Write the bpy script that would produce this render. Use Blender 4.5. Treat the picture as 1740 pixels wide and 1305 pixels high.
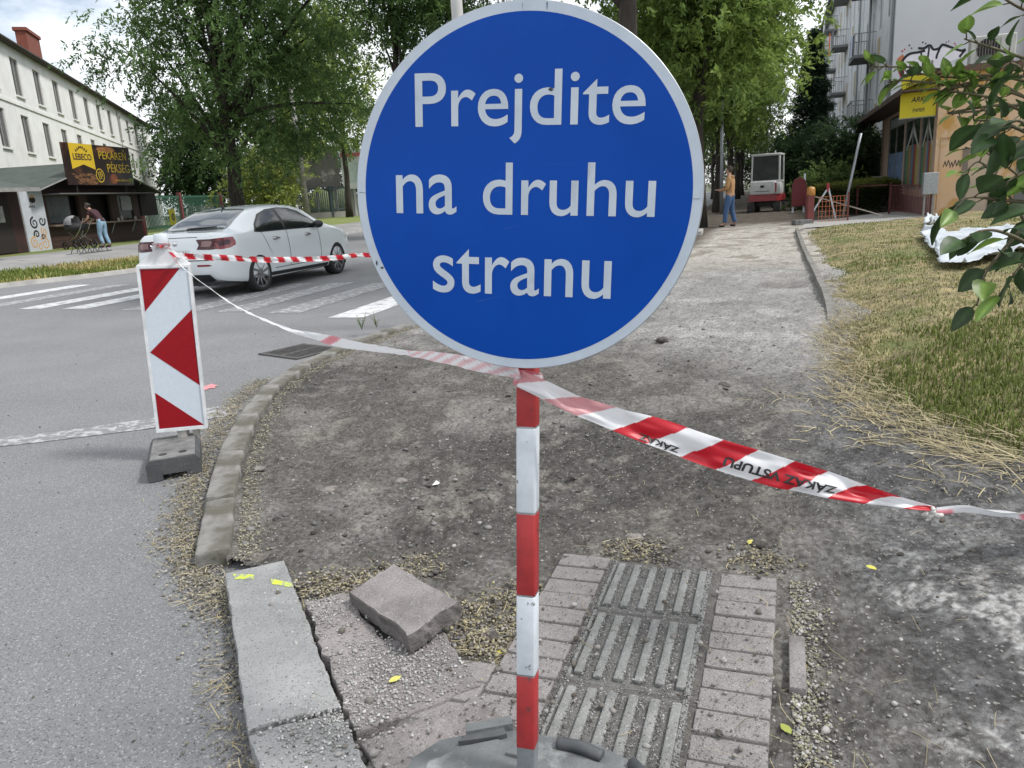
import bpy, bmesh, math, random
import numpy as np
from mathutils import Vector, Matrix
from mathutils.bvhtree import BVHTree
for o in list(bpy.data.objects): bpy.data.objects.remove(o)
SC = bpy.context.scene; COL = SC.collection
rad = math.radians
# ------------------------------------------------------------ camera
PITCH, ROLL, CH, FPX, PW, PH = rad(13.95), rad(3.4), 1.38, 1300.0, 1740.0, 1305.0
FW = Vector((0, math.cos(PITCH), -math.sin(PITCH)))
_r0, _u0 = Vector((1, 0, 0)), Vector((0, math.sin(PITCH), math.cos(PITCH)))
RT = _r0*math.cos(ROLL) - _u0*math.sin(ROLL)
UP = _u0*math.cos(ROLL) + _r0*math.sin(ROLL)
cd = bpy.data.cameras.new('camera'); cam = bpy.data.objects.new('camera', cd); COL.objects.link(cam)
cd.sensor_width = 36; cd.lens = FPX/PW*36; cd.clip_end = 2000; cd.clip_start = 0.05
mw = Matrix((RT, UP, -FW)).transposed().to_4x4(); mw.translation = Vector((0, 0, CH)); cam.matrix_world = mw
SC.camera = cam
# ------------------------------------------------------------ sky, sun, exposure
SUN_EL, SUN_AZ = rad(54), rad(104)          # azimuth measured clockwise from +Y
W = bpy.data.worlds.new('World'); SC.world = W; W.use_nodes = True
nt = W.node_tree; nt.nodes.clear()
def nd(t, typ, **kw):
    n = t.nodes.new(typ)
    for k, v in kw.items(): setattr(n, k, v)
    return n
_out = nd(nt, 'ShaderNodeOutputWorld'); _bg = nd(nt, 'ShaderNodeBackground')
_sky = nd(nt, 'ShaderNodeTexSky', sky_type='NISHITA'); _sky.sun_disc = False
_sky.sun_elevation = SUN_EL; _sky.sun_rotation = SUN_AZ; _sky.air_density = 1.0; _sky.dust_density = 1.5
_tc = nd(nt, 'ShaderNodeTexCoord'); _mp = nd(nt, 'ShaderNodeMapping'); _mp.inputs['Scale'].default_value = (1, 1, 2.2)
_ns = nd(nt, 'ShaderNodeTexNoise'); _ns.inputs['Scale'].default_value = 2.6; _ns.inputs['Detail'].default_value = 8; _ns.inputs['Roughness'].default_value = .55
_rp = nd(nt, 'ShaderNodeValToRGB'); _rp.color_ramp.elements[0].position = .36; _rp.color_ramp.elements[1].position = .52
_ns2 = nd(nt, 'ShaderNodeTexNoise'); _ns2.inputs['Scale'].default_value = 5; _ns2.inputs['Detail'].default_value = 6
_rp2 = nd(nt, 'ShaderNodeValToRGB')
_rp2.color_ramp.elements[0].color = (8.6, 9.0, 9.4, 1); _rp2.color_ramp.elements[1].color = (12.0, 12.2, 12.4, 1)
_rp2.color_ramp.elements[0].position = .35; _rp2.color_ramp.elements[1].position = .65
_mx = nd(nt, 'ShaderNodeMix', data_type='RGBA')
L = nt.links.new
L(_tc.outputs['Generated'], _mp.inputs['Vector']); L(_mp.outputs[0], _ns.inputs['Vector']); L(_mp.outputs[0], _ns2.inputs['Vector'])
L(_ns.outputs['Fac'], _rp.inputs['Fac']); L(_ns2.outputs['Fac'], _rp2.inputs['Fac'])
L(_rp.outputs['Color'], _mx.inputs['Factor']); L(_sky.outputs[0], _mx.inputs['A']); L(_rp2.outputs['Color'], _mx.inputs['B'])
L(_mx.outputs['Result'], _bg.inputs['Color']); _bg.inputs['Strength'].default_value = 0.10; L(_bg.outputs[0], _out.inputs['Surface'])
sl = bpy.data.lights.new('sun', 'SUN'); sl.energy = 2.3; sl.angle = rad(9); sl.color = (1, .97, .93)
so = bpy.data.objects.new('sun', sl); COL.objects.link(so)
_sd = Vector((math.sin(SUN_AZ)*math.cos(SUN_EL), math.cos(SUN_AZ)*math.cos(SUN_EL), math.sin(SUN_EL)))
so.rotation_euler = (-_sd).to_track_quat('-Z', 'Y').to_euler(); so.location = (0, -5, 40)
SC.view_settings.view_transform = 'Standard'; SC.view_settings.look = 'None'; SC.view_settings.gamma = 1; SC.view_settings.exposure = 0.48
SC.render.engine = 'CYCLES'; SC.cycles.max_bounces = 6; SC.cycles.transparent_max_bounces = 8
SC.cycles.use_denoising = True
# ------------------------------------------------------------ helpers
rng = np.random.default_rng(7); random.seed(7)
def ray(px, py): return FW + RT*((px-PW/2)/FPX) - UP*((py-PH/2)/FPX)
def G(px, py, z=0.0):
    d = ray(px, py); t = (z-CH)/d.z
    return Vector((d.x*t, d.y*t, z))
def D(px, py, depth):                       # point seen at a pixel, at a known distance north of the camera
    d = ray(px, py); t = depth/d.y
    return Vector((0, 0, CH)) + d*t
def hz(px): return 330 - (px-870)*math.tan(ROLL)          # horizon row
YAW = rad(19.5); U = Vector((math.sin(YAW), math.cos(YAW), 0)); VV = Vector((math.cos(YAW), -math.sin(YAW), 0))
_perm = {}
def vnoise(x, y, seed=0):
    x = np.asarray(x, float); y = np.asarray(y, float)
    if seed not in _perm: _perm[seed] = np.random.default_rng(seed).random((256, 256))
    T = _perm[seed]; xi = np.floor(x).astype(int); yi = np.floor(y).astype(int); fx = x-xi; fy = y-yi
    fx = fx*fx*(3-2*fx); fy = fy*fy*(3-2*fy)
    g = lambda a, b: T[a & 255, b & 255]
    return (g(xi, yi)*(1-fx)+g(xi+1, yi)*fx)*(1-fy) + (g(xi, yi+1)*(1-fx)+g(xi+1, yi+1)*fx)*fy
def fbm(x, y, sc=1., oc=4, seed=0, gain=.5):
    r = 0; a = 1; t = 0
    for i in range(oc):
        r = r + a*vnoise(np.asarray(x)*sc*2**i+13.7*i, np.asarray(y)*sc*2**i+7.3*i, seed+i); t += a; a *= gain
    return r/t
def sstep(a, b, x): x = np.clip((x-a)/(b-a), 0, 1); return x*x*(3-2*x)
def inpoly(x, y, poly):
    x = np.asarray(x); y = np.asarray(y); c = np.zeros(x.shape, bool); n = len(poly)
    for i in range(n):
        x1, y1 = poly[i][:2]; x2, y2 = poly[(i+1) % n][:2]
        if y1 == y2: continue
        c ^= ((y1 > y) != (y2 > y)) & (x < (x2-x1)*(y-y1)/(y2-y1)+x1)
    return c
def polydist(x, y, line):
    d = np.full(np.shape(x), 1e9)
    for (x1, y1), (x2, y2) in zip(line[:-1], line[1:]):
        dx, dy = x2-x1, y2-y1; t = np.clip(((x-x1)*dx+(y-y1)*dy)/(dx*dx+dy*dy), 0, 1)
        d = np.minimum(d, np.hypot(x-x1-t*dx, y-y1-t*dy))
    return d
def tag(o, label=None, cat=None, group=None, kind=None):
    if label: o['label'] = label
    if cat: o['category'] = cat
    if group: o['group'] = group
    if kind: o['kind'] = kind
    return o
def thing(name, label, cat, loc=(0, 0, 0), rz=0, group=None):
    o = bpy.data.objects.new(name, None); COL.objects.link(o); o.empty_display_size = .2
    o.location = loc; o.rotation_euler = (0, 0, rz)
    o.matrix_basis = Matrix.Translation(loc) @ Matrix.Rotation(rz, 4, 'Z')
    return tag(o, label, cat, group)
def raw(name, V, F, mat, parent=None, smooth=False, col=None, uv=None, midx=None):
    """V (n,3); F: array (m,k) or list of such arrays / lists"""
    me = bpy.data.meshes.new(name); V = np.asarray(V, float).reshape(-1, 3)
    if isinstance(F, np.ndarray): F = [F]
    if len(F) and not isinstance(F[0], np.ndarray):
        me.from_pydata([tuple(v) for v in V], [], [tuple(f) for f in F])
    else:
        n = sum(len(f) for f in F); nl = sum(f.size for f in F)
        me.vertices.add(len(V)); me.vertices.foreach_set('co', V.ravel())
        me.loops.add(nl); me.polygons.add(n)
        me.loops.foreach_set('vertex_index', np.concatenate([f.ravel() for f in F]).astype(np.int32))
        st = []; k = 0
        for f in F:
            st.append(k+np.arange(len(f))*f.shape[1]); k += f.size
        me.polygons.foreach_set('loop_start', np.concatenate(st).astype(np.int32))
        me.update(calc_edges=True)
    mats = mat if isinstance(mat, (list, tuple)) else [mat]
    for m in mats: me.materials.append(m)
    if midx is not None: me.polygons.foreach_set('material_index', np.asarray(midx, np.int32))
    if smooth: me.polygons.foreach_set('use_smooth', np.ones(len(me.polygons), bool))
    if col is not None:
        col = np.asarray(col, float)
        if col.shape[1] == 3: col = np.hstack([col, np.ones((len(col), 1))])
        a = me.color_attributes.new('Col', 'FLOAT_COLOR', 'POINT'); a.data.foreach_set('color', col.ravel())
    if uv is not None:
        l = me.uv_layers.new(name='UVMap'); vi = np.empty(len(me.loops), np.int32); me.loops.foreach_get('vertex_index', vi)
        l.data.foreach_set('uv', np.asarray(uv, float)[vi].ravel())
    me.validate(); me.update()
    o = bpy.data.objects.new(name, me); COL.objects.link(o)
    if parent: o.parent = parent
    return o
def cr(pts, n=8):                           # Catmull-Rom through points
    P = np.asarray([tuple(p) for p in pts], float); P = np.vstack([2*P[0]-P[1], P, 2*P[-1]-P[-2]]); out = []
    for i in range(1, len(P)-2):
        for t in np.linspace(0, 1, n, endpoint=False):
            a, b, c, d = P[i-1:i+3]
            out.append(.5*((2*b)+(c-a)*t+(2*a-5*b+4*c-d)*t*t+(3*b-a-3*c+d)*t**3))
    out.append(P[-2]); return np.array(out)
class MB:
    def __init__(s): s.bm = bmesh.new(); s.mi = 0
    def _mark(s, n0):
        s.bm.faces.ensure_lookup_table()
        for f in s.bm.faces[n0:]: f.material_index = s.mi
    def box(s, c, size, rz=0, bev=0, rot=None, seg=1):
        n0 = len(s.bm.faces); b = bmesh.new(); bmesh.ops.create_cube(b, size=1)
        bmesh.ops.scale(b, vec=size, verts=b.verts)
        if bev: bmesh.ops.bevel(b, geom=b.edges[:], offset=bev, segments=seg, profile=.5, affect='EDGES')
        M_ = Matrix.Translation(c) @ (rot.to_4x4() if rot is not None else Matrix.Rotation(rz, 4, 'Z'))
        bmesh.ops.transform(b, matrix=M_, verts=b.verts); s._join(b); s._mark(n0); return s
    def b2(s, lo, hi, bev=0):
        return s.box([(a+b)/2 for a, b in zip(lo, hi)], [abs(b-a) for a, b in zip(lo, hi)], bev=bev)
    def _join(s, b):
        me = bpy.data.meshes.new('tmp'); b.to_mesh(me); b.free(); s.bm.from_mesh(me); bpy.data.meshes.remove(me)
    def loft(s, rings, cap=True, closed=True):
        n0 = len(s.bm.faces); R = [[s.bm.verts.new(tuple(p)) for p in r] for r in rings]; k = len(R[0])
        for a, b in zip(R[:-1], R[1:]):
            for i in range(k if closed else k-1): s.bm.faces.new((a[i], a[(i+1) % k], b[(i+1) % k], b[i]))
        if cap and closed: s.bm.faces.new(R[0][::-1]); s.bm.faces.new(R[-1])
        s._mark(n0); return s
    def tube(s, pts, r, seg=8, cap=True):
        P = [Vector(p) for p in pts]; n = len(P); rs = r if hasattr(r, '__len__') else [r]*n; rings = []; ref = None
        for i in range(n):
            t = (P[min(i+1, n-1)]-P[max(i-1, 0)]).normalized()
            if ref is None: ref = t.orthogonal().normalized()
            ref = (ref - t*ref.dot(t)).normalized(); bi = t.cross(ref)
            rings.append([P[i]+(ref*math.cos(a)+bi*math.sin(a))*rs[i] for a in [2*math.pi*k/seg for k in range(seg)]])
        return s.loft(rings, cap)
    def bar(s, p0, p1, w, d, up=(0, 0, 1), bev=0):   # square bar
        p0, p1 = Vector(p0), Vector(p1); t = (p1-p0).normalized(); u = Vector(up); 
        if abs(t.dot(u)) > .98: u = Vector((0, 1, 0))
        x = t.cross(u).normalized(); y = x.cross(t)
        R = Matrix((x, y, t)).transposed()
        return s.box((p0+p1)/2, (w, d, (p1-p0).length), rot=R, bev=bev)
    def prism(s, poly, z0, z1, bev=0):
        n0 = len(s.bm.faces); b = bmesh.new(); 
        vs = [b.verts.new((p[0], p[1], z0)) for p in poly]; f = b.faces.new(vs); f.normal_update()
        if f.normal.z < 0: f.normal_flip()
        r = bmesh.ops.extrude_face_region(b, geom=[f]); 
        for v in [g for g in r['geom'] if isinstance(g, bmesh.types.BMVert)]: v.co.z = z1
        f.normal_flip() if f.is_valid else None
        bmesh.ops.recalc_face_normals(b, faces=b.faces)
        if bev: bmesh.ops.bevel(b, geom=[e for e in b.edges if abs(e.verts[0].co.z-z1) < 1e-6 and abs(e.verts[1].co.z-z1) < 1e-6], offset=bev, segments=2, profile=.6, affect='EDGES')
        s._join(b); s._mark(n0); return s
    def quad(s, *p):
        n0 = len(s.bm.faces); s.bm.faces.new([s.bm.verts.new(tuple(q)) for q in p]); s._mark(n0); return s
    def ball(s, c, r, sub=2, rot=None):
        n0 = len(s.bm.faces); b = bmesh.new(); bmesh.ops.create_icosphere(b, subdivisions=sub, radius=1)
        r = r if hasattr(r, '__len__') else (r, r, r); bmesh.ops.scale(b, vec=r, verts=b.verts)
        bmesh.ops.transform(b, matrix=Matrix.Translation(c) @ (rot.to_4x4() if rot is not None else Matrix()), verts=b.verts); s._join(b); s._mark(n0); return s
    def xf(s, M_): bmesh.ops.transform(s.bm, matrix=M_, verts=s.bm.verts); return s
    def build(s, name, mat, parent=None, smooth=False, angle=None):
        me = bpy.data.meshes.new(name); bmesh.ops.recalc_face_normals(s.bm, faces=s.bm.faces)
        s.bm.to_mesh(me); s.bm.free()
        for m in (mat if isinstance(mat, (list, tuple)) else [mat]): me.materials.append(m)
        if smooth or angle: me.polygons.foreach_set('use_smooth', np.ones(len(me.polygons), bool))
        if angle: me.set_sharp_from_angle(angle=rad(angle))
        o = bpy.data.objects.new(name, me); COL.objects.link(o)
        if parent: o.parent = parent
        return o
def copy_tree(o, parent=None):
    c = o.copy(); COL.objects.link(c)
    if parent: c.parent = parent
    for ch in o.children: copy_tree(ch, c)
    return c
# ------------------------------------------------------------ materials
def mat(name, c1, c2=None, rough=.7, metal=0, scale=6, bump=0, bscale=60, detail=6, lo=.35, hi=.65, spec=.5, coat=0, c3=None, s3=1.0, lo3=.5, hi3=.7, trans=0, stretch=None, attr=False):
    m = bpy.data.materials.new(name); m.use_nodes = True; t = m.node_tree; b = t.nodes['Principled BSDF']; K = t.links.new
    b.inputs['Roughness'].default_value = rough; b.inputs['Metallic'].default_value = metal
    b.inputs['Specular IOR Level'].default_value = spec; b.inputs['Coat Weight'].default_value = coat
    b.inputs['Coat Roughness'].default_value = .05
    tc = nd(t, 'ShaderNodeTexCoord'); vec = tc.outputs['Object']
    if stretch:
        mp = nd(t, 'ShaderNodeMapping'); mp.inputs['Scale'].default_value = stretch; K(vec, mp.inputs['Vector']); vec = mp.outputs[0]
    def noise(sc, de=6):
        n = nd(t, 'ShaderNodeTexNoise'); n.inputs['Scale'].default_value = sc; n.inputs['Detail'].default_value = de; n.inputs['Roughness'].default_value = .6
        K(vec, n.inputs['Vector']); return n.outputs['Fac']
    def ramp(f, a, b_):
        r = nd(t, 'ShaderNodeMapRange'); r.inputs['From Min'].default_value = a; r.inputs['From Max'].default_value = b_; K(f, r.inputs['Value']); return r.outputs[0]
    def mix(f, A, B, blend='MIX'):
        x = nd(t, 'ShaderNodeMix', data_type='RGBA', blend_type=blend)
        if isinstance(f, float): x.inputs['Factor'].default_value = f
        else: K(f, x.inputs['Factor'])
        for s_, v in (('A', A), ('B', B)):
            if isinstance(v, (tuple, list)): x.inputs[s_].default_value = (*v[:3], 1)
            else: K(v, x.inputs[s_])
        return x.outputs['Result']
    c = c1
    if attr:
        a = nd(t, 'ShaderNodeAttribute', attribute_name='Col'); c = a.outputs['Color']
        if c2: c = mix(ramp(noise(scale, detail), lo, hi), c, mix(1.0, c, c2, 'MULTIPLY'))
    elif c2: c = mix(ramp(noise(scale, detail), lo, hi), c1, c2)
    if c3: c = mix(ramp(noise(s3, 7), lo3, hi3), c, c3)
    if isinstance(c, (tuple, list)): b.inputs['Base Color'].default_value = (*c[:3], 1)
    else: K(c, b.inputs['Base Color'])
    if bump:
        bp = nd(t, 'ShaderNodeBump'); bp.inputs['Strength'].default_value = min(1, bump); bp.inputs['Distance'].default_value = .004 if bump <= 1 else .004*bump
        K(noise(bscale, 8), bp.inputs['Height']); K(bp.outputs[0], b.inputs['Normal'])
    if trans:
        tr = nd(t, 'ShaderNodeBsdfTranslucent'); ms = nd(t, 'ShaderNodeMixShader'); ms.inputs[0].default_value = trans
        o = t.nodes['Material Output']
        if isinstance(c, (tuple, list)): tr.inputs['Color'].default_value = (*c[:3], 1)
        else: K(c, tr.inputs['Color'])
        K(b.outputs[0], ms.inputs[1]); K(tr.outputs[0], ms.inputs[2]); K(ms.outputs[0], o.inputs['Surface'])
    return m
def glassy(name, c=(.02, .025, .03), rough=.06): return mat(name, c, rough=rough, spec=.8)
M = {}
M['galv'] = mat('galvanised_steel', (.36, .38, .40), (.26, .28, .30), rough=.45, metal=.6, scale=30)
M['white_paint'] = mat('white_paint', (.62, .66, .70), (.52, .56, .60), rough=.5, scale=14)
M['red_paint'] = mat('red_paint', (.33, .022, .025), (.27, .018, .02), rough=.45, scale=20)
M['black'] = mat('black_plastic', (.015, .015, .017), (.03, .03, .03), rough=.5)
M['rubber'] = mat('tyre_rubber', (.012, .012, .013), (.02, .02, .02), rough=.85)
M['chrome'] = mat('chrome', (.6, .6, .62), rough=.15, metal=1)
M['glass'] = glassy('dark_glass')
M['concrete'] = mat('concrete', (.32, .31, .29), (.22, .21, .20), rough=.9, scale=5, bump=.6, bscale=50)
M['leaf'] = mat('leaf', (1, 1, 1), rough=.55, attr=True, trans=.5, spec=.25)
M['blade'] = mat('grass_blade', (1, 1, 1), rough=.7, attr=True, trans=.25, spec=.2)
M['bark'] = mat('bark', (.055, .045, .036), (.025, .02, .017), rough=.95, scale=4, bump=2, bscale=14, stretch=(3, 3, .5))
# ------------------------------------------------------------ text
def text_geo(body, bold=0.0, shear=0.0):
    cu = bpy.data.curves.new('t', 'FONT'); cu.body = body; cu.size = 1; cu.offset = bold; cu.shear = shear; cu.resolution_u = 6
    o = bpy.data.objects.new('t', cu); COL.objects.link(o); dg = bpy.context.evaluated_depsgraph_get()
    me = bpy.data.meshes.new_from_object(o.evaluated_get(dg)); bpy.data.objects.remove(o)
    V = np.array([v.co[:2] for v in me.vertices]); F = [tuple(p.vertices) for p in me.polygons]
    bpy.data.meshes.remove(me); bpy.data.curves.remove(cu); return V, F
def text_fit(body, x0, x1, y0, y1, bold=0, shear=0):      # 2-D verts scaled into a box
    V, F = text_geo(body, bold, shear); lo, hi = V.min(0), V.max(0)
    return (V-lo)/(hi-lo)*np.array([x1-x0, y1-y0])+np.array([x0, y0]), F
def sticker(name, V2, F, origin, ex, ey, m, parent=None):  # flat marks on a plane
    V = [Vector(origin)+Vector(ex)*x+Vector(ey)*y for x, y in V2]
    return raw(name, [tuple(v) for v in V], F, m, parent)
# ============================================================ SETTING: ground, road, path, kerbs
def sheet(name, poly, z, m):
    return tag(raw(name, [(x, y, z) for x, y in poly], [tuple(range(len(poly)))], m), kind='structure')
M['soil'] = mat('soil', (.10, .10, .07), (.06, .08, .035), rough=1, scale=.6)
sheet('ground', [(-400, -60), (400, -60), (400, 600), (-400, 600)], -.12, M['soil'])
M['asphalt'] = mat('asphalt', (.195, .198, .204), (.155, .158, .164), rough=.85, scale=1.1, bump=1.2, bscale=190, lo=.3, hi=.7, c3=(.205, .207, .211), s3=.35, lo3=.5, hi3=.75)
_t = M['asphalt'].node_tree                                   # visible aggregate in the asphalt
def speckle(m, sc, col, lo, hi, dark=None):
    t = m.node_tree; b = t.nodes['Principled BSDF']; src = b.inputs['Base Color'].links[0].from_socket if b.inputs['Base Color'].links else None
    tc = nd(t, 'ShaderNodeTexCoord'); v = nd(t, 'ShaderNodeTexVoronoi'); v.inputs['Scale'].default_value = sc; t.links.new(tc.outputs['Object'], v.inputs['Vector'])
    sp = nd(t, 'ShaderNodeSeparateColor'); t.links.new(v.outputs['Color'], sp.inputs[0])
    r = nd(t, 'ShaderNodeMapRange'); r.inputs['From Min'].default_value = lo; r.inputs['From Max'].default_value = hi; t.links.new(sp.outputs[0], r.inputs['Value'])
    x = nd(t, 'ShaderNodeMix', data_type='RGBA'); t.links.new(r.outputs[0], x.inputs['Factor'])
    if src: t.links.new(src, x.inputs['A'])
    else: x.inputs['A'].default_value = b.inputs['Base Color'].default_value
    x.inputs['B'].default_value = (*col, 1); t.links.new(x.outputs['Result'], b.inputs['Base Color'])
speckle(M['asphalt'], 200, (.34, .34, .34), .84, 1.0)
speckle(M['asphalt'], 230, (.065, .065, .07), .80, 1.0)
sheet('road', [(-70, -12), (30, -12), (30, 120), (-70, 120)], 0, M['asphalt'])
M['marking'] = mat('road_marking', (.58, .59, .60), (.26, .26, .265), rough=.7, scale=7, detail=10, lo=.46, hi=.66, bump=.5, bscale=150)
M['worn'] = mat('worn_marking', (.46, .46, .47), (.215, .217, .222), rough=.8, scale=11, detail=10, lo=.38, hi=.50, bump=.5, bscale=150)
M['faint'] = mat('faint_marking', (.38, .38, .385), (.18, .183, .188), rough=.8, scale=14, detail=10, lo=.42, hi=.52)
def strip_rows(rows):                                          # quads between lists of points
    V = [p for r in rows for p in r]; n = len(rows[0]); F = []
    for i in range(len(rows)-1):
        for j in range(n-1): F.append((i*n+j, i*n+j+1, (i+1)*n+j+1, (i+1)*n+j))
    return V, F
zv, zf, wm = [], [], []
bd = Vector((math.sin(rad(17)), math.cos(rad(17)), 0)); bx = Vector((bd.y, -bd.x, 0))
def zbar(px, py, w, ln, worn):
    a = G(px, py, .004); k = len(zv)
    for q in (a, a+bx*w, a+bx*w+bd*ln, a+bd*ln): zv.append((q.x, q.y, .004))
    zf.append((k, k+1, k+2, k+3)); wm.append(worn)
for q in [(557, 540, .5, 3.2, 0), (455, 532, .5, 3.3, 1), (365, 530, .5, 3.3, 1), (205, 527, .5, 3.2, 1), (105, 525, .5, 3.2, 0), (30, 525, .5, 3.2, 0), (-50, 524, .5, 3.2, 1), (-120, 523, .5, 3.2, 0), (290, 529, .5, 3.2, 1)]: zbar(*q)
tag(raw('crosswalk_marking', zv, zf, [M['marking'], M['worn']], midx=wm), kind='structure')
st = [G(x, y, .004) for x, y in [(-160, 755), (60, 738), (250, 712), (405, 684), (403, 704), (255, 728), (60, 752), (-160, 775)]]
tag(raw('stop_line', [tuple(p) for p in st], [tuple(range(8))], M['faint']), kind='structure')
M['pink_spray'] = mat('pink_spray', (.75, .22, .24), (.24, .22, .225), rough=.8, scale=22, lo=.48, hi=.55)
def blob(cx, cy, rx, ry, z, n=14, s=0):
    r = np.random.default_rng(s); return [(cx+rx*math.cos(a)*q, cy+ry*math.sin(a)*q, z) for a, q in zip(np.linspace(0, 6.2, n), r.uniform(.6, 1.1, n))]
g = G(357, 658)
tag(raw('paint_spot', blob(g.x, g.y, .07, .11, .005), [tuple(range(14))], M['pink_spray']), kind='structure')
# verge on the far side of the street: kerb, grass, pavement, rising ground
KL = cr([(-18, 9), (-14, 13.5), (-11.2, 17.1), (-9.3, 19.7), (-8.6, 24), (-8, 30), (-6, 42), (0, 65), (6, 90)], 6)
T_ = np.gradient(KL, axis=0); T_ /= np.linalg.norm(T_, axis=1)[:, None]; N_ = np.stack([-T_[:, 1], T_[:, 0]], 1)
wg = np.interp(KL[:, 1], [0, 20, 26, 32], [1.9, 1.9, 1.2, .02])          # grass width
wp = np.interp(KL[:, 1], [0, 20, 30, 40], [4.6, 4.6, 3.6, 2.6])
def VH(d): return .10 + .32*sstep(0, 4.5, d)
def row(d): 
    d = d if hasattr(d, '__len__') else np.full(len(KL), d)
    P = KL + N_*np.asarray(d)[:, None]; return [(x, y, z) for (x, y), z in zip(P, VH(np.asarray(d)))]
M['kerb'] = mat('kerb_stone', (.24, .232, .218), (.165, .158, .147), rough=.95, scale=7, bump=2, bscale=45, c3=(.10, .095, .075), s3=6, lo3=.44, hi3=.62)
M['kerb_pale'] = mat('kerb_pale', (.42, .41, .39), (.30, .29, .28), rough=.9, scale=3, bump=1, bscale=40)
M['pave'] = mat('pavement_asphalt', (.27, .265, .26), (.19, .188, .186), rough=.9, scale=.9, bump=.8, bscale=80)
M['turf'] = mat('turf', (.30, .26, .11), (.13, .15, .045), rough=1, scale=1.6, bump=2, bscale=30, c3=(.36, .31, .17), s3=.8, lo3=.5, hi3=.65)
M['turf_green'] = mat('turf_green', (.13, .17, .04), (.18, .20, .06), rough=1, scale=1.2, bump=2, bscale=30)
V, F = strip_rows([[(x, y, -.03) for x, y, z in row(0.)], [(x, y, .10) for x, y, z in row(0.03)], row(.14)]); tag(raw('kerb', V, F, M['kerb_pale']), kind='structure')
V, F = strip_rows([row(.14), row(.14+wg*.5), row(.14+wg)]); tag(raw('grass_verge', V, F, M['turf'], smooth=True), kind='structure')
V, F = strip_rows([row(.14+wg), row(.14+wg+wp*.3), row(.14+wg+wp*.6), row(.14+wg+wp)]); tag(raw('pavement', V, F, M['pave'], smooth=True), kind='structure')
V, F = strip_rows([row(.14+wg+wp), row(12.), row(40.), row(120.)]); tag(raw('lawn', V, F, M['turf_green'], smooth=True), kind='structure')
# ---- torn-up path
KERB = [G(x, y, .06) for x, y in [(385, 942), (393, 868), (402, 795), (428, 720), (468, 662), (512, 628), (555, 606), (590, 590), (628, 574), (668, 562), (700, 551)]]
KC = [(p.x, p.y) for p in KERB]
SLL = [(G(x, y, .06).x, G(x, y, .06).y) for x, y in [(440, 960), (540, 1280)]]
LEFT = [(-.25, -1.5), (-.34, .4), (-.66, 1.75), (-1.02, 2.74)] + KC + [(-.7, 9.3), (-.2, 10.0), (1.9, 16), (5.4, 26), (27, 90)]
PATHPOLY = LEFT + [(60, 90), (60, -1.5)]
LAWN = [(2.30, 3.02), (2.10, 3.55), (2.02, 4.1), (2.08, 4.6), (2.30, 5.4), (2.62, 6.2), (2.9, 6.75), (3.38, 7.65), (4.2, 10.1), (5.62, 14.2), (7.5, 19.6), (8.0, 20.3), (9.6, 20.6), (12.2, 22.3), (40, 14), (40, 1.5), (3.2, 2.6)]
def SH(x, y): return x*U.x+y*U.y, x*VV.x+y*VV.y
def Hpath(x, y):
    s, t = SH(x, y); h = .040 + .050*(fbm(x, y, .9, 4, 3)-.5) + .050*(fbm(x, y, 5, 4, 9)-.5) + .044*(fbm(x, y, 22, 4, 21, .62)-.5)
    near = sstep(3.6, 2.6, s)*sstep(.35, .6, t)                       # old asphalt at the right front: flatter, higher
    h = h*(1-near) + near*(.045+.012*(fbm(x, y, 3, 3, 31)-.5)+.006*(fbm(x, y, 40, 3, 33)-.5))
    h = np.clip(h, .008, .085); pav = sstep(3.1, 2.75, s)*sstep(.75, .55, t)*sstep(-2.4, -2.0, t); h = h*(1-pav)+np.minimum(h, .048)*pav
    ridge = np.exp(-((s-11.5)/.5)**2)*.05*fbm(x, y, 1.5, 3, 41); return h+ridge-.004
rr = np.concatenate([[.25, .5], np.geomspace(.75, 100, 800)]); aa = np.radians(np.concatenate([np.linspace(-78, -47, 60, endpoint=False), np.linspace(-47, 47, 420, endpoint=False), np.linspace(47, 88, 60)]))
RR, AA = np.meshgrid(rr, aa, indexing='ij'); X, Y = RR*np.sin(AA), RR*np.cos(AA)-.15
Z = Hpath(X, Y); s, t = SH(X, Y)
i0 = np.arange(len(rr)-1)[:, None]*len(aa)+np.arange(len(aa)-1)[None]; Q = np.stack([i0, i0+1, i0+len(aa)+1, i0+len(aa)], -1).reshape(-1, 4)
cx, cy = X.ravel()[Q].mean(1), Y.ravel()[Q].mean(1); keep = inpoly(cx, cy, PATHPOLY) & (cx < 30)
Q = Q[keep]; us, inv = np.unique(Q, return_inverse=True); Q = inv.reshape(-1, 4)
x, y, z, s, t = [a.ravel()[us] for a in (X, Y, Z, s, t)]
n1, n2, n3, n4 = fbm(x, y, .8, 5, 50), fbm(x, y, 3, 5, 60), fbm(x, y, 14, 4, 70), fbm(x, y, 1.7, 6, 80, .65)
lerp = lambda a, b, f: a*(1-f)[:, None]+np.asarray(b)*f[:, None]
c = np.tile(np.array([.122, .116, .108]), (len(x), 1))
c = lerp(c, (.20, .192, .182), sstep(.45, .7, n2)); c = lerp(c, (.072, .068, .064), sstep(.5, .72, n1)*.8)
mid = sstep(5.2, 7.2, s+(n1-.5)*2.5+sstep(-1.5, .4, t)*1.6-.6)
c = lerp(c, (.29, .286, .278), mid*.92); c = lerp(c, (.37, .365, .357), mid*sstep(.48, .60, n4)*.85); c = lerp(c, (.15, .145, .14), mid*sstep(.56, .7, n1)*.7)
far = sstep(10.5, 14, s+(n1-.5)*3); c = lerp(c, (.47, .445, .405), far*.92); c = lerp(c, (.22, .195, .165), far*sstep(.5, .66, n2)*.7)
dark = sstep(23, 27, s)+sstep(-1.4, -2.0, t)*sstep(15, 18, s); dark = np.clip(dark, 0, 1); c = lerp(c, (.085, .07, .055), dark*.95)
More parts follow.
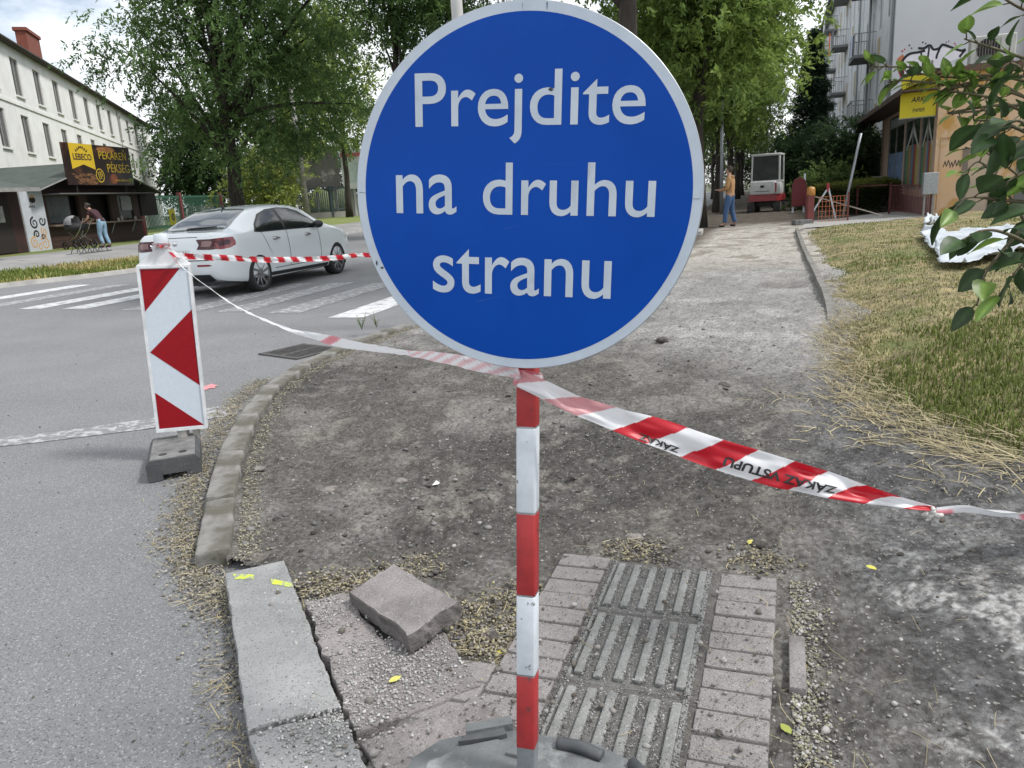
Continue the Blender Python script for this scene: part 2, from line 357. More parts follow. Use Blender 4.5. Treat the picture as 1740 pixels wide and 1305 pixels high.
n5 = fbm(x, y, 45, 3, 101, .6); asp = sstep(.10, .5, t+(n1-.5)*.5)*sstep(6.2, 4.6, s+(n1-.5))
c = lerp(c, (.10, .10, .103), asp*.85); lime = asp*sstep(.46, .55, fbm(x, y, 2.1, 7, 91, .72))*sstep(.38, .50, n5)*sstep(3.4, 2.4, s)
c = lerp(c, (.17, .17, .17), asp*sstep(.5, .6, n3)*.6); c = lerp(c, (.42, .42, .415), lime*.8*(.35+.65*sstep(.42, .55, n3)))
n5 = fbm(x, y, 45, 3, 101, .6); c *= (.46+.62*n3+.50*n5)[:, None]; pale = (1-mid)*(1-asp)*sstep(.60, .72, fbm(x, y, 7, 5, 111, .6)); c = lerp(c, (.27, .25, .225), pale*.55)
M['dirt'] = mat('dirt', (1, 1, 1), (.52, .50, .48), rough=1, attr=True, scale=45, lo=.4, hi=.62, bump=2.5, bscale=110, spec=.2)
speckle(M['dirt'], 150, (.30, .29, .27), .95, 1.0)
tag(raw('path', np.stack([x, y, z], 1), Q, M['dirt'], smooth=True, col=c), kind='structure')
# lawn and bank on the right
def Hlawn(x, y):
    d = polydist(x, y, LAWN[:14]); return .02+.13*sstep(0, .9, d)+.10*sstep(.5, 3, d)*sstep(16, 9, y)+.05*(fbm(x, y, .9, 3, 15)-.5)*sstep(0, .6, d)+.02*(fbm(x, y, 6, 3, 17)-.5)
gx = np.arange(1.8, 22, .12); gy = np.arange(1.4, 24, .12); X, Y = np.meshgrid(gx, gy, indexing='ij')
i0 = np.arange(len(gx)-1)[:, None]*len(gy)+np.arange(len(gy)-1)[None]; Q = np.stack([i0, i0+len(gy), i0+len(gy)+1, i0+1], -1).reshape(-1, 4)
Q = Q[inpoly(X.ravel()[Q].mean(1), Y.ravel()[Q].mean(1), LAWN)]; us, inv = np.unique(Q, return_inverse=True); Q = inv.reshape(-1, 4)
x, y = X.ravel()[us], Y.ravel()[us]
M['thatch'] = mat('thatch', (.33, .27, .14), (.12, .10, .055), rough=1, scale=5, bump=3, bscale=40, c3=(.11, .13, .04), s3=1.1, lo3=.5, hi3=.62)
tag(raw('grass_bank', np.stack([x, y, Hlawn(x, y)], 1), Q, M['thatch'], smooth=True), kind='structure')
M['cpave'] = mat('concrete_pavement', (.36, .35, .33), (.27, .26, .25), rough=.95, scale=2, bump=1, bscale=50)
sheet('pavement', [(7.6, 19.9), (8.0, 20.5), (9.6, 20.9), (12.3, 22.5), (40, 14.3), (41, 24), (12.6, 26), (10.6, 24.2), (9.2, 23.6)], .055, M['cpave'])
# pale concrete edging between path and lawn, and kerb along the path's street side far away
M['edging'] = mat('edging', (.22, .21, .195), (.12, .115, .10), rough=.95, scale=6, bump=2, bscale=40)
def kerb_stone(p0, p1, w, z0, z1, name, label, group, m, seed=0, bev=.014):
    p0, p1 = Vector((*p0[:2], 0)), Vector((*p1[:2], 0)); d = (p1-p0); ln = d.length; c_ = (p0+p1)/2
    b = bmesh.new(); bmesh.ops.create_cube(b, size=1); bmesh.ops.scale(b, vec=(w, ln-.014, z1-z0), verts=b.verts)
    bmesh.ops.bevel(b, geom=b.edges[:], offset=bev, segments=2, profile=.5, affect='EDGES')
    bmesh.ops.subdivide_edges(b, edges=[e for e in b.edges if e.calc_length() > .1], cuts=7, use_grid_fill=True)
    r = np.random.default_rng(seed)
    for v in b.verts:
        q = float(fbm(v.co.x*1+seed*3.1, v.co.y+v.co.z, 9, 3, 5)-.5); v.co += Vector((q*.012, q*.006, (float(fbm(v.co.x+seed, v.co.y+4, 14, 4, 8))-.5)*.013))
    q = MB(); q._join(b); o = q.build(name, m, smooth=True, angle=50) if False else q.build(name, m, angle=45)
    o.location = (c_.x, c_.y, (z0+z1)/2); o.rotation_euler = (r.uniform(-.02, .02), r.uniform(-.03, .03), math.atan2(-d.x, d.y)); return tag(o, label, 'kerb stone', group)
KG = 'rough kerb stones curving round the dug-up corner'
kl = cr([(p[0]-.055, p[1]) for p in KC], 12); cum = np.concatenate([[0], np.cumsum(np.linalg.norm(np.diff(kl, axis=0), axis=1))])
cuts = [0, .62, 1.38, 2.16, 2.95, 3.72, 4.5, cum[-1]]
cuts = [q for q in cuts if q < cum[-1]-.2]+[cum[-1]]
ords = ['nearest the yellow paint marks', 'second from the grey slab with yellow marks', 'third from the slab, right of the beacon foot', 'fourth from the slab, near the pink paint spot', 'fifth from the slab, at the bend of the curve', 'sixth from the slab, beside the drain grate', 'at the far end, under the rim of the sign']
for i, (a, b_) in enumerate(zip(cuts[:-1], cuts[1:])):
    p = [np.array([np.interp(q, cum, kl[:, 0]), np.interp(q, cum, kl[:, 1])]) for q in (a, b_)]
    kerb_stone(p[0], p[1], .135, -.06, .075, 'kerb_stone', 'weathered grey kerb stone '+ords[min(i, len(ords)-1)], KG, M['kerb'], i+2)
# far kerb stones, right edge of the path
edge = cr([(2.70, 6.35), (2.95, 6.9), (3.30, 7.75), (4.12, 10.1), (5.52, 14.2), (7.42, 19.6)], 10); ce = np.concatenate([[0], np.cumsum(np.linalg.norm(np.diff(edge, axis=0), axis=1))])
V = []; 
for dz, off in ((0, -.04), (.13, -.035), (.13, .035), (0, .04)):
    V.append([(x+off, y-off*.35, dz*.75*sstep(6.2, 8.6, y)+.03*(fbm(x*3, y*3, 1, 2, 4)-.5)+.02*sstep(6.2, 8.6, y)) for x, y in edge])
V, F = strip_rows(V); tag(raw('path_edging', V, F, M['edging']), kind='structure')
o = kerb_stone((5.05, 20.2), (5.35, 21.2), .22, 0, .16, 'kerb_stone', 'pale loose kerb stone lying behind the sign near the workman', 'loose kerb stones', M['kerb_pale'], 40)
# ============================================================ pavers, slabs
ZT = .070
M['slab_grey'] = mat('slab_grey', (.27, .275, .275), (.20, .205, .205), rough=.95, scale=6, bump=1.2, bscale=150, c3=(.33, .33, .33), s3=2.5)
M['slab_pink'] = mat('slab_pink', (.27, .245, .24), (.20, .18, .175), rough=.95, scale=7, bump=1.3, bscale=130, c3=(.15, .135, .13), s3=4, lo3=.52, hi3=.7)
M['slab_side'] = mat('slab_side', (.17, .155, .15), (.10, .09, .085), rough=1, scale=25, bump=3, bscale=60)
M['brick'] = mat('paver', (.27, .25, .245), (.20, .185, .18), rough=.95, scale=9, bump=1.3, bscale=160, c3=(.14, .13, .125), s3=6, lo3=.52, hi3=.7)
M['tactile'] = mat('tactile_tile', (.175, .172, .166), (.115, .113, .108), rough=.95, scale=9, bump=1.5, bscale=140)
M['rib'] = mat('tactile_rib', (.235, .238, .23), (.165, .168, .162), rough=.9, scale=12, bump=.8, bscale=150)
for k_ in ('slab_grey', 'slab_pink', 'brick', 'rib', 'tactile'):
    speckle(M[k_], 260, (.34, .33, .32), .90, 1.0); speckle(M[k_], 300, (.09, .085, .08), .90, 1.0)
def slab(name, poly, z0, z1, m, label, cat, group=None, jit=.004, step=.03, bev=.007, parent=None, seed=0):
    r = np.random.default_rng(seed); c_ = np.mean([p[:2] for p in poly], 0); out = []
    for (x1, y1), (x2, y2) in zip([p[:2] for p in poly], [p[:2] for p in poly[1:]+poly[:1]]):
        n = max(1, int(math.hypot(x2-x1, y2-y1)/step))
        for k in range(n):
            f = k/n; j = 0 if k == 0 else jit
            out.append((x1+(x2-x1)*f+r.normal()*j-c_[0], y1+(y2-y1)*f+r.normal()*j-c_[1]))
    o = MB().prism(out, z0, z1, bev).build(name, m, parent); o.location = (c_[0], c_[1], 0)
    return tag(o, label, cat, group)
gp = lambda *pts: [(G(x, y, ZT).x, G(x, y, ZT).y) for x, y in pts]
ks = slab('kerb_slab', gp((383, 975), (483, 953), (532, 1083), (578, 1204), (487, 1222), (421, 1243)), -.05, ZT+.004, M['slab_grey'], 'long grey concrete slab with yellow paint marks on its end', 'paving slab', jit=.002)
slab('kerb_slab', gp((422, 1249), (488, 1228), (580, 1210), (622, 1300), (700, 1420), (505, 1500)), -.05, ZT, M['slab_grey'], 'grey concrete slab at the bottom edge, below the yellow marked one', 'paving slab', jit=.003)
M['yellow_spray'] = mat('yellow_spray', (.48, .58, .05), (.27, .28, .22), rough=.8, scale=38, lo=.46, hi=.58)
for q in ([(396, 975), (432, 976), (431, 983), (398, 984)], [(460, 983), (496, 990), (498, 998), (462, 992)]):
    P_ = [G(a, b, ZT+.006) for a, b in q]; o = raw('paint_mark', [(p.x-ks.location.x, p.y-ks.location.y, ZT+.0055) for p in P_], [(0, 1, 2, 3)], M['yellow_spray'], ks)
slab('paving_slab', gp((517, 1021), (594, 1008), (612, 1045), (652, 1086), (690, 1080), (743, 1061), (817, 1164), (605, 1244), (562, 1138)), -.02, ZT, M['slab_pink'], 'large pinkish slab with a broken corner, covered in pale chippings', 'paving slab', 'broken pinkish paving slabs', jit=.005, seed=3)
slab('paving_slab', gp((610, 1258), (819, 1178), (862, 1225), (1000, 1400), (760, 1500)), -.03, ZT-.004, M['slab_pink'], 'pinkish slab partly under the grey sign base', 'paving slab', 'broken pinkish paving slabs', seed=4)
# tilted loose piece
A_, B_, C_ = G(592, 1006, .115), G(668, 957, .13), G(777, 1019, .165); D_ = A_+(C_-B_)*.90+Vector((.012, -.02, 0))
top = []; rs = np.random.default_rng(5)
for P0, P1 in ((A_, B_), (B_, C_), (C_, D_), (D_, A_)):
    n = 9
    for k in range(n): top.append(P0.lerp(P1, k/n)+Vector((rs.normal()*.004, rs.normal()*.004, 0))*(k > 0))
nn = (B_-A_).cross(C_-A_).normalized(); nn = -nn if nn.z < 0 else nn
cen = sum(top, Vector())/len(top)
q = MB(); q.loft([[p-cen-nn*.065+(cen-p)*.02 for p in top], [p-cen-nn*.03+Vector((rs.normal()*.005, rs.normal()*.005, 0)) for p in top], [p-cen-nn*.006 for p in top], [p-cen+(cen-p)*.03 for p in top]])
o = q.build('paving_slab', [M['slab_pink'], M['slab_side']]); o.location = cen
for p in o.data.polygons: p.material_index = 1 if abs(p.normal.dot(nn)) < .6 else 0
tag(o, 'loose broken slab piece tilted up on top of the dirt', 'paving slab', 'broken pinkish paving slabs')
M['bedding'] = mat('bedding', (.15, .14, .13), (.09, .085, .08), rough=1, scale=20, bump=2, bscale=90)
# tactile column and brick columns
O_ = G(1045, 950, ZT); E_ = G(915, 1245, ZT); w_ = (E_-O_).normalized(); v_ = Vector((-w_.y, w_.x, 0))
TW = (G(1215, 968, ZT)-O_).dot(v_); rowd = [(G(px, py, ZT)-O_).dot(w_) for px, py in [(1045, 950), (1012, 1043), (955, 1151)]]; rowd.append(rowd[2]+(rowd[2]-rowd[1])); rowd[1] = (rowd[0]+rowd[2])*.5-.02
def loc(a, b): return O_+w_*a+v_*b
rot_uv = math.atan2(v_.y, v_.x)
lab3 = ['ribbed tactile tile at the far end of its column', 'ribbed tactile tile in the middle of its column', 'ribbed tactile tile nearest the grey sign base']
for i in range(3):
    a0, a1 = rowd[i]+.004, rowd[i+1]-.004; ln = a1-a0; c_ = loc((a0+a1)/2, TW/2)
    tl = MB().box((0, 0, ZT/2-.025), (TW-.012, ln, ZT+.03), bev=.004).build('tactile_tile', M['tactile'])
    tl.location = (c_.x, c_.y, .0); tl.rotation_euler = (0, 0, rot_uv)
    tag(tl, lab3[i], 'tactile tile', 'ribbed tactile tiles')
    for j in range(6):
        xx = -TW/2+TW*(j+.62)/6.25; wd = TW/6.25*.48; r_ = np.random.default_rng(i*10+j)
        MB().box((xx, .0+r_.uniform(-.004, .004), ZT-.005), (wd, ln*.86, .017), bev=.0055, seg=2).build('rib', M['rib'], tl, angle=40)
    MB().box((TW/2-.016, 0, ZT-.006), (.016, ln*.97, .014), bev=.003).build('edge_strip', M['rib'], tl)
    MB().box((-TW/2+.008, 0, ZT-.006), (.010, ln*.97, .014), bev=.003).build('edge_strip', M['rib'], tl)
BW, BL = .0985, .197
OR = (G(1225, 970, ZT)-O_); or_a, or_b = OR.dot(w_), OR.dot(v_); RW = (G(1322, 978, ZT)-G(1225, 970, ZT)).length
sheet('paver_bedding', [tuple(loc(a, b)[:2]) for a, b in ((-.01, -.20), (-.01, or_b+RW+.004), (1.2, or_b+RW-.03), (1.2, -.37), (.70, -.37), (.69, -.20))], ZT-.012, M['bedding'])
tex = lambda i: ['first', 'second', 'third', 'fourth', 'fifth', 'sixth', 'seventh', 'eighth', 'ninth', 'tenth', 'eleventh', 'twelfth'][i]
def brick(a, b, ln, w, label, group, z=0, rz=0, tint=0, tl=(0, 0)):
    c_ = loc(a, b); o = MB().box((0, 0, ZT/2-.03), (w, ln, ZT+.06-.006), bev=.006, seg=2).build('paver_brick', M['brick'], angle=40)
    o.location = (c_.x, c_.y, z); o.rotation_euler = (tl[0], tl[1], rot_uv+rz); return tag(o, label, 'paver', group)
rb = np.random.default_rng(12)
for i in range(11):
    brick(or_a+.045+i*.0935, or_b+RW/2+i*-.0015, .086, RW-.006, f'pinkish brick paver right of the tactile tiles, {tex(i)} from the far end', 'single column of bricks right of the tactile tiles', z=rb.uniform(-.003, .002), rz=rb.uniform(-.015, .015), tl=(rb.uniform(-.012, .012), rb.uniform(-.012, .012)))
for i in range(10):
    brick(.03+i*.0935, -.108-.0*i, .086, .178, f'dusty brick paver left of the tactile tiles, {tex(i)} from the far end', 'bricks left of the tactile tiles', z=rb.uniform(-.004, .001), rz=rb.uniform(-.02, .02), tl=(rb.uniform(-.015, .015), rb.uniform(-.015, .015)))
for i in range(3):
    brick(.74+i*.0935, -.285, .086, .16, f'brick paver in the outer left column, {tex(i)} from the far end', 'outer left column of bricks', z=rb.uniform(-.006, .0), rz=rb.uniform(-.03, .03), tl=(rb.uniform(-.015, .015), rb.uniform(-.015, .015)))
brick(.46, TW+RW+.075, .26, .045, 'narrow broken concrete edging piece beside the brick column', None, z=-.012)
# drain grate
g0 = G(510, 597, .006); t = thing('drain_grate', 'dark iron drain grate set in the road beside the kerb', 'drain', (g0.x, g0.y, 0), rad(-38))
M['iron'] = mat('cast_iron', (.06, .06, .062), (.11, .10, .095), rough=.7, metal=.3, scale=20)
fr = MB()
for lo, hi in (((-.30, -.27, .001), (.30, -.22, .014)), ((-.30, .22, .001), (.30, .27, .014)), ((-.30, -.22, .001), (-.25, .22, .014)), ((.25, -.22, .001), (.30, .22, .014)), ((-.02, -.22, .001), (.02, .22, .014))): fr.b2(lo, hi)
fr.build('frame', M['iron'], t)
br = MB()
for k in range(11):
    y_ = -.2+k*.04
    for x0, x1 in ((-.25, -.02), (.02, .25)): br.b2((x0, y_-.009, .002), (x1, y_+.009, .012))
br.build('bars', M['iron'], t); raw('pit', [(-.25, -.22, .0015), (.25, -.22, .0015), (.25, .22, .0015), (-.25, .22, .0015)], [(0, 1, 2, 3)], M['black'], t)
# ============================================================ gravel, clods, straw, grass
ICO = None
def ico(sub=1):
    b = bmesh.new(); bmesh.ops.create_icosphere(b, subdivisions=sub, radius=1); v = np.array([q.co[:] for q in b.verts]); f = np.array([[x.index for x in p.verts] for p in b.faces]); b.free(); return v, f
OCT = (np.array([(1, 0, 0), (-1, 0, 0), (0, 1, 0), (0, -1, 0), (0, 0, 1), (0, 0, -1)], float), np.array([(0, 2, 4), (2, 1, 4), (1, 3, 4), (3, 0, 4), (2, 0, 5), (1, 2, 5), (3, 1, 5), (0, 3, 5)]))
def pebbles(name, P, size, cols, m, base, seed=0, flat=.65, kind='stuff'):
    r = np.random.default_rng(seed); bv, bf = base; n = len(P); k = len(bv)
    sc = size[:, None]*np.stack([r.uniform(.7, 1.3, n), r.uniform(.6, 1.1, n), r.uniform(.45, .9, n)*flat/.65], 1)
    v = bv[None]*sc[:, None]*r.uniform(.75, 1.2, (n, k, 1)); a = r.uniform(0, 6.28, n); ca, sa = np.cos(a)[:, None], np.sin(a)[:, None]
    tl = r.normal(0, .35, n)[:, None]; x, y, z = v[..., 0], v[..., 1], v[..., 2]; y, z = y*np.cos(tl)-z*np.sin(tl), y*np.sin(tl)+z*np.cos(tl)
    v = np.stack([x*ca-y*sa, x*sa+y*ca, z], -1)+P[:, None]
    f = (bf[None]+(np.arange(n)*k)[:, None, None]).reshape(-1, 3)
    return tag(raw(name, v.reshape(-1, 3), f, m, col=np.repeat(cols, k, 0)), kind=kind)
SLABS = [(o, [(v.co.x+o.location.x, v.co.y+o.location.y) for v in o.data.vertices if abs(v.co.z-max(q.co.z for q in o.data.vertices)) < .001]) for o in COL.objects if o.name.startswith(('kerb_slab', 'paving_slab')) and o.type == 'MESH']
def flatpoly(px): return gp(*px)
TOPS = [flatpoly(((383, 975), (483, 953), (578, 1204), (622, 1300), (700, 1420), (505, 1500), (420, 1243))), flatpoly(((517, 1021), (594, 1008), (652, 1086), (743, 1061), (817, 1164), (605, 1244))), flatpoly(((610, 1258), (819, 1178), (862, 1225), (1000, 1400), (760, 1500)))]
TILE = [tuple(loc(a, b)[:2]) for a, b in ((-.02, -.2), (-.02, TW+RW+.03), (1.05, TW+RW+.03), (1.05, -.2))]
def surf(x, y):
    z = Hpath(x, y)
    for p in TOPS+[TILE]: z = np.where(inpoly(x, y, p), ZT+.001, z)
    return z
M['stone'] = mat('stone_chips', (1, 1, 1), rough=.9, attr=True, spec=.3)
def scatter(n, fn, seed):
    r = np.random.default_rng(seed); x, y = fn(r, n); k = inpoly(x, y, PATHPOLY+[]) | (x < -.2); return x[k], y[k], r
grey = lambda r, n, lo=.12, hi=.42, warm=.02: (lambda b: np.stack([b+warm, b+warm*.4, b-warm*.3], 1))(np.clip(lo+(hi-lo)*r.beta(1.3, 2.2, n), .02, 1))
def polar(r, n, a0=-44, a1=44, r0=1.3, r1=9, p=.5):
    d = r0*(r1/r0)**(r.random(n)); a = np.radians(r.uniform(a0, a1, n)); return d*np.sin(a), d*np.cos(a)
# general crumbs on the dirt
x, y, r = scatter(20000, lambda r, n: polar(r, n), 1); k = ~inpoly(x, y, LAWN) & (vnoise(x*3, y*3, 5) > r.uniform(0.1, .8, len(x))); k &= inpoly(x, y, PATHPOLY) | (r.random(len(x)) < .12); x, y = x[k], y[k]
sz = (.0015+.004*r.random(len(x))**3)*(.75+.35*np.hypot(x, y)/2.5); pebbles('gravel', np.stack([x, y, surf(x, y)+sz*.2], 1), sz, grey(r, len(x), .04, .26), M['stone'], OCT, 2)
x, y, r = scatter(2600, lambda r, n: polar(r, n, -40, 44, 1.4, 8), 3); k = ~inpoly(x, y, LAWN) & (vnoise(x*2, y*2, 6) > r.uniform(.1, .75, len(x))); k &= inpoly(x, y, PATHPOLY) | (r.random(len(x)) < .04); x, y = x[k], y[k]
sz = .004+.010*r.random(len(x))**4; pebbles('gravel', np.stack([x, y, surf(x, y)+sz*.25], 1), sz, grey(r, len(x), .05, .40), M['stone'], ico(1), 4)
x, y, r = scatter(1500, lambda r, n: polar(r, n, -30, 20, 1.6, 8), 61); k = ~inpoly(x, y, LAWN) & ~inpoly(x, y, TILE) & (fbm(x, y, 1.3, 3, 62) > .46) & inpoly(x, y, PATHPOLY) & ~inpoly(x, y, TOPS[0]) & ~inpoly(x, y, TOPS[1]) & ~inpoly(x, y, TOPS[2]); x, y = x[k], y[k]
sz = .006+.016*r.random(len(x))**3; pebbles('rubble_crumbs', np.stack([x, y, surf(x, y)+sz*.2], 1), sz, grey(r, len(x), .03, .24, .006), M['stone'], ico(1), 63, .5)
# pale chippings thick on the slabs
def onslab(r, n):
    c_ = np.array([tuple(G(px, py, ZT)[:2]) for px, py in [(560, 1050), (640, 1110), (700, 1120), (740, 1140), (650, 1180), (560, 1170), (530, 1230), (600, 1230), (520, 1010)]]); i = r.integers(0, len(c_), n)
    return c_[i, 0]+r.normal(0, .075, n), c_[i, 1]+r.normal(0, .075, n)
x, y, r = scatter(4200, onslab, 7); k = inpoly(x, y, TOPS[0]) | inpoly(x, y, TOPS[1]) | inpoly(x, y, TOPS[2]); x, y = x[k], y[k]
sz = .0016+.0042*r.random(len(x))**2; pebbles('chippings', np.stack([x, y, surf(x, y)+sz*.3], 1), sz, grey(r, len(x), .17, .50, .012), M['stone'], ico(1), 8)
def ontile(r, n):
    a = r.uniform(0, 1.05, n); b = np.where(r.random(n) < .7, (r.integers(0, 7, n)+.02+r.normal(0, .13, n))*TW/6.25, r.uniform(-.19, TW+RW, n)); p = np.array(O_)[:2]+a[:, None]*np.array(w_)[:2]+b[:, None]*np.array(v_)[:2]; return p[:, 0], p[:, 1]
x, y, r = scatter(6500, ontile, 9); sz = .0013+.0030*r.random(len(x))**2; pebbles('chippings', np.stack([x, y, np.full(len(x), ZT+.003)], 1), sz, grey(r, len(x), .07, .42, .01), M['stone'], OCT, 10)
# dirt heap between slabs and the tilted piece
def gapf(r, n):
    c_ = np.array([tuple(G(px, py, ZT)[:2]) for px, py in [(820, 1080), (850, 1060), (800, 1030), (850, 1120), (540, 985), (600, 975), (700, 950), (880, 1000), (1290, 940), (1080, 925)]]); i = r.integers(0, len(c_), n); return c_[i, 0]+r.normal(0, .06, n), c_[i, 1]+r.normal(0, .06, n)
x, y, r = scatter(5000, gapf, 11); k = ~(inpoly(x, y, TOPS[1])); x, y = x[k], y[k]; sz = .002+.006*r.random(len(x))**2
cc = grey(r, len(x), .05, .34, .03); q = r.random(len(x)) < .35; cc[q] = np.array([.33, .30, .19])*r.uniform(.6, 1.2, (q.sum(), 1)); pebbles('dirt_crumbs', np.stack([x, y, Hpath(x, y)+sz*.4+.012*r.random(len(x))], 1), sz, cc, M['stone'], ico(1), 12)
# yellowish litter along the kerb and beside the bricks
def litter(r, n):
    ln = np.array([(-.30, .9), (-.62, 1.55), (-.95, 2.4), (-1.22, 2.75), (-1.42, 3.1), (-1.58, 3.6), (-1.72, 4.1), (-1.86, 4.8), (-1.98, 5.5), (-1.98, 6.2)]); s_ = r.uniform(0, len(ln)-1, n)**1.0; i = s_.astype(int); f = (s_-i)[:, None]
    p = ln[i]*(1-f)+ln[i+1]*f; return p[:, 0]-.02+r.normal(0, .05, n)-np.abs(r.normal(0, .05, n)), p[:, 1]+r.normal(0, .05, n)
r = np.random.default_rng(13); x, y = litter(r, 9000); sz = .002+.006*r.random(len(x))**2; cc = np.array([.27, .25, .20])*r.uniform(.45, 1.35, (len(x), 1)); q = r.random(len(x)) < .35; cc[q] = grey(r, q.sum(), .1, .4)
inslab = inpoly(x, y, TOPS[0]); x, y, sz, cc = x[~inslab], y[~inslab], sz[~inslab], cc[~inslab]
pebbles('kerb_litter', np.stack([x, y, .004+np.abs(r.normal(0, .006, len(x)))], 1), sz, cc, M['stone'], ico(1), 14)
def litter2(r, n):
    a = r.uniform(-.05, 1.05, n); b = TW+RW+.06+np.abs(r.normal(0, .05, n)); p = np.array(O_)[:2]+a[:, None]*np.array(w_)[:2]+b[:, None]*np.array(v_)[:2]; return p[:, 0], p[:, 1]
r = np.random.default_rng(15); x, y = litter2(r, 2600); sz = .002+.005*r.random(len(x))**2; cc = np.array([.27, .26, .18])*r.uniform(.4, 1.3, (len(x), 1)); q = r.random(len(x)) < .5; cc[q] = grey(r, q.sum(), .1, .5)
pebbles('edge_litter', np.stack([x, y, Hpath(x, y)+.003], 1), sz, cc, M['stone'], ico(1), 16)
# along the inner kerb: pale strip of crumbs
r = np.random.default_rng(17); i = r.uniform(0, len(kl)-1.01, 5000); ii = i.astype(int); f = (i-ii)[:, None]; p = kl[ii]*(1-f)+kl[ii+1]*f; x = p[:, 0]+.10+np.abs(r.normal(0, .05, len(i))); y = p[:, 1]+r.normal(0, .02, len(i)); sz = .002+.006*r.random(len(x))**2
cc = np.array([.26, .24, .185])*r.uniform(.5, 1.3, (len(x), 1)); pebbles('kerb_litter', np.stack([x, y, Hpath(x, y)+.003], 1), sz, cc, M['stone'], ico(1), 18)
# countable clods and stones
M['clod'] = mat('clod', (.05, .045, .04), (.10, .09, .08), rough=1, scale=30, bump=2, bscale=80)
M['rock'] = mat('rock', (.24, .22, .20), (.14, .13, .12), rough=1, scale=20, bump=2, bscale=70)
def clod(px, py, r_, m, label, cat, seed, flat=.6, z=None):
    zz = float(surf(np.array([G(px, py, .05).x]), np.array([G(px, py, .05).y]))[0]) if z is None else z; p = G(px, py, zz+r_*flat*.5)
    b = bmesh.new(); bmesh.ops.create_icosphere(b, subdivisions=3, radius=1); rg = np.random.default_rng(seed); ax = rg.uniform(.75, 1.25, 3)
    for v in b.verts:
        q = float(fbm(v.co.x+seed, v.co.y+v.co.z*1.7, 1.6, 4, 2)); q = round(q*6)/6*.5+q*.5
        v.co = Vector((v.co.x*ax[0], v.co.y*ax[1], v.co.z*flat))*r_*(.55+.85*q)
    qb = MB(); qb._join(b); o = qb.build('clod' if m is M['clod'] else 'rubble_piece', m, angle=35); o.location = p; o.rotation_euler = (0, 0, rg.uniform(0, 6)); return tag(o, label, cat)
for i, q in enumerate([(838, 1083, .024, 'clod', 'dark round clod in the gap beside the tilted slab'), (1447, 978, .016, 'clod', 'black flat clod on the asphalt right of the brick column'), (560, 832, .040, 'rock', 'grey rubble chunk in the dirt right of the beacon'), (440, 797, .034, 'rock', 'flat stone shard in the dirt close to the kerb'), (975, 812, .026, 'clod', 'dark clod in the dirt right of the pole'), (1080, 915, .036, 'rock', 'rubble lump at the far end of the tactile tiles'), (1290, 925, .03, 'clod', 'dark lump at the far end of the brick column'), (680, 818, .03, 'rock', 'thin rubble flake in the dirt left of the pole'), (1530, 942, .014, 'clod', 'small dark clod below the knotted tape'), (668, 695, .02, 'clod', 'little dark clod far out in the dirt below the white tape'), (1125, 578, .05, 'clod', 'dark clod on the path right below the sign'), (1230, 655, .035, 'clod', 'black clod on the grey path between sign and straw'), (1222, 843, .018, 'clod', 'small clod above the red and white tape'), (1222, 1246, .011, 'clod', 'tiny dark stone on a brick near the sign base'), (480, 780, .022, 'rock', 'small grey flake near the kerb in the dirt'), (735, 790, .016, 'rock', 'small stone beside the white paper scrap')]):
    clod(q[0], q[1], q[2], M[q[3]], q[4], 'clod' if q[3] == 'clod' else 'rubble', 30+i, .55 if q[3] == 'clod' else .4)
M['paper'] = mat('paper', (.75, .75, .74), rough=.8)
g0 = G(741, 826, .05); o = MB().quad((-.018, -.012, 0), (.014, -.016, .006), (.018, .010, .002), (.002, .022, .010)).build('paper_scrap', M['paper']); o.location = (g0.x, g0.y, g0.z+.01); tag(o, 'white scrap of paper on the dark dirt', 'litter')
def fallen(px, py, c_, label, seed):
    z = float(surf(np.array([G(px, py, .06).x]), np.array([G(px, py, .06).y]))[0])+.004; p = G(px, py, z); r = np.random.default_rng(seed); a = r.uniform(0, 6)
    sh = [(0, -.020), (.010, -.008), (.012, .004), (.006, .016), (0, .022), (-.006, .016), (-.012, .004), (-.010, -.008)]
    V = [(x*math.cos(a)-y*math.sin(a), x*math.sin(a)+y*math.cos(a), .003+.004*abs(x)*80*.3) for x, y in sh]
    o = raw('fallen_leaf', V, [tuple(range(8))], mat('fallen_leaf', c_, rough=.6)); o.location = p; return tag(o, label, 'leaf', 'fallen yellow leaves')
for i, q in enumerate([(852, 1108, (.45, .40, .06), 'yellow leaf in the gap left of the pole'), (672, 1155, (.50, .48, .12), 'yellow leaf on the large broken slab'), (1480, 965, (.55, .52, .08), 'yellow leaf beside the black flat clod'), (1363, 1132, (.42, .31, .09), 'orange yellow leaf right of the brick column'), (1275, 922, (.50, .45, .10), 'yellow leaf at the far end of the brick column'), (1336, 1240, (.27, .30, .06), 'greenish leaf near the bottom right of the bricks')]): fallen(q[0], q[1], q[2], q[3], 60+i)
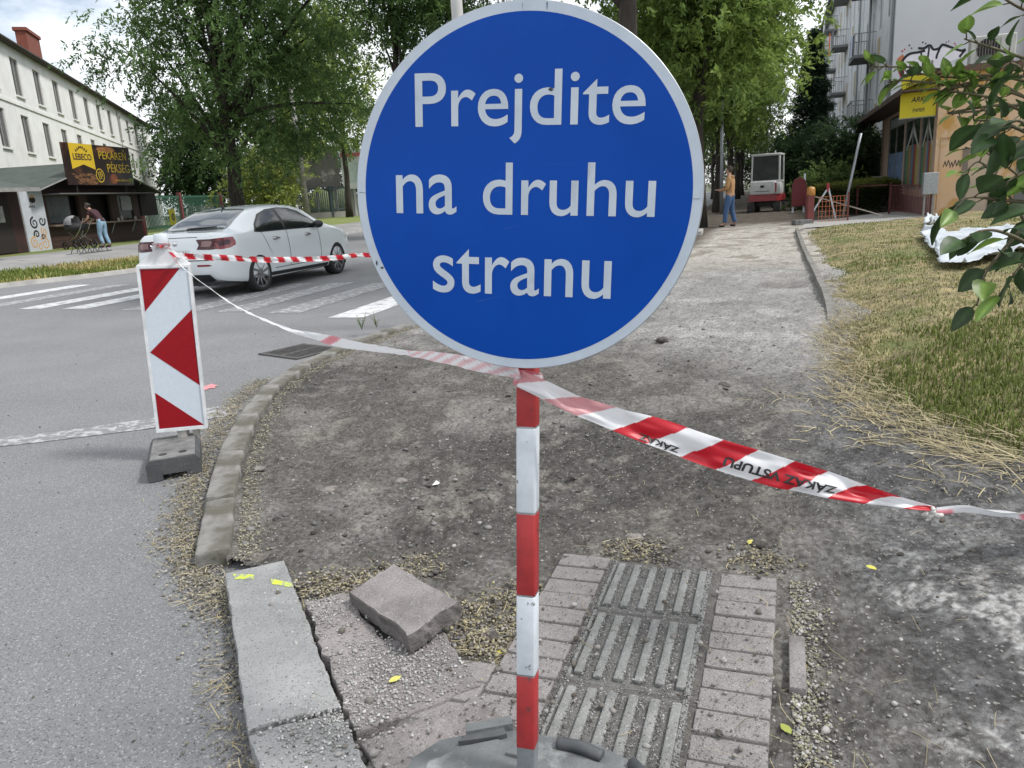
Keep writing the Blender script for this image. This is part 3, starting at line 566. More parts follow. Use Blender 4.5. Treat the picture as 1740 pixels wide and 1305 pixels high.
# straw
def straws(name, x, y, zf, ln, seed, cols, lift=.02, ang=None, w=.0022):
    r = np.random.default_rng(seed); n = len(x); a = r.uniform(0, 6.28, n) if ang is None else ang; cu = r.normal(0, .5, n); P = []; k = 4
    px, py = x.copy(), y.copy(); el = r.normal(.05, .12, n); pz = zf(x, y)+np.abs(r.normal(0, lift, n))+.003
    rows = []
    for j in range(k+1):
        dx, dy = np.cos(a), np.sin(a); W_ = w*(1.0 if j < k else .4)
        rows.append(np.stack([np.stack([px-dy*W_, py+dx*W_, pz], 1), np.stack([px+dy*W_, py-dx*W_, pz+W_*.5], 1)], 1))
        px = px+dx*ln/k; py = py+dy*ln/k; pz = np.maximum(pz+el*ln/k, zf(px, py)+.002); a = a+cu/k*1.2; el = el-.05
    V = np.stack(rows, 1).reshape(n, -1, 3); b = np.array([[2*j, 2*j+1, 2*j+3, 2*j+2] for j in range(k)])
    f = (b[None]+(np.arange(n)*2*(k+1))[:, None, None]).reshape(-1, 4)
    return tag(raw(name, V.reshape(-1, 3), f, M['blade'], col=np.repeat(cols, 2*(k+1), 0)), kind='stuff')
def edgepts(r, n, lo, hi, tmin, tmax):
    ln = np.array(LAWN[:12])[:, :2]; ln = np.vstack([[(4.2, 2.35), (3.0, 2.65)], ln]); s_ = tmin+(tmax-tmin)*r.random(n); i = s_.astype(int); f = (s_-i)[:, None]; p = ln[i]*(1-f)+ln[i+1]*f; d = ln[i+1]-ln[i]; d /= np.linalg.norm(d, axis=1)[:, None]
    nrm = np.stack([d[:, 1], -d[:, 0]], 1); o_ = r.uniform(lo, hi, n)+r.normal(0, .08, n); p = p+nrm*o_[:, None]; return p[:, 0], p[:, 1], np.arctan2(d[:, 1], d[:, 0])
def zmix(x, y): return np.where(inpoly(x, y, LAWN), Hlawn(x, y), Hpath(x, y))
scol = lambda r, n: np.array([.37, .32, .20])*np.clip(r.normal(.92, .33, (n, 1)), .25, 1.6)
r = np.random.default_rng(21); x, y, a = edgepts(r, 5600, .0, .20, 0, 10); straws('straw', x, y, zmix, r.uniform(.04, .18, len(x)), 22, scol(r, len(x)), .025, a+r.normal(0, .7, len(x)))
r = np.random.default_rng(23); x, y, a = edgepts(r, 380, -.40, .0, 0, 5); straws('straw', x, y, zmix, r.uniform(.04, .16, len(x)), 24, scol(r, len(x)), .004, None)
r = np.random.default_rng(25); x, y = polar(r, 170, 4, 42, 1.5, 5); straws('straw', x, y, lambda x, y: surf(x, y), r.uniform(.03, .11, len(x)), 26, scol(r, len(x))*.9, .002, None, .0009)
r = np.random.default_rng(27); x, y = litter(r, 1500); k = ~inpoly(x, y, TOPS[0]); x, y = x[k], y[k]; straws('straw', x, y, lambda x, y: np.full(len(x), .004), r.uniform(.02, .09, len(x)), 28, scol(r, len(x))*1.05, .008, None, .0013)
r = np.random.default_rng(29); x, y = gapf(r, 500); straws('straw', x, y, lambda x, y: Hpath(x, y), r.uniform(.02, .07, len(x)), 30, scol(r, len(x)), .008, None, .0012)
# grass blades
def blades(name, x, y, zf, h, cols, seed, w=.004, lean=.45):
    r = np.random.default_rng(seed); n = len(x); a = r.uniform(0, 6.28, n); le = np.abs(r.normal(0, lean, n)); z = zf(x, y); ca, sa = np.cos(a), np.sin(a); W_ = w*r.uniform(.7, 1.4, n)
    p0 = np.stack([x, y, z-.005], 1); sd = np.stack([-sa*W_, ca*W_, 0*W_], 1); d = np.stack([ca*np.sin(le), sa*np.sin(le), np.cos(le)], 1); d2 = np.stack([ca*np.sin(le*2.2), sa*np.sin(le*2.2), np.cos(le*2.2)], 1)
    m_ = p0+d*(h*.55)[:, None]; tp = m_+d2*(h*.5)[:, None]; V = np.stack([p0-sd, p0+sd, m_+sd*.8, m_-sd*.8, tp], 1).reshape(-1, 3); o_ = (np.arange(n)*5)[:, None]
    return tag(raw(name, V, [np.array([[0, 1, 2, 3]])+o_, np.array([[3, 2, 4]])+o_], M['blade'], col=np.repeat(cols, 5, 0)), kind='stuff')
r = np.random.default_rng(31); n = 110000; d = 3.2*(22/3.2)**r.random(n); a = np.radians(r.uniform(14, 44, n)); x, y = d*np.sin(a), d*np.cos(a)
k = inpoly(x, y, LAWN) & (polydist(x, y, LAWN[:14]) > .12*r.random(n)+.05); x, y = x[k], y[k]; n = len(x)
gr = sstep(.44, .60, fbm(x, y, .75, 4, 55)+.10*np.exp(-((y-5.0)/1.3)**2)+.04*np.exp(-((y-9.5-.3*x)/.7)**2)-.06*sstep(6.5, 8, y)); isg = r.random(n) < .36+.42*gr
cols = np.where(isg[:, None], np.array([.125, .155, .04])*r.uniform(.5, 1.5, (n, 1)), np.array([.35, .315, .165])*r.uniform(.4, 1.35, (n, 1)))
hh = np.where(isg, r.uniform(.025, .075, n)*(.55+.5*gr), r.uniform(.015, .05, n)); ww = .003*(1+.25*np.hypot(x, y)/4)
k = isg; blades('grass', x[k], y[k], Hlawn, hh[k], cols[k], 32, ww[k], .5); k = ~isg; blades('dry_grass', x[k], y[k], Hlawn, hh[k], cols[k], 33, ww[k], 1.0)
# far verge tufts
r = np.random.default_rng(35); n = 22000; i = r.uniform(0, 30, n); ii = i.astype(int); f = (i-ii)[:, None]; P_ = KL[ii]*(1-f)+KL[ii+1]*f; Nn = N_[ii]; wd = np.interp(P_[:, 1], KL[:, 1], wg); dd = .14+wd*r.random(n); P_ = P_+Nn*dd[:, None]
isg = r.random(n) < sstep(.4, .6, fbm(P_[:, 0], P_[:, 1], .5, 3, 56)); cols = np.where(isg[:, None], np.array([.16, .20, .05]), np.array([.38, .33, .15]))*r.uniform(.6, 1.35, (n, 1)); zz = VH(dd)
blades('grass', P_[:, 0], P_[:, 1], lambda x, y: zz, r.uniform(.05, .16, n), cols, 36, .012, .7)
# weeds at the kerb corner
for px, py, n, lb in ((615, 560, 9, 'sparse weed sprouting at the far kerb corner beside the sign'), (640, 556, 6, 'thin weed stalk at the kerb under the left rim of the sign')):
    g0 = G(px, py, .07); r = np.random.default_rng(px); q = MB(); LV = []
    for k in range(n):
        a = r.uniform(0, 6.28); h = r.uniform(.08, .2); e = Vector((math.cos(a)*h*.4, math.sin(a)*h*.4, h)); q.tube([(0, 0, 0), e*.5+Vector((0, 0, .01)), e], [.003, .002, .001], 4)
        for j in range(5): 
            p = e*(.3+.15*j); b_ = r.uniform(0, 6.28); t_ = Vector((math.cos(b_), math.sin(b_), .4))*.03; s_ = Vector((-math.sin(b_), math.cos(b_), 0))*.006; q.quad(p, p+t_*.5+s_, p+t_, p+t_*.5-s_)
    o = q.build('weed', mat('weed', (.10, .14, .04), rough=.7)); o.location = g0; tag(o, lb, 'weed')
# ============================================================ round road sign
def c2w(v): return RT*v[0]-UP*v[1]+FW*v[2]
sr = Vector((.965, .0707, -.2524)).normalized(); sdn = Vector((-.0104, .9733, .2294)); sdn = (sdn-sr*sdn.dot(sr)).normalized()
SR, SD = c2w(sr), c2w(sdn); SU = -SD; SN = SR.cross(SD)          # SN points away from the camera
SCEN = Vector((0, 0, CH))+ray(884, 329)*1.4571; RAD = .34
def on_sign(px, py, off=0.0):                                    # sign-plane coordinates seen at a pixel
    d = ray(px, py); o = Vector((0, 0, CH)); t = (SCEN-o).dot(SN)/d.dot(SN); p = o+d*t-SCEN; return p.dot(SR), p.dot(SU)
M['sign_blue'] = mat('sign_blue', (.0005, .052, .32), (.001, .064, .375), rough=.30, spec=.13, scale=2.5, c3=(.001, .040, .28), s3=3, lo3=.62, hi3=.8)
M['sign_white'] = mat('sign_white', (.50, .56, .63), (.44, .50, .57), rough=.45, scale=18, c3=(.34, .38, .43), s3=9, lo3=.62, hi3=.8)
M['alu'] = mat('aluminium', (.42, .44, .46), (.34, .36, .38), rough=.5, metal=.7, scale=12)
pb = Vector((G(895, 1326, .11).x, G(895, 1326, .11).y, .0))
sg = thing('road_sign', 'large round blue sign with a white rim reading Prejdite na druhu stranu', 'road sign', tuple(pb))
def frame_mesh(V, F, name, m, parent, off, thick=0):             # (u,v) shapes on the sign plane, off = towards the camera
    P = [SCEN+SR*u+SU*v-SN*off-pb for u, v in V]; return raw(name, [tuple(p) for p in P], F, m, parent)
def circ(r, n=160): return [(r*math.cos(a), r*math.sin(a)) for a in np.linspace(0, 2*math.pi, n, endpoint=False)]
q = MB(); C_ = lambda r, off: [SCEN+SR*u+SU*v-SN*off-pb for u, v in circ(r, 120)]
q.loft([C_(RAD-.004, -.018), C_(RAD-.001, -.018), C_(RAD, -.014), C_(RAD, -.001), C_(RAD-.001, .0)]); panel = q.build('panel', M['alu'], sg, angle=40)
ring = circ(RAD-.0015)+circ(.3191); n = 160
frame_mesh(ring, [(i, (i+1) % n, n+(i+1) % n, n+i) for i in range(n)], 'rim', M['sign_white'], sg, .0006)
face = frame_mesh(circ(.3206), [tuple(range(160))], 'face', M['sign_blue'], sg, .0010)
def sign_line(body, left, right, top, bot, bold):
    x0 = on_sign(*left)[0]; x1 = on_sign(*right)[0]; y1 = on_sign(*top)[1]; y0 = on_sign(*bot)[1]
    V, F = text_fit(body, x0, x1, y0, y1, bold); return frame_mesh(V, F, 'lettering', M['sign_white'], face, .0018)
sign_line('Prejdite', (706, 180), (1097, 185), (978, 116), (868, 244), .004)
sign_line('na', (674, 335), (776, 335), (725, 296.5), (725, 364), .004); sign_line('druhu', (821, 335), (1114, 335), (1002, 276), (1000, 368), .004)
sign_line('stranu', (736, 465), (1039, 470), (796, 423), (900, 503), .004)
# scratches, grime marks: thin dark film shapes on the face
M['grime'] = mat('grime', (.03, .03, .035), (.10, .12, .17), rough=.8, scale=200, lo=.45, hi=.6)
for (px, py, w_2, h_2) in ((930, 2, .0012, .02), (603.5+6, 327, .02, .0006), (1188, 338, .02, .0005), (650, 455, .004, .003), (936, 152, .006, .004), (641, 447, .0025, .006), (690, 536, .0006, .01), (888, 5, .0005, .014)):
    u, v = on_sign(px, py); rr_ = np.random.default_rng(int(px)); pts = [(u+w_2*math.cos(a)*rr_.uniform(.5, 1.1), v+h_2*math.sin(a)*rr_.uniform(.5, 1.1)) for a in np.linspace(0, 6, 11)]
    pts = [(a, b) if math.hypot(a, b) < RAD-.002 else (a*.98*RAD/math.hypot(a, b), b*.98*RAD/math.hypot(a, b)) for a, b in pts]
    frame_mesh(pts, [tuple(range(11))], 'grime_mark', M['grime'], panel, .0022)
M['scratch'] = mat('scratch', (.05, .12, .40), (.02, .07, .36), rough=.6)
rs0 = np.random.default_rng(8)
for k in range(14):
    a, b_ = rs0.uniform(-.26, .26, 2); an_ = rs0.choice([.05, 1.5])+rs0.normal()*.12; l_ = rs0.uniform(.01, .07); w_0 = rs0.uniform(.0002, .0006)
    if math.hypot(a, b_)+l_ < .31: frame_mesh([(a, b_-w_0), (a+l_*math.cos(an_), b_+l_*math.sin(an_)-w_0*.3), (a+l_*math.cos(an_), b_+l_*math.sin(an_)+w_0*.3), (a, b_+w_0)], [(0, 1, 2, 3)], 'scratch', M['scratch'], face, .0014)
# pole: square tube with red and white bands
PBm = Vector((pb.x, pb.y, .08)); axis = (D(896, 640, 1.548)-G(895, 1326, .11)).normalized(); PT = PBm+axis*1.5; pw = .040
xax = (SR-axis*SR.dot(axis)).normalized(); RM = Matrix((xax, axis.cross(xax), axis)).transposed()
def pole_bar(z0, z1, w, name, m, parent):
    p0, p1 = PBm+axis*z0, PBm+axis*z1; q = MB(); q.box((p0+p1)/2-pb, (w, w, z1-z0), rot=RM, bev=.004, seg=2); return q.build(name, m, parent, angle=50)
pole = pole_bar(0, (PT-PBm).length, pw, 'pole', M['galv'], sg)
def pole_z(py):                                                  # distance along the pole for an image row
    best = min(np.linspace(0, 1.3, 800), key=lambda k: abs((lambda p: PH/2-FPX*p.dot(UP)/p.dot(FW))(PBm+axis*k-Vector((0, 0, CH))-SN*.02)-py)); return float(best)
M['pole_white'] = mat('pole_white', (.60, .64, .68), (.50, .54, .58), rough=.5, scale=25, c3=(.12, .12, .12), s3=28, lo3=.655, hi3=.68)
M['pole_red'] = mat('pole_red', (.36, .025, .028), (.28, .02, .022), rough=.5, scale=30, c3=(.12, .03, .03), s3=30, lo3=.65, hi3=.68)
rows_ = [pole_z(k) for k in (1275, 1150, 1015, 875, 728, 600)]; rows_ += [rows_[-1]+.175, rows_[-1]+.35]
for i in range(len(rows_)-1):
    pole_bar(rows_[i], rows_[i+1], pw+.0016, 'red_band' if i % 2 == 0 else 'white_band', M['pole_red'] if i % 2 == 0 else M['pole_white'], pole)
for dz in (-.22, .2):
    p = SCEN+SU*dz+SN*.03-pb; MB().box(p, (.075, .052, .03), rot=Matrix((SR, SN, SU)).transposed(), bev=.003).build('clamp', M['galv'], sg)
# recycled plastic base plate
M['base_grey'] = mat('base_plastic', (.16, .17, .173), (.105, .113, .116), rough=.75, scale=8, bump=1, bscale=90, c3=(.30, .31, .305), s3=11, lo3=.55, hi3=.72)
M['base_dark'] = mat('base_recess', (.055, .06, .065), (.09, .095, .1), rough=.6, scale=20)
bz = math.atan2(SN.y, SN.x)-math.pi/2
bs = thing('sign_base', 'heavy grey plastic base plate holding the red and white pole', 'sign base', (pb.x+.015, pb.y-.01, .060), bz-.05)
q = MB(); q.prism([(-.36, -.34), (.36, -.34), (.40, -.28), (.40, .04), (.33, .12), (.27, .135), (.14, .185), (-.12, .185), (-.20, .165), (-.33, .10), (-.38, .02), (-.38, -.28)], .0, .045, .012); q.prism([(-.30, -.30), (.30, -.30), (.33, .0), (.25, .07), (.17, .105), (-.155, .125), (-.24, .08), (-.32, .0)], .04, .056, .010); q.xf(Matrix.Diagonal((.80, .9, 1, 1))); q.build('plate', M['base_grey'], bs, angle=40)
q = MB()
q.loft([[(-.215+.10*k+dx, .105+.055*k+dy, zz) for dx, dy, zz in ((0, .03, .03), (.0, .03, .060), (.015, .0, .064), (.015, .0, .03))] for k in (0, 1)])
q.build('lug', M['base_grey'], bs)
MB().tube(cr([(.02, .135, .05), (.075, .130, .055), (.13, .118, .05)], 6), .015, 10).build('handle', M['base_dark'], bs, True)
MB().prism([(-.21, .075), (-.20, .105), (-.12, .150), (-.105, .13), (-.125, .115)], .040, .0585, .001).build('recess', M['base_dark'], bs)
MB().tube([(.20, .115, .05), (.25, .055, .058), (.28, .01, .054)], .014, 8).build('handle', M['base_dark'], bs, True)
MB().box((0, .012, .056), (.085, .085, .016), bev=.005).build('socket', M['base_grey'], bs)
MB().prism([(-.085, .06), (-.03, .055), (-.012, .078), (-.045, .10), (-.075, .09)], .05, .066, .004).build('rib', M['base_grey'], bs)
MB().tube([(.10, .03, .056), (.135, .035, .061), (.16, .02, .057)], .011, 8).build('rib', M['base_dark'], bs, True)
# ============================================================ warning beacon on its foot
BL, TL = D(266, 735, 4.22), D(231, 452, 4.22); _o = Vector((0, 0, CH)); _d = ray(353, 727); BR = _o+_d*((BL-_o).dot(TL-BL)/_d.dot(TL-BL)); BR = BR if abs(BR.y-BL.y) < .16 else D(353, 727, 4.16)
ex, ey = BR-BL, TL-BL; bw, bh = ex.length, ey.length; ex.normalize(); ey = (ey-ex*ey.dot(ex)).normalized(); en = ex.cross(ey)   # towards the camera
if en.y > 0: en = -en
f0 = Vector(((BL.x+BR.x)/2, (BL.y+BR.y)/2, .0))-en*.05
bc = thing('warning_beacon', 'white upright warning beacon with red slanted and arrow shaped stripes', 'beacon', tuple(f0))
M['bplastic'] = mat('beacon_plastic', (.70, .71, .72), (.52, .54, .55), rough=.4, scale=12)
M['reflex_white'] = mat('reflective_white', (.54, .60, .66), (.50, .56, .62), rough=.35, scale=60)
M['reflex_red'] = mat('reflective_red', (.27, .004, .010), (.23, .004, .009), spec=.25, rough=.4, scale=50)
def bpos(u, v, o): return BL+ex*(u*bw)+ey*(v*bh)+en*o-f0
def bslab(poly, o0, o1, name, m, parent, bev=0):
    q = MB(); q.loft([[bpos(u, v, o0) for u, v in poly], [bpos(u, v, o1) for u, v in poly]]); return q.build(name, m, parent)
b1 = .055
fr_ = bslab([(0, 0), (1, 0), (1, 1), (.76, 1.065), (.60, 1.10), (.40, 1.10), (.26, 1.065), (0, 1)], -.055, -.002, 'frame', M['bplastic'], bc)
for pol in ([(0, 0), (1, 0), (1-b1, .018), (b1, .018)], [(1, 0), (1, 1), (1-b1, .985), (1-b1, .018)], [(0, 1), (0, 0), (b1, .018), (b1, .985)], [(0, 1), (b1, .985), (1-b1, .985), (1, 1)]):
    bslab(pol, -.002, .008, 'frame_lip', M['bplastic'], bc)
fc = bslab([(b1, .018), (1-b1, .018), (1-b1, .985), (b1, .985)], -.002, .001, 'face', M['reflex_white'], bc)
fl = lambda u, v: (b1+.01+u*(1-2*b1-.02), .022+v*.958)
for pol in ([(0, 1), (.84, 1), (0, .745)], [(1, .745), (0, .492), (1, .262)], [(0, .235), (1, 0), (0, 0)]):
    bslab([fl(*p) for p in pol], .001, .0022, 'red_stripe', M['reflex_red'], fc)
q = MB(); c0 = BL+ex*(.5*bw)+ey*(1.09*bh)-en*.028-f0
q.tube([c0, c0+ey*.035], .034, 14); q.tube([c0+ey*.025, c0+ey*.030, c0+ey*.078, c0+ey*.083], [.036, .039, .037, .033], 14); q.build('cap', mat('cap_plastic', (.58, .62, .66), (.48, .52, .55), rough=.25), bc, angle=40)
cb = BL+ex*(.5*bw)-en*.028; q = MB(); q.bar(cb-f0+ey*.01, Vector((cb.x, cb.y, .11))-f0, .05, .05); q.bar(cb-f0+ex*.07, Vector((cb.x, cb.y, .09))-f0+ex*.07, .03, .03); q.build('post', mat('post_pale', (.42, .40, .37), (.33, .31, .29), rough=.8, scale=20), bc)
dd_ = Vector((-.36, .933, 0)); fm = Vector((cb.x, cb.y, 0)); brz = math.atan2(dd_.y, dd_.x)-math.pi/2
M['foot'] = mat('foot_plastic', (.05, .052, .055), (.085, .087, .09), rough=.8, scale=9, bump=1, bscale=80, c3=(.14, .14, .137), s3=8, lo3=.62, hi3=.78)
M['foot_top'] = mat('foot_pale', (.20, .20, .195), (.10, .10, .10), rough=.9, scale=10, bump=1, bscale=80)
ft = thing('beacon_foot', 'dark grey recycled plastic foot with a notch, under the beacon', 'beacon foot', (G(299, 814).x, G(299, 814).y, 0), brz)
q = MB(); prof = [(-.135, .005), (-.06, .005), (-.06, .035), (.06, .035), (.06, .005), (.135, .005), (.135, .095), (.115, .118), (-.115, .118), (-.135, .095)]
q.loft([[(x, y_, z) for x, z in prof] for y_ in (0, .46)]); q.build('block', [M['foot']], ft)
MB().prism([(-.112, .01), (.112, .01), (.112, .45), (-.112, .45)], .1185, .121).build('pale_top', M['foot_top'], ft)  # thin paler sheet laid over the top of the dark block
q = MB(); [MB().tube([(x, .09, .1205), (x, .09, .1225)], .022, 10).build('hole', M['black'], ft) for x in (-.05, .05)]; q.bm.free()
# ============================================================ barrier tape
def tape_mat(name, red, white):
    m = bpy.data.materials.new(name); m.use_nodes = True; t = m.node_tree; b = t.nodes['Principled BSDF']; K = t.links.new
    a = nd(t, 'ShaderNodeAttribute', attribute_name='Col'); K(a.outputs['Color'], b.inputs['Base Color']); b.inputs['Roughness'].default_value = .38
    tr = nd(t, 'ShaderNodeBsdfTranslucent'); K(a.outputs['Color'], tr.inputs['Color']); ms = nd(t, 'ShaderNodeMixShader'); ms.inputs[0].default_value = .25
    K(b.outputs[0], ms.inputs[1]); K(tr.outputs[0], ms.inputs[2]); K(ms.outputs[0], t.nodes['Material Output'].inputs['Surface']); return m
M['tape'] = tape_mat('tape_plastic', 0, 0); TRED, TWH, TPK = np.array([.52, .012, .025]), np.array([.74, .75, .77]), np.array([.60, .20, .24])
def resample(pts, step):
    P = cr(pts, 20); L_ = np.concatenate([[0], np.cumsum(np.linalg.norm(np.diff(P[:, :3], axis=0), axis=1))]); n = max(8, int(L_[-1]/step)); q = np.linspace(0, L_[-1], n)
    return np.stack([np.interp(q, L_, P[:, k]) for k in range(P.shape[1])], 1), q
def tape(pts, name, label, colfn, nv=9, step=.006, crumple=.003, seed=0, parent=None):
    """pts rows: x,y,z,width,tilt(angle from vertical)"""
    P, Lq = resample(pts, step); n = len(P); T = np.gradient(P[:, :3], axis=0); T /= np.linalg.norm(T, axis=1)[:, None]; V = []; Cc = []
    vs = np.linspace(-1, 1, nv)
    up = np.array([0, 0, 1.]); sd = np.cross(T, up); sd /= np.linalg.norm(sd, axis=1)[:, None]; vert = np.cross(sd, T)
    wv = vert*np.cos(P[:, 4])[:, None]+sd*np.sin(P[:, 4])[:, None]; nv_ = np.cross(wv, T)
    for v in vs:
        off = crumple*(vnoise(Lq*18+seed, np.full(n, v*2.2+seed), 3)-.5)*2*(1+2*abs(v))+crumple*1.3*np.sin(v*3+Lq*9)
        V.append(P[:, :3]+wv*(v*P[:, 3]/2)[:, None]+nv_*off[:, None]); Cc.append(colfn(Lq, np.full(n, v), Lq[-1]))
    V = np.stack(V, 1).reshape(-1, 3); Cc = np.stack(Cc, 1).reshape(-1, 3)
    i0 = np.arange(n-1)[:, None]*nv+np.arange(nv-1)[None]; Q = np.stack([i0, i0+1, i0+nv+1, i0+nv], -1).reshape(-1, 4)
    o = raw(name, V, Q, M['tape'], parent, smooth=True, col=Cc)
    if label: tag(o, label, 'barrier tape')
    return o, P, Lq, wv, nv_
def stripes(per, sh, red=TRED, ph=0.0, amp=1.0):
    def f(L_, v, tot): return np.where((((L_+sh*v+ph)/per) % 1 < .5)[:, None], red, TWH)*1.0
    return f
tp = lambda px, py, d, w, a=0.: (*D(px, py, d), w, a)
# wide tape on the right, from the pole to the knot
cut = lambda: None
def f_right(L_, v, tot):
    base = stripes(.150, -.034, ph=.055)(L_, v, tot); fold = (L_ < .20+.05*v); c = base.copy(); c[fold] = c[fold]*.62+TWH*.38; return c
pr = [tp(884, 648, 1.52, .042), tp(925, 667, 1.50, .044), tp(985, 695, 1.49, .046), tp(1050, 718, 1.48, .056), tp(1120, 741, 1.47, .068), tp(1200, 770, 1.455, .073), tp(1290, 798, 1.445, .075), tp(1380, 822, 1.435, .066), tp(1460, 842, 1.43, .046), tp(1530, 858, 1.425, .026), tp(1588, 869, 1.42, .010)]
pr = [tuple(p[:2])+(p[2]+.006, p[3]*.86, -.15) for p in pr]
o, P, Lq, wv, nv_ = tape(pr, 'barrier_tape', 'wide red and white tape with black lettering, right of the pole', f_right, nv=25, step=.0025, seed=4)
V, F = text_geo('ZÁKAZ VSTUPU', .03); lo, hi = V.min(0), V.max(0)
def put_text(l0, l1, vlo, vhi, V=V, F=F, clip=None):            # upside-down lettering along the tape
    u = (V-lo)/(hi-lo); ll = l1-(l1-l0)*u[:, 0]; vv_ = vhi-(vhi-vlo)*u[:, 1]; out = []
    for l_, v in zip(ll, vv_):
        k = np.interp(l_, Lq, np.arange(len(Lq))); i = int(k); f = k-i; i2 = min(i+1, len(Lq)-1); p = P[i]*(1-f)+P[i2]*f; sgn = -1 if nv_[i][1] > 0 else 1
        off = .003*(vnoise(np.array([l_*18+4]), np.array([v*2.2+4]), 3)[0]-.5)*2*(1+2*abs(v))+.004*np.sin(v*3+l_*9)
        out.append(p[:3]+wv[i]*(v*p[3]/2)+nv_[i]*off+nv_[i]*sgn*.0022)
    return raw('lettering', out, F, M['black'], o)
LX = lambda px: float(np.interp(px, [884, 925, 985, 1050, 1120, 1200, 1290, 1380, 1460, 1530, 1588], np.interp(range(11), np.linspace(0, 10, len(Lq)), Lq) if False else [Lq[int(np.argmin(np.linalg.norm(P[:, :3]-np.array(q[:3]), axis=1)))] for q in pr]))
put_text(LX(1232), LX(1422), -.72, .04)
V2, F2 = text_geo('ZÁKAZ', .03); lo, hi = V2.min(0), V2.max(0); put_text(LX(1092), LX(1160), -.95, -.45, V2, F2)
def f_white(L_, v, tot): 
    c = np.tile(TWH*.92, (len(L_), 1)); k = ((L_*7) % 1 < .18) & (v < .3); c[k] = TPK; return c
kn = D(1585, 872, 1.42)
tape([tp(1592, 868, 1.42, .010, 0), tp(1640, 867, 1.40, .016, .4), tp(1700, 873, 1.38, .017, .2), tp(1780, 876, 1.35, .016, .3), tp(1950, 868, 1.3, .02, .3), tp(2300, 800, 1.25, .02, .3)], 'barrier_tape', 'thin twisted white tape leading right from the knot', f_white, 5, .008, .003, 8)
q = MB(); rk = np.random.default_rng(3)
for k in range(7): a = Vector(rk.normal(0, .006, 3)); b_ = Vector(rk.normal(0, .006, 3)); q.tube([kn+a, kn+(a+b_)*.5+Vector((0, -.006, 0)), kn+b_], [.004, .0055, .004], 6)
q.tube([kn, kn+Vector((-.008, 0, -.012)), kn+Vector((-.014, -.004, -.014))], [.006, .005, .002], 6); 
tag(q.build('tape_knot', mat('tape_bundle', (.58, .58, .56), (.40, .38, .35), rough=.5, scale=90), None, True), 'crumpled white knot joining two tapes', 'tape knot')
# twisted white tape from the beacon cap to the pole
def f_left(L_, v, tot):
    c = np.tile(TWH*.95, (len(L_), 1)); f = L_/tot
    for a, b_ in ((.545, .585), (.02, .035)): k = (f+.02*v > a) & (f+.02*v < b_); c[k] = TPK
    k = (f > .80) & (((f*38+v*.6) % 1) < .5); c[k] = TPK*.6+TWH*.4; return c
pl_ = [tp(282, 428, 4.16, .030, 0), tp(330, 470, 3.95, .022, .8), tp(400, 519, 3.62, .020, 1.2), tp(480, 556, 3.22, .022, 2.0), tp(530, 570, 2.95, .034, 2.8), tp(570, 580, 2.72, .050, 3.1), tp(610, 588, 2.50, .036, 3.0), tp(690, 599, 2.10, .024, 3.3), tp(750, 608, 1.85, .038, 3.2), tp(820, 622, 1.64, .040, 3.0), tp(882, 634, 1.515, .030, 3.1)]
pl_ = [tuple(p[:3])+(p[3]*.72, p[4]) for p in pl_]
tape(pl_, 'barrier_tape', 'sagging twisted white tape from the beacon to the pole', f_left, 7, .008, .0012, 12)
# short wrap of tape round the pole
q = MB(); pc = PBm+axis*(pole_z(646)); hw = .0235
tape([(*(pc+RM @ Vector((x, y, z))), .030, 0.) for x, y, z in ((-hw, hw, 0), (-hw, -hw, .004), (0, -hw-.002, .006), (hw, -hw, .002), (hw, hw, -.006), (0, hw+.002, -.004), (-hw, hw, .002), (-hw, -hw, .010), (hw, -hw, -.004), (hw, hw, -.008))], 'tape_wrap', 'pink and white tape wound round the pole below the sign', lambda L_, v, t: np.where((((L_*11+v*.4) % 1) < .55)[:, None], TPK, TWH), 5, .004, .002, 20)
# tape from the beacon cap to the right, behind the sign
tape([tp(285, 432, 4.20, .022, 0), tp(330, 436, 4.4, .034, .3), tp(400, 439, 4.8, .036, .3), tp(460, 441.5, 5.2, .037, .2), tp(520, 440.5, 5.6, .037, .3), tp(575, 437.5, 5.9, .038, .2), tp(622, 433.5, 6.2, .036, .3), tp(690, 440, 6.6, .036, .3), tp(740, 475, 6.9, .036, .3), tp(760, 545, 7.6, .03, .2)], 'barrier_tape', 'red and white striped tape stretched in front of the white car', stripes(.165, .02, ph=.03), 5, .008, .002, 30)
cc = c0+f0+ey*.02; q = MB()
tape([(*(cc+Vector((.040*math.cos(a), .040*math.sin(a), .007*math.sin(a*1.7)))), .024, .1) for a in np.linspace(0, 11, 16)], 'tape_wrap', 'crumpled tape wound round the top of the beacon', lambda L_, v, t: np.where((((L_*7+v*.5) % 1) < .3)[:, None], TRED, TWH*.95), 5, .006, .006, 40)
q = MB(); rk = np.random.default_rng(9)
for k in range(9): a = rk.uniform(-1, 1); q.quad(*[tuple(cc+Vector((.045*a+rk.normal(0, .014), -.050+rk.normal(0, .008), rk.normal(0, .010)))) for _ in range(4)])
tag(q.build('tape_bow', mat('tape_film', (.66, .68, .70), (.55, .08, .09), rough=.35, scale=25, lo=.5, hi=.55)), 'loose white tape ends tied in a bow on the beacon', 'tape ends')
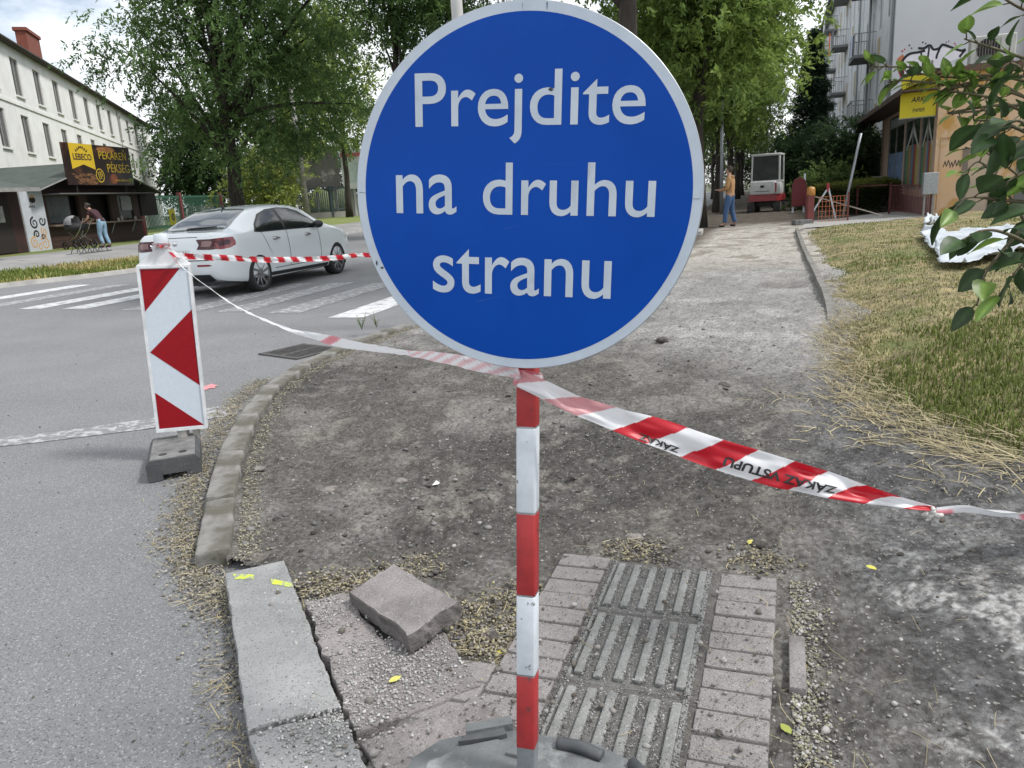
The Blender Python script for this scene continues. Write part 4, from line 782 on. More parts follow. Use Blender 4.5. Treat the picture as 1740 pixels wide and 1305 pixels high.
# ============================================================ white car (x right of travel is +x local, travel along +y local)
def build_car():
    c0_, c1_ = G(430, 495), G(570, 463); d = (c1_-c0_); d.z = 0; d.normalize(); rz = math.atan2(d.y, d.x)-math.pi/2
    # right rear wheel contact is at c0_; local: rear axle y = 0.92, right wheel x = +.78
    R_ = Matrix.Rotation(rz, 3, 'Z'); base = c0_-R_ @ Vector((.80, .98, 0))+VV*.13
    t = thing('parked_car', 'white five door fastback car seen from behind on the street', 'car', (base.x, base.y, 0), rz)
    LN, HW = 4.66, .905
    st = np.array([0, .04, .12, .3, .6, .98, 1.4, 1.9, 2.4, 2.9, 3.3, 3.65, 3.95, 4.25, 4.45, 4.58, 4.66])
    f = lambda xs, ys: np.interp
    def P(xs, ys):
        xs, ys = np.array(xs), np.array(ys); h_ = np.diff(xs); dl = np.diff(ys)/h_; m = np.zeros(len(xs)); m[0], m[-1] = dl[0], dl[-1]
        for i in range(1, len(xs)-1): m[i] = 0 if dl[i-1]*dl[i] <= 0 else 2*dl[i-1]*dl[i]/(dl[i-1]+dl[i])
        def ev(x):
            x = np.clip(x, xs[0], xs[-1]); i = np.clip(np.searchsorted(xs, x)-1, 0, len(xs)-2); h = h_[i]; u = (x-xs[i])/h
            return ys[i]*(1+2*u)*(1-u)**2+h*m[i]*u*(1-u)**2+ys[i+1]*u*u*(3-2*u)+h*m[i+1]*u*u*(u-1)
        return ev
    top = P([0, .03, .10, .16, .35, .60, .95, 1.35, 1.8, 2.2, 2.6, 2.95, 3.3, 3.6, 3.9, 4.25, 4.5, 4.62, 4.66], [.70, .86, 1.045, 1.065, 1.075, 1.12, 1.275, 1.405, 1.45, 1.46, 1.44, 1.365, 1.20, 1.04, .97, .88, .76, .64, .52])
    bot = P([0, .1, .4, .8, 3.8, 4.3, 4.66], [.42, .30, .24, .20, .20, .22, .34])
    wid = P([0, .05, .2, .5, 1.0, 2, 3.4, 4.0, 4.35, 4.55, 4.66], [.66, .76, .83, .885, .90, .905, .90, .87, .79, .66, .48])
    belt = P([0, .1, .5, 1.2, 2.4, 3.5, 4.0, 4.4, 4.66], [.66, .92, .985, .985, .955, .925, .86, .74, .50])
    rw = P([0, .2, .6, 1.2, 2.0, 2.7, 3.3, 3.7, 4.2, 4.66], [.60, .66, .60, .56, .575, .57, .60, .70, .68, .40])
    def section(y):
        w, T, B, z0, r = wid(y), top(y), belt(y), bot(y), rw(y); B = min(B, T-.02); H = T-B
        ctrl = [(0, z0), (w*.80, z0), (w*.94, z0+.03), (w*.985, z0+(B-z0)*.25), (w, z0+(B-z0)*.52), (w*.985, z0+(B-z0)*.80), (w*.955, B), (w*.955*.80+r*.20, B+H*.30), (r+(w*.955-r)*.22, B+H*.78), (r*.93, B+H*.93), (r*.6, T-.012*min(1, H*6)), (0, T)]
        return cr([(a, b, 0) for a, b in ctrl], 6)[:, :2]
    ys = np.unique(np.concatenate([np.linspace(0, .3, 16), np.linspace(.3, 4.3, 100), np.linspace(4.3, 4.66, 20)])); S = [section(y) for y in ys]
    k = len(S[0]); rings = []
    for y, s_ in zip(ys, S):
        yo = 0
        rings.append([(x, y, z) for x, z in s_]+[(-x, y, z) for x, z in s_[::-1][1:-1]])
    q = MB(); q.loft(rings)
    paint = mat('car_paint_white', (.62, .66, .68), rough=.22, spec=.5, coat=.7)
    body = q.build('body', paint, t, angle=60)
    for xs_, ya in ((.80, .98), (.80, 3.66)):
        pass
    cut = MB()
    for ya in (.98, 3.66):
        cut.tube([(-1.2, ya, .335), (1.2, ya, .335)], .385, 40)
    co = cut.build('cutter', paint); md = body.modifiers.new('b', 'BOOLEAN'); md.object = co; md.operation = 'DIFFERENCE'; md.solver = 'EXACT'
    dg = bpy.context.evaluated_depsgraph_get(); me = bpy.data.meshes.new_from_object(body.evaluated_get(dg)); body.modifiers.clear(); old = body.data; body.data = me; bpy.data.objects.remove(co)
    me.name = 'body'
    b2 = bmesh.new(); b2.from_mesh(old); bv = BVHTree.FromBMesh(b2)
    for p in me.polygons:
        c_ = p.center
        inwell = any(abs(math.hypot(c_.y-ya, c_.z-.335)-.385) < .03 for ya in (.98, 3.66)) and abs(p.normal.x) < .3 and abs(c_.x) < .9 and c_.z < .75
        if inwell: p.material_index = 1
    me.materials.append(M['black'])
    def patch(poly, axis, name, m, parent=body, off=.004, cell=.035, side=1):
        """outline in (y,z) for axis x, (x,z) for the rear, projected on the body"""
        b = bmesh.new(); vs = [b.verts.new((p[0], p[1], 0)) for p in poly]; fa = b.faces.new(vs)
        lo, hi = np.min(poly, 0), np.max(poly, 0)
        for ax_ in (0, 1):
            for v in np.arange(lo[ax_]+cell, hi[ax_], cell):
                no = (1, 0, 0) if ax_ == 0 else (0, 1, 0); co_ = (v, 0, 0) if ax_ == 0 else (0, v, 0)
                bmesh.ops.bisect_plane(b, geom=b.verts[:]+b.edges[:]+b.faces[:], plane_co=co_, plane_no=no)
        for v in b.verts:
            if axis == 'x': o, d_ = Vector((2*side, v.co.x, v.co.y)), Vector((-side, 0, 0))
            elif axis == 'y': o, d_ = Vector((v.co.x, -1, v.co.y)), Vector((0, 1, 0))
            else: o, d_ = Vector((v.co.x, v.co.y, 3)), Vector((0, 0, -1))
            h = bv.ray_cast(o, d_)
            if h[0] is None: h = bv.find_nearest(o+d_*1.2)
            v.co = h[0]+h[1]*off
        qq = MB(); qq._join(b); return qq.build(name, m, parent, True)
    tint = mat('car_glass', (.012, .015, .018), rough=.06, spec=.75)
    rearg = mat('car_rear_glass', (.09, .10, .11), rough=.07, spec=.9)  # greyer than the side glass: a bright reflection put into the base colour
    blk = mat('car_trim_black', (.012, .012, .013), rough=.35)
    sm = lambda pts, n=6: [tuple(p[:2]) for p in cr([(a, b, 0) for a, b in pts], n)]
    for sd in (1, -1):
        patch([(.98, 1.005), (1.15, .99), (2.0, .985), (3.12, .97), (3.22, 1.0), (2.98, 1.16), (2.72, 1.30), (2.45, 1.365), (2.1, 1.385), (1.72, 1.365), (1.40, 1.29), (1.12, 1.13)], 'x', 'window_surround', blk, off=.003, side=sd)
        patch([(1.05, 1.02), (1.88, 1.005), (1.90, 1.355), (1.73, 1.345), (1.42, 1.27), (1.15, 1.12)], 'x', 'side_window', tint, off=.006, side=sd)
        patch([(1.98, 1.005), (3.08, .99), (2.93, 1.15), (2.70, 1.28), (2.43, 1.345), (2.1, 1.365), (1.99, 1.36)], 'x', 'side_window', tint, off=.006, side=sd)
        for pts in ([(1.93, .36), (1.945, .36), (1.945, .985), (1.93, .985)], [(3.02, .36), (3.035, .36), (3.045, .97), (3.03, .97)], [(1.42, .52), (1.43, .50), (1.28, .80), (1.17, 1.0), (1.16, 1.0), (1.27, .79)], [(1.43, .36), (3.02, .36), (3.02, .348), (1.43, .348)]):
            patch(pts, 'x', 'door_gap', blk, off=.0015, side=sd)
        patch([(1.30, .295), (3.30, .275), (3.30, .215), (1.30, .23)], 'x', 'sill_trim', blk, off=.003, side=sd)
        for yh in (1.56, 2.62):
            h_ = bv.ray_cast(Vector((2*sd, yh, .865)), Vector((-sd, 0, 0)))[0]; MB().box((h_.x+.016*sd, yh, .865), (.028, .20, .035), bev=.011, seg=2).build('door_handle', M['chrome'], t, angle=50)
            patch([(yh-.09, .835), (yh+.05, .835), (yh+.07, .865), (yh+.05, .895), (yh-.09, .895)], 'x', 'handle_recess', mat('handle_recess', (.25, .27, .29), rough=.3), off=.002, side=sd)
        mh = bv.ray_cast(Vector((2*sd, 2.93, 1.02)), Vector((-sd, 0, 0)))[0]
        MB().ball((mh.x+sd*.13, 2.90, 1.035), (.11, .075, .075), 3).build('mirror', blk, t, True); MB().tube([(mh.x-sd*.02, 2.94, .99), (mh.x+sd*.08, 2.92, 1.01)], .03, 8).build('mirror_arm', blk, t)
        # tail lamp: on the corner, part on the side, part on the rear
        red = mat('tail_lamp_red', (.20, .006, .012), rough=.12, spec=.6, coat=.5); drk = mat('tail_lamp_dark', (.045, .006, .01), rough=.15)
        patch([(.05, .80), (.12, .785), (.30, .80), (.42, .84), (.435, .90), (.40, .965), (.10, .96), (.04, .95)], 'x', 'tail_lamp', red, off=.005, side=sd)
        patch([(.10, .84), (.30, .85), (.33, .90), (.30, .93), (.10, .92)], 'x', 'lamp_inner', drk, off=.008, side=sd)
        xs2 = [(.42, .80), (.66, .79), (.80, .80), (.80, .95), (.70, .955), (.40, .955), (.46, .87)]
        patch([(sd*a, b) for a, b in xs2], 'y', 'tail_lamp', drk, off=.005)
        patch([(sd*a, b) for a, b in [(.50, .84), (.66, .835), (.70, .90), (.66, .925), (.52, .925)]], 'y', 'lamp_inner', mat('lamp_clear', (.20, .11, .11), rough=.15), off=.009)
        patch([(sd*a, b) for a, b in [(.40, .53), (.62, .53), (.68, .545), (.62, .56), (.40, .56)]], 'y', 'reflector', red, off=.006)
    # rear window, seen from above-behind
    patch([(-.60, .50), (-.62, .56), (-.50, 1.30), (-.42, 1.36), (.42, 1.36), (.50, 1.30), (.62, .56), (.60, .50), (.3, .44), (-.3, .44)], 'z', 'rear_window', rearg, off=.005, cell=.06)
    patch([(-.60, 3.52), (-.50, 2.95), (.50, 2.95), (.60, 3.52), (.3, 3.60), (-.3, 3.60)], 'z', 'windscreen', tint, off=.005, cell=.06)
    q = MB(); a = bv.ray_cast(Vector((-.05, .50, 3)), Vector((0, 0, -1)))[0]; b_ = bv.ray_cast(Vector((.42, .60, 3)), Vector((0, 0, -1)))[0]; q.tube([a+Vector((0, 0, .02)), b_+Vector((0, 0, .02))], [.018, .01], 6); q.ball(a+Vector((0, 0, .012)), (.05, .035, .025)); q.build('rear_wiper', blk, t)
    patch([(-.70, .62), (.70, .62), (.74, .635), (-.74, .635)], 'y', 'boot_gap', blk, off=.002)
    patch([(-.42, .988), (.42, .988), (.42, .998), (-.42, .998)], 'y', 'boot_gap', blk, off=.002)
    patch([(-.26, .70), (.26, .70), (.26, .80), (-.26, .80)], 'y', 'number_plate', mat('plate_white', (.55, .57, .58), rough=.4), off=.008)
    for i, (x_, w_p) in enumerate([(-.2, .04), (-.14, .04), (-.04, .04), (.02, .04), (.08, .04), (.16, .04), (.21, .03)]):
        patch([(x_, .725), (x_+w_p*.3, .725), (x_+w_p*.3, .78), (x_, .78)], 'y', 'plate_mark', blk, off=.011)
    MB().ball((0, .045, .90), (.05, .02, .05), 2).build('badge', M['chrome'], t, True)
    patch([(-.60, .40), (.60, .40), (.66, .30), (.5, .27), (-.5, .27), (-.66, .30)], 'y', 'rear_valance', blk, off=.004)
    MB().tube([(0, 1.42, 1.405), (0, 1.38, 1.45), (0, 1.30, 1.47)], [.03, .02, .008], 8).build('aerial', blk, t)
    MB().box((0, 2.3, .26), (1.5, 3.9, .16)).build('underbody', M['black'], t)
    # wheels
    rimm = mat('alloy_rim', (.32, .33, .34), (.22, .23, .24), rough=.3, metal=.8, scale=30); dark = mat('rim_dark', (.02, .02, .022), rough=.4)
    for ya in (.98, 3.66):
        for sd in (1, -1):
            wc = Vector((sd*.80, ya, .322)); ty = MB(); pr = [(-.105, .245), (-.108, .285), (-.09, .315), (-.04, .322), (.04, .322), (.09, .315), (.108, .285), (.105, .245)]
            ty.loft([[(wc.x+x, wc.y+r*math.cos(a), wc.z+r*math.sin(a)) for x, r in pr] for a in np.linspace(0, 2*math.pi, 37)], cap=False); wh = ty.build('wheel', M['rubber'], t, True)
            q = MB(); q.tube([(wc.x-sd*.08, wc.y, wc.z), (wc.x+sd*.055, wc.y, wc.z)], .245, 36); q.build('rim_barrel', dark, wh)
            q = MB(); q.loft([[(wc.x+sd*x, wc.y+r*math.cos(a), wc.z+r*math.sin(a)) for x, r in ((.06, .247), (.098, .247), (.098, .228), (.06, .222))] for a in np.linspace(0, 2*math.pi, 37)], cap=False)
            for i in range(10):
                a = i*2*math.pi/10; tw = .26
                e0 = Vector((wc.x+sd*.075, wc.y+.05*math.cos(a), wc.z+.05*math.sin(a))); e1 = Vector((wc.x+sd*.088, wc.y+.235*math.cos(a+tw), wc.z+.235*math.sin(a+tw))); q.bar(e0, e1, .030 if i % 2 else .040, .02, up=(1, 0, 0), bev=.004)
            q.tube([(wc.x+sd*.05, wc.y, wc.z), (wc.x+sd*.095, wc.y, wc.z)], [.06, .05], 16); q.build('rim', rimm, wh, angle=40)
    return t
build_car()
# ============================================================ people
def skin_mesh(joints, edges, root, sub=2):
    """joints: name -> (x,y,z,r[,r2])"""
    names = list(joints); me = bpy.data.meshes.new('s'); me.from_pydata([joints[n][:3] for n in names], [(names.index(a), names.index(b)) for a, b in edges], [])
    o = bpy.data.objects.new('s', me); COL.objects.link(o); md = o.modifiers.new('k', 'SKIN'); md.use_smooth_shade = True
    if not me.skin_vertices: raise RuntimeError('no skin layer')
    for i, n in enumerate(names):
        j = joints[n]; me.skin_vertices[0].data[i].radius = (j[3], j[4] if len(j) > 4 else j[3]); me.skin_vertices[0].data[i].use_root = (n == root)
    s2 = o.modifiers.new('q', 'SUBSURF'); s2.levels = sub; s2.render_levels = sub
    dg = bpy.context.evaluated_depsgraph_get(); m2 = bpy.data.meshes.new_from_object(o.evaluated_get(dg)); bpy.data.objects.remove(o); return m2
def skin_part(name, joints, edges, root, m, parent, sub=2):
    me = skin_mesh(joints, edges, root, sub); me.materials.clear(); me.materials.append(m); me.polygons.foreach_set('use_smooth', np.ones(len(me.polygons), bool)); o = bpy.data.objects.new(name, me); COL.objects.link(o); o.parent = parent; return o
M['skin'] = mat('skin', (.42, .24, .17), rough=.6)
M['hair_dark'] = mat('hair_dark', (.02, .015, .012), (.035, .025, .02), rough=.7, scale=40)
def person(t, J, hair, jacket_m, trouser_m, shoe_m, jacket_top='chest', sleeve=True, hairlong=False):
    """J joint dict for the body in local metres; hands get five fingers"""
    E_ = [('pelvis', 'waist'), ('waist', 'chest'), ('chest', 'neck'), ('neck', 'jaw'), ('jaw', 'head'), ('head', 'crown'), ('jaw', 'nose')]
    for s in 'lr':
        E_ += [('pelvis', 'hip'+s), ('hip'+s, 'knee'+s), ('knee'+s, 'ankle'+s), ('ankle'+s, 'toe'+s), ('chest', 'sho'+s), ('sho'+s, 'elb'+s), ('elb'+s, 'wri'+s), ('wri'+s, 'palm'+s)]
        w, p = Vector(J['wri'+s][:3]), Vector(J['palm'+s][:3]); d = (p-w).normalized(); sd = d.cross(Vector((0, 0, 1)))
        sd = sd.normalized() if sd.length > .1 else Vector((0, 1, 0)); cu = d.cross(sd).normalized()
        for i, (o_, ln) in enumerate(((-.030, .065), (-.010, .078), (.010, .074), (.028, .058))):
            a = p+sd*o_+d*.03; b_ = a+d*ln*.6+cu*.008; c_ = b_+d*ln*.35+cu*.03
            for nm, q in (('a', a), ('b', b_), ('c', c_)): J[f'f{i}{nm}{s}'] = (*q, .0085)
            E_ += [('palm'+s, f'f{i}a{s}'), (f'f{i}a{s}', f'f{i}b{s}'), (f'f{i}b{s}', f'f{i}c{s}')]
        th = w+(p-w)*.4-sd*.035; th2 = th-sd*.02+d*.035; J['tha'+s] = (*th, .011); J['thb'+s] = (*th2, .009); E_ += [('palm'+s, 'tha'+s), ('tha'+s, 'thb'+s)]
    body = skin_part('body', J, E_, 'pelvis', M['skin'], t, 1)
    g = lambda n, k=1.12, add=.008: (*J[n][:3], J[n][3]*k+add, (J[n][4] if len(J[n]) > 4 else J[n][3])*k+add)
    L3 = lambda a, b, f: tuple(J[a][i]*(1-f)+J[b][i]*f for i in range(3))
    jk = {n: g(n, 1.14, .014) for n in ('waist', 'chest', 'shol', 'shor', 'elbl', 'elbr')}; jk['hem'] = (*L3('pelvis', 'waist', -.30), J['pelvis'][3]*1.18+.02, (J['pelvis'][4] if len(J['pelvis']) > 4 else J['pelvis'][3])*1.18+.02)
    jk['collar'] = (*L3('chest', 'neck', .72), .075)
    ed = [('hem', 'waist'), ('waist', 'chest'), ('chest', 'collar'), ('chest', 'shol'), ('chest', 'shor'), ('shol', 'elbl'), ('shor', 'elbr')]
    if sleeve:
        for s in 'lr': jk['cuf'+s] = (*L3('elb'+s, 'wri'+s, .9), .042); ed.append(('elb'+s, 'cuf'+s))
    else:
        for s in 'lr': jk['elb'+s] = (*L3('sho'+s, 'elb'+s, .55), .06)
    skin_part('jacket' if sleeve else 'shirt', jk, ed, 'waist', jacket_m, t)
    tr_ = {n: g(n, 1.10, .010) for n in ('pelvis', 'hipl', 'hipr', 'kneel', 'kneer')}; tr_['belt'] = (*L3('pelvis', 'waist', .8), J['waist'][3]*1.14+.01, (J['waist'][4] if len(J['waist']) > 4 else J['waist'][3])*1.14+.01); ed = [('belt', 'pelvis')]
    for s in 'lr': tr_['ank'+s] = (*L3('knee'+s, 'ankle'+s, .95), J['ankle'+s][3]*1.25+.012); ed += [('pelvis', 'hip'+s), ('hip'+s, 'knee'+s), ('knee'+s, 'ank'+s)]
    skin_part('trousers', tr_, ed, 'pelvis', trouser_m, t)
    for s in 'lr':
        a, b_ = Vector(J['ankle'+s][:3]), Vector(J['toe'+s][:3]); d = (b_-a); d.z = 0; d.normalize()
        skin_part('shoe', {'h': (*(a-d*.03)[:2], .045, .045), 'm': (*(a+d*.09)[:2], .042, .048, .042), 't': (*(a+d*.18)[:2], .032, .04, .03), 'u': (a.x, a.y, .10, .045)}, [('h', 'm'), ('m', 't'), ('h', 'u')], 'h', shoe_m, t)
    hd, cr_, nose = Vector(J['head'][:3]), Vector(J['crown'][:3]), Vector(J['nose'][:3]); fwd = (nose-Vector(J['jaw'][:3])); up = (cr_-hd).normalized(); fwd = (fwd-up*fwd.dot(up)).normalized(); sd = fwd.cross(up)
    for k in (-1, 1):
        MB().ball(hd+fwd*.085+sd*k*.032-up*.005, (.011, .011, .008)).build('eye', M['black'], t, True); MB().ball(hd+sd*k*.082-up*.012, (.012, .022, .032)).build('ear', M['skin'], t, True)
    q = MB(); R_ = Matrix((sd, fwd, up)).transposed(); b = bmesh.new(); bmesh.ops.create_icosphere(b, subdivisions=3, radius=1)
    bmesh.ops.delete(b, geom=[v for v in b.verts if v.co.z < -.55 or (v.co.y > .35 and v.co.z < .42)], context='VERTS')
    bmesh.ops.transform(b, matrix=Matrix.Translation(hd+up*.018-fwd*.010) @ R_.to_4x4() @ Matrix.Diagonal((.094, .108, .122, 1)), verts=b.verts); q._join(b)
    if hairlong: q.ball(hd-fwd*.10+up*.06, (.05, .05, .05))
    q.build('hair', hair, t, True); return body
# workman in a tan jacket, facing left and away, arms in front
wp_ = G(1240, 387, .0); z0 = 0.03
t = thing('person', 'workman in a tan hooded jacket and blue jeans standing on the path', 'person', (wp_.x, wp_.y, z0), rad(58))      # local +y is the way he faces
J = dict(pelvis=(0, 0, .93, .15, .115), waist=(0, 0, 1.10, .135, .105), chest=(0, .0, 1.34, .165, .12), neck=(0, .02, 1.50, .055), jaw=(0, .045, 1.575, .062), head=(0, .04, 1.65, .083), crown=(0, .025, 1.715, .065), nose=(0, .125, 1.605, .016))
for s, k in (('l', -1), ('r', 1)):
    yk = .06 if k < 0 else -.05; J['hip'+s] = (k*.10, 0, .88, .10); J['knee'+s] = (k*.115+k*.01, yk+.03, .48, .066); J['ankle'+s] = (k*.14, yk*2.2-.02, .08, .045); J['toe'+s] = (k*.17, yk*2.2+.14, .035, .036)
    J['sho'+s] = (k*.19, -.005, 1.40, .062); J['elb'+s] = (k*.25, .03, 1.12, .048); J['wri'+s] = (k*.15, .27, 1.08, .032); J['palm'+s] = (k*.10, .33, 1.10, .034)
tan = mat('tan_jacket', (.40, .235, .11), (.32, .18, .08), rough=.85, scale=8); jeans = mat('blue_jeans', (.035, .075, .16), (.05, .10, .20), rough=.9, scale=12)
person(t, J, mat('hair_brown', (.05, .035, .025), rough=.8), tan, jeans, mat('shoe_dark', (.03, .028, .027), rough=.8))
skin_part('hood', {'a': (-.09, -.04, 1.47, .045), 'b': (0, -.09, 1.45, .06, .05), 'c': (.09, -.04, 1.47, .045)}, [('a', 'b'), ('b', 'c')], 'b', tan, t)
MB().box((0, .36, 1.10), (.22, .16, .01), bev=.003).build('paper_sheet', M['paper'], t)
# woman bending over the pram at the kiosk
KZ = .42
wpos = D(181, 415, 26.2); wpos.z = KZ
t = thing('person', 'woman in a dark top and pale jeans bending over the pram', 'person', (wpos.x-.05, wpos.y, KZ), rad(78))
t.scale = (.93, .93, .93)
J = dict(pelvis=(0, -.02, .90, .145, .12), waist=(0, .09, 1.07, .115, .10), chest=(0, .24, 1.24, .135, .11), neck=(0, .37, 1.36, .05), jaw=(0, .43, 1.40, .058), head=(0, .46, 1.46, .080), crown=(0, .455, 1.52, .065), nose=(0, .52, 1.41, .014))
for s, k in (('l', -1), ('r', 1)):
    J['hip'+s] = (k*.09, -.02, .85, .098); J['knee'+s] = (k*.09, .03-.04*k, .47, .06); J['ankle'+s] = (k*.095, -.08-.06*k, .08, .04); J['toe'+s] = (k*.10, .07-.06*k, .035, .033)
    J['sho'+s] = (k*.16, .27, 1.28, .052); J['elb'+s] = (k*.20, .36, 1.03, .04); J['wri'+s] = (k*.17, .55, .94, .027); J['palm'+s] = (k*.15, .61, .93, .03)
person(t, J, M['hair_dark'], mat('maroon_top', (.045, .015, .02), rough=.8), mat('pale_jeans', (.16, .27, .36), (.24, .36, .45), rough=.9, scale=6), mat('black_shoe', (.02, .02, .02), rough=.7), sleeve=False, hairlong=True)
# pram: local +y faces the woman's forward direction
pp = Vector((wpos.x-.05, wpos.y, KZ)); fd = Vector((-math.sin(rad(78)), math.cos(rad(78)), 0)); pc_ = pp+fd*.95
t = thing('pram', 'grey pushchair with a domed hood and chrome frame in front of the kiosk', 'pram', (pc_.x, pc_.y, KZ), rad(258))
gfab = mat('pram_fabric', (.30, .30, .305), (.22, .22, .225), rough=.85, scale=10); dfab = mat('pram_dark', (.035, .035, .037), rough=.8)
rg = []
for k, (yy, w_, zb, zt) in enumerate([(-.42, .10, .72, .80), (-.36, .19, .62, .86), (-.2, .22, .56, .86), (.1, .22, .56, .84), (.30, .20, .62, .84), (.38, .10, .70, .80)]): rg.append([(w_*math.cos(a), yy, (zb+zt)/2+(zt-zb)/2*math.sin(a)) for a in np.linspace(0, 2*math.pi, 14, endpoint=False)])
MB().loft(rg).build('carrycot', dfab, t, True)
b = bmesh.new(); bmesh.ops.create_uvsphere(b, u_segments=20, v_segments=12, radius=1); bmesh.ops.delete(b, geom=[v for v in b.verts if v.co.z < -.05 or v.co.y > .45], context='VERTS'); bmesh.ops.transform(b, matrix=Matrix.Translation((0, -.10, .80)) @ Matrix.Diagonal((.25, .36, .30, 1)), verts=b.verts); q = MB(); q._join(b); q.build('hood', gfab, t, True)
q = MB()
for k in (-.2, .2): q.tube([(k, -.34, .22), (k, .05, .40), (k, .25, .62), (k, .46, .98)], .013, 6); q.tube([(k, .30, .24), (k, .0, .42), (k, -.2, .58)], .013, 6)
q.tube([(-.2, .46, .98), (.2, .46, .98)], .016, 6); q.build('frame', M['chrome'], t)
MB().box((0, -.02, .27), (.36, .5, .03), bev=.01).build('basket', dfab, t)
for x in (-.24, .24):
    for y, r_ in ((-.36, .13), (.32, .14)):
        q = MB(); q.loft([[(x+dx, y+rr_*math.cos(a), r_+rr_*math.sin(a)) for dx, rr_ in ((-.02, r_-.03), (-.02, r_), (.02, r_), (.02, r_-.03))] for a in np.linspace(0, 2*math.pi, 21)], cap=False)
        for i in range(6): a = i*math.pi/3; q.bar((x, y, r_), (x, y+(r_-.02)*math.cos(a), r_+(r_-.02)*math.sin(a)), .012, .012, up=(1, 0, 0))
        q.build('wheel', M['rubber'], t)
# ============================================================ mini excavator
ep = G(1308, 361, 0.0); s_e = 1.0
t = thing('mini_excavator', 'small white and red tracked excavator seen from behind on the path', 'excavator', (ep.x, ep.y+.4, .02), -math.atan2(ep.x, ep.y)-rad(9))
exw = mat('excavator_white', (.55, .56, .55), (.46, .47, .46), rough=.4, scale=5); exr = mat('excavator_red', (.28, .03, .035), (.2, .025, .03), rough=.45, scale=5); exd = mat('excavator_dark', (.03, .03, .032), (.06, .055, .05), rough=.8, scale=6)
for sx in (-.52, .52):
    q = MB(); pr = [(.85*math.copysign(1, math.cos(a))*.0+(.62 if math.cos(a) > 0 else -.62)+.20*math.cos(a), .21+.20*math.sin(a)) for a in np.linspace(0, 2*math.pi, 24, endpoint=False)]
    q.loft([[(sx+dx, y, z) for y, z in pr] for dx in (-.13, .13)]); 
    for i in range(22): a = pr[i]; q.box((sx, a[0]*1.02, .21+(a[1]-.21)*1.06), (.27, .04, .04))
    tr_ = q.build('track', exd, t)
    q = MB(); [q.tube([(sx-.14, y, .21), (sx+.14, y, .21)], r_, 14) for y, r_ in ((-.62, .15), (.62, .15), (-.2, .08), (.2, .08))]; q.build('track_rollers', mat('roller_steel', (.16, .15, .14), rough=.7), tr_)
MB().box((0, 0, .34), (.8, .9, .22), bev=.03).build('undercarriage', exd, t)
q = MB(); q.prism([(-.66, -.62), (-.5, -.82), (.5, -.82), (.66, -.62), (.66, .6), (-.66, .6)], .46, .72, .04); q.build('turntable', exr, t, angle=40)
MB().box((-.05, -.64, .99), (1.0, .36, .54), bev=.05, seg=3).build('engine_cover', exw, t, angle=40)
MB().box((-.06, -.828, 1.05), (.16, .012, .09), bev=.03).build('badge', exd, t)
MB().box((-.06, -.826, .86), (.6, .01, .02)).build('cover_gap', exd, t)
MB().box((.52, -.52, .95), (.26, .5, .46), bev=.05, seg=2).build('side_cover', exw, t, angle=40)
MB().box((.44, -.80, 1.0), (.12, .012, .36), bev=.005).build('grille', exr, t)
cab = MB(); W2, y0, y1, zb, zt = .56, -.42, .62, 1.2, 2.28
for x in (-W2, W2):
    for y in (y0, y1): cab.bar((x, y, .75), (x*.95, y*.97, zt), .07, .07, bev=.012)
cab.box((0, (y0+y1)/2, zt+.02), (W2*2+.06, y1-y0+.10, .10), bev=.04, seg=2); cab.box((0, y0, 1.24), (W2*2, .06, .10), bev=.01); cab.box((0, .1, .95), (W2*2, 1.0, .5), bev=.03)
cab.box((W2, .1, 1.24), (.06, 1.0, .08)); cab.box((-W2, .1, 1.24), (.06, 1.0, .08)); cb_ = cab.build('cab', exw, t, angle=40)
gl = mat('cab_glass', (.02, .026, .026), (.05, .055, .05), rough=.15, spec=.12, scale=2)
for lo, hi in (((-W2+.04, y0-.004, 1.29), (W2-.06, y0+.004, zt-.03)), ((W2-.012, y0+.05, 1.29), (W2-.004, y1-.05, zt-.03)), ((-W2+.004, y0+.05, 1.29), (-W2+.012, y1-.05, zt-.03)), ((-W2+.05, y1-.004, .9), (W2-.05, y1+.004, zt-.03))): MB().b2(lo, hi).build('cab_window', gl, t)
MB().tube([(.3, .0, 2.33), (.3, .0, 2.46)], [.03, .03], 10).build('beacon_lamp', mat('clear_lamp', (.5, .5, .48), rough=.2), t)
q = MB(); q.bar((.1, .7, .75), (.15, 1.5, 2.0), .16, .2, bev=.02); q.bar((.15, 1.5, 2.0), (.15, 2.5, 1.5), .14, .18, bev=.02); q.build('boom', exw, t); 
q = MB(); q.bar((.15, 2.5, 1.55), (.15, 2.3, .5), .12, .15, bev=.02); q.build('dipper', exw, t)
q = MB(); q.loft([[(x, 2.3+.3*math.cos(a), .35+.28*math.sin(a)) for a in np.linspace(2.2, 6.0, 9)] for x in (-.15, .45)], closed=False, cap=False); q.build('bucket', exd, t)
# ============================================================ white building on the left
M['render_white'] = mat('render_white', (.77, .77, .755), (.66, .655, .645), rough=.95, scale=.8, bump=.6, bscale=18, c3=(.52, .51, .49), s3=1.6, lo3=.58, hi3=.82)
M['win_frame'] = mat('window_frame', (.30, .29, .27), rough=.7); M['win_glass'] = mat('window_glass', (.05, .055, .06), (.10, .105, .11), rough=.12, spec=.7, scale=.6)
M['roof_dark'] = mat('roof_dark', (.05, .042, .038), (.075, .06, .055), rough=.9, scale=3)
M['brick_red'] = mat('brick_red', (.23, .07, .045), (.16, .055, .04), rough=.95, scale=9, bump=1, bscale=40)
B1 = D(254, 216, 72.5); _d = ray(0, 66); B0 = Vector((0, 0, CH))+_d*((B1.z-CH)/_d.z)
bdv = Vector((B1.x-B0.x, B1.y-B0.y, 0)); BLn = bdv.length; bdv.normalize(); bnv = Vector((bdv.y, -bdv.x, 0))       # bnv faces the street
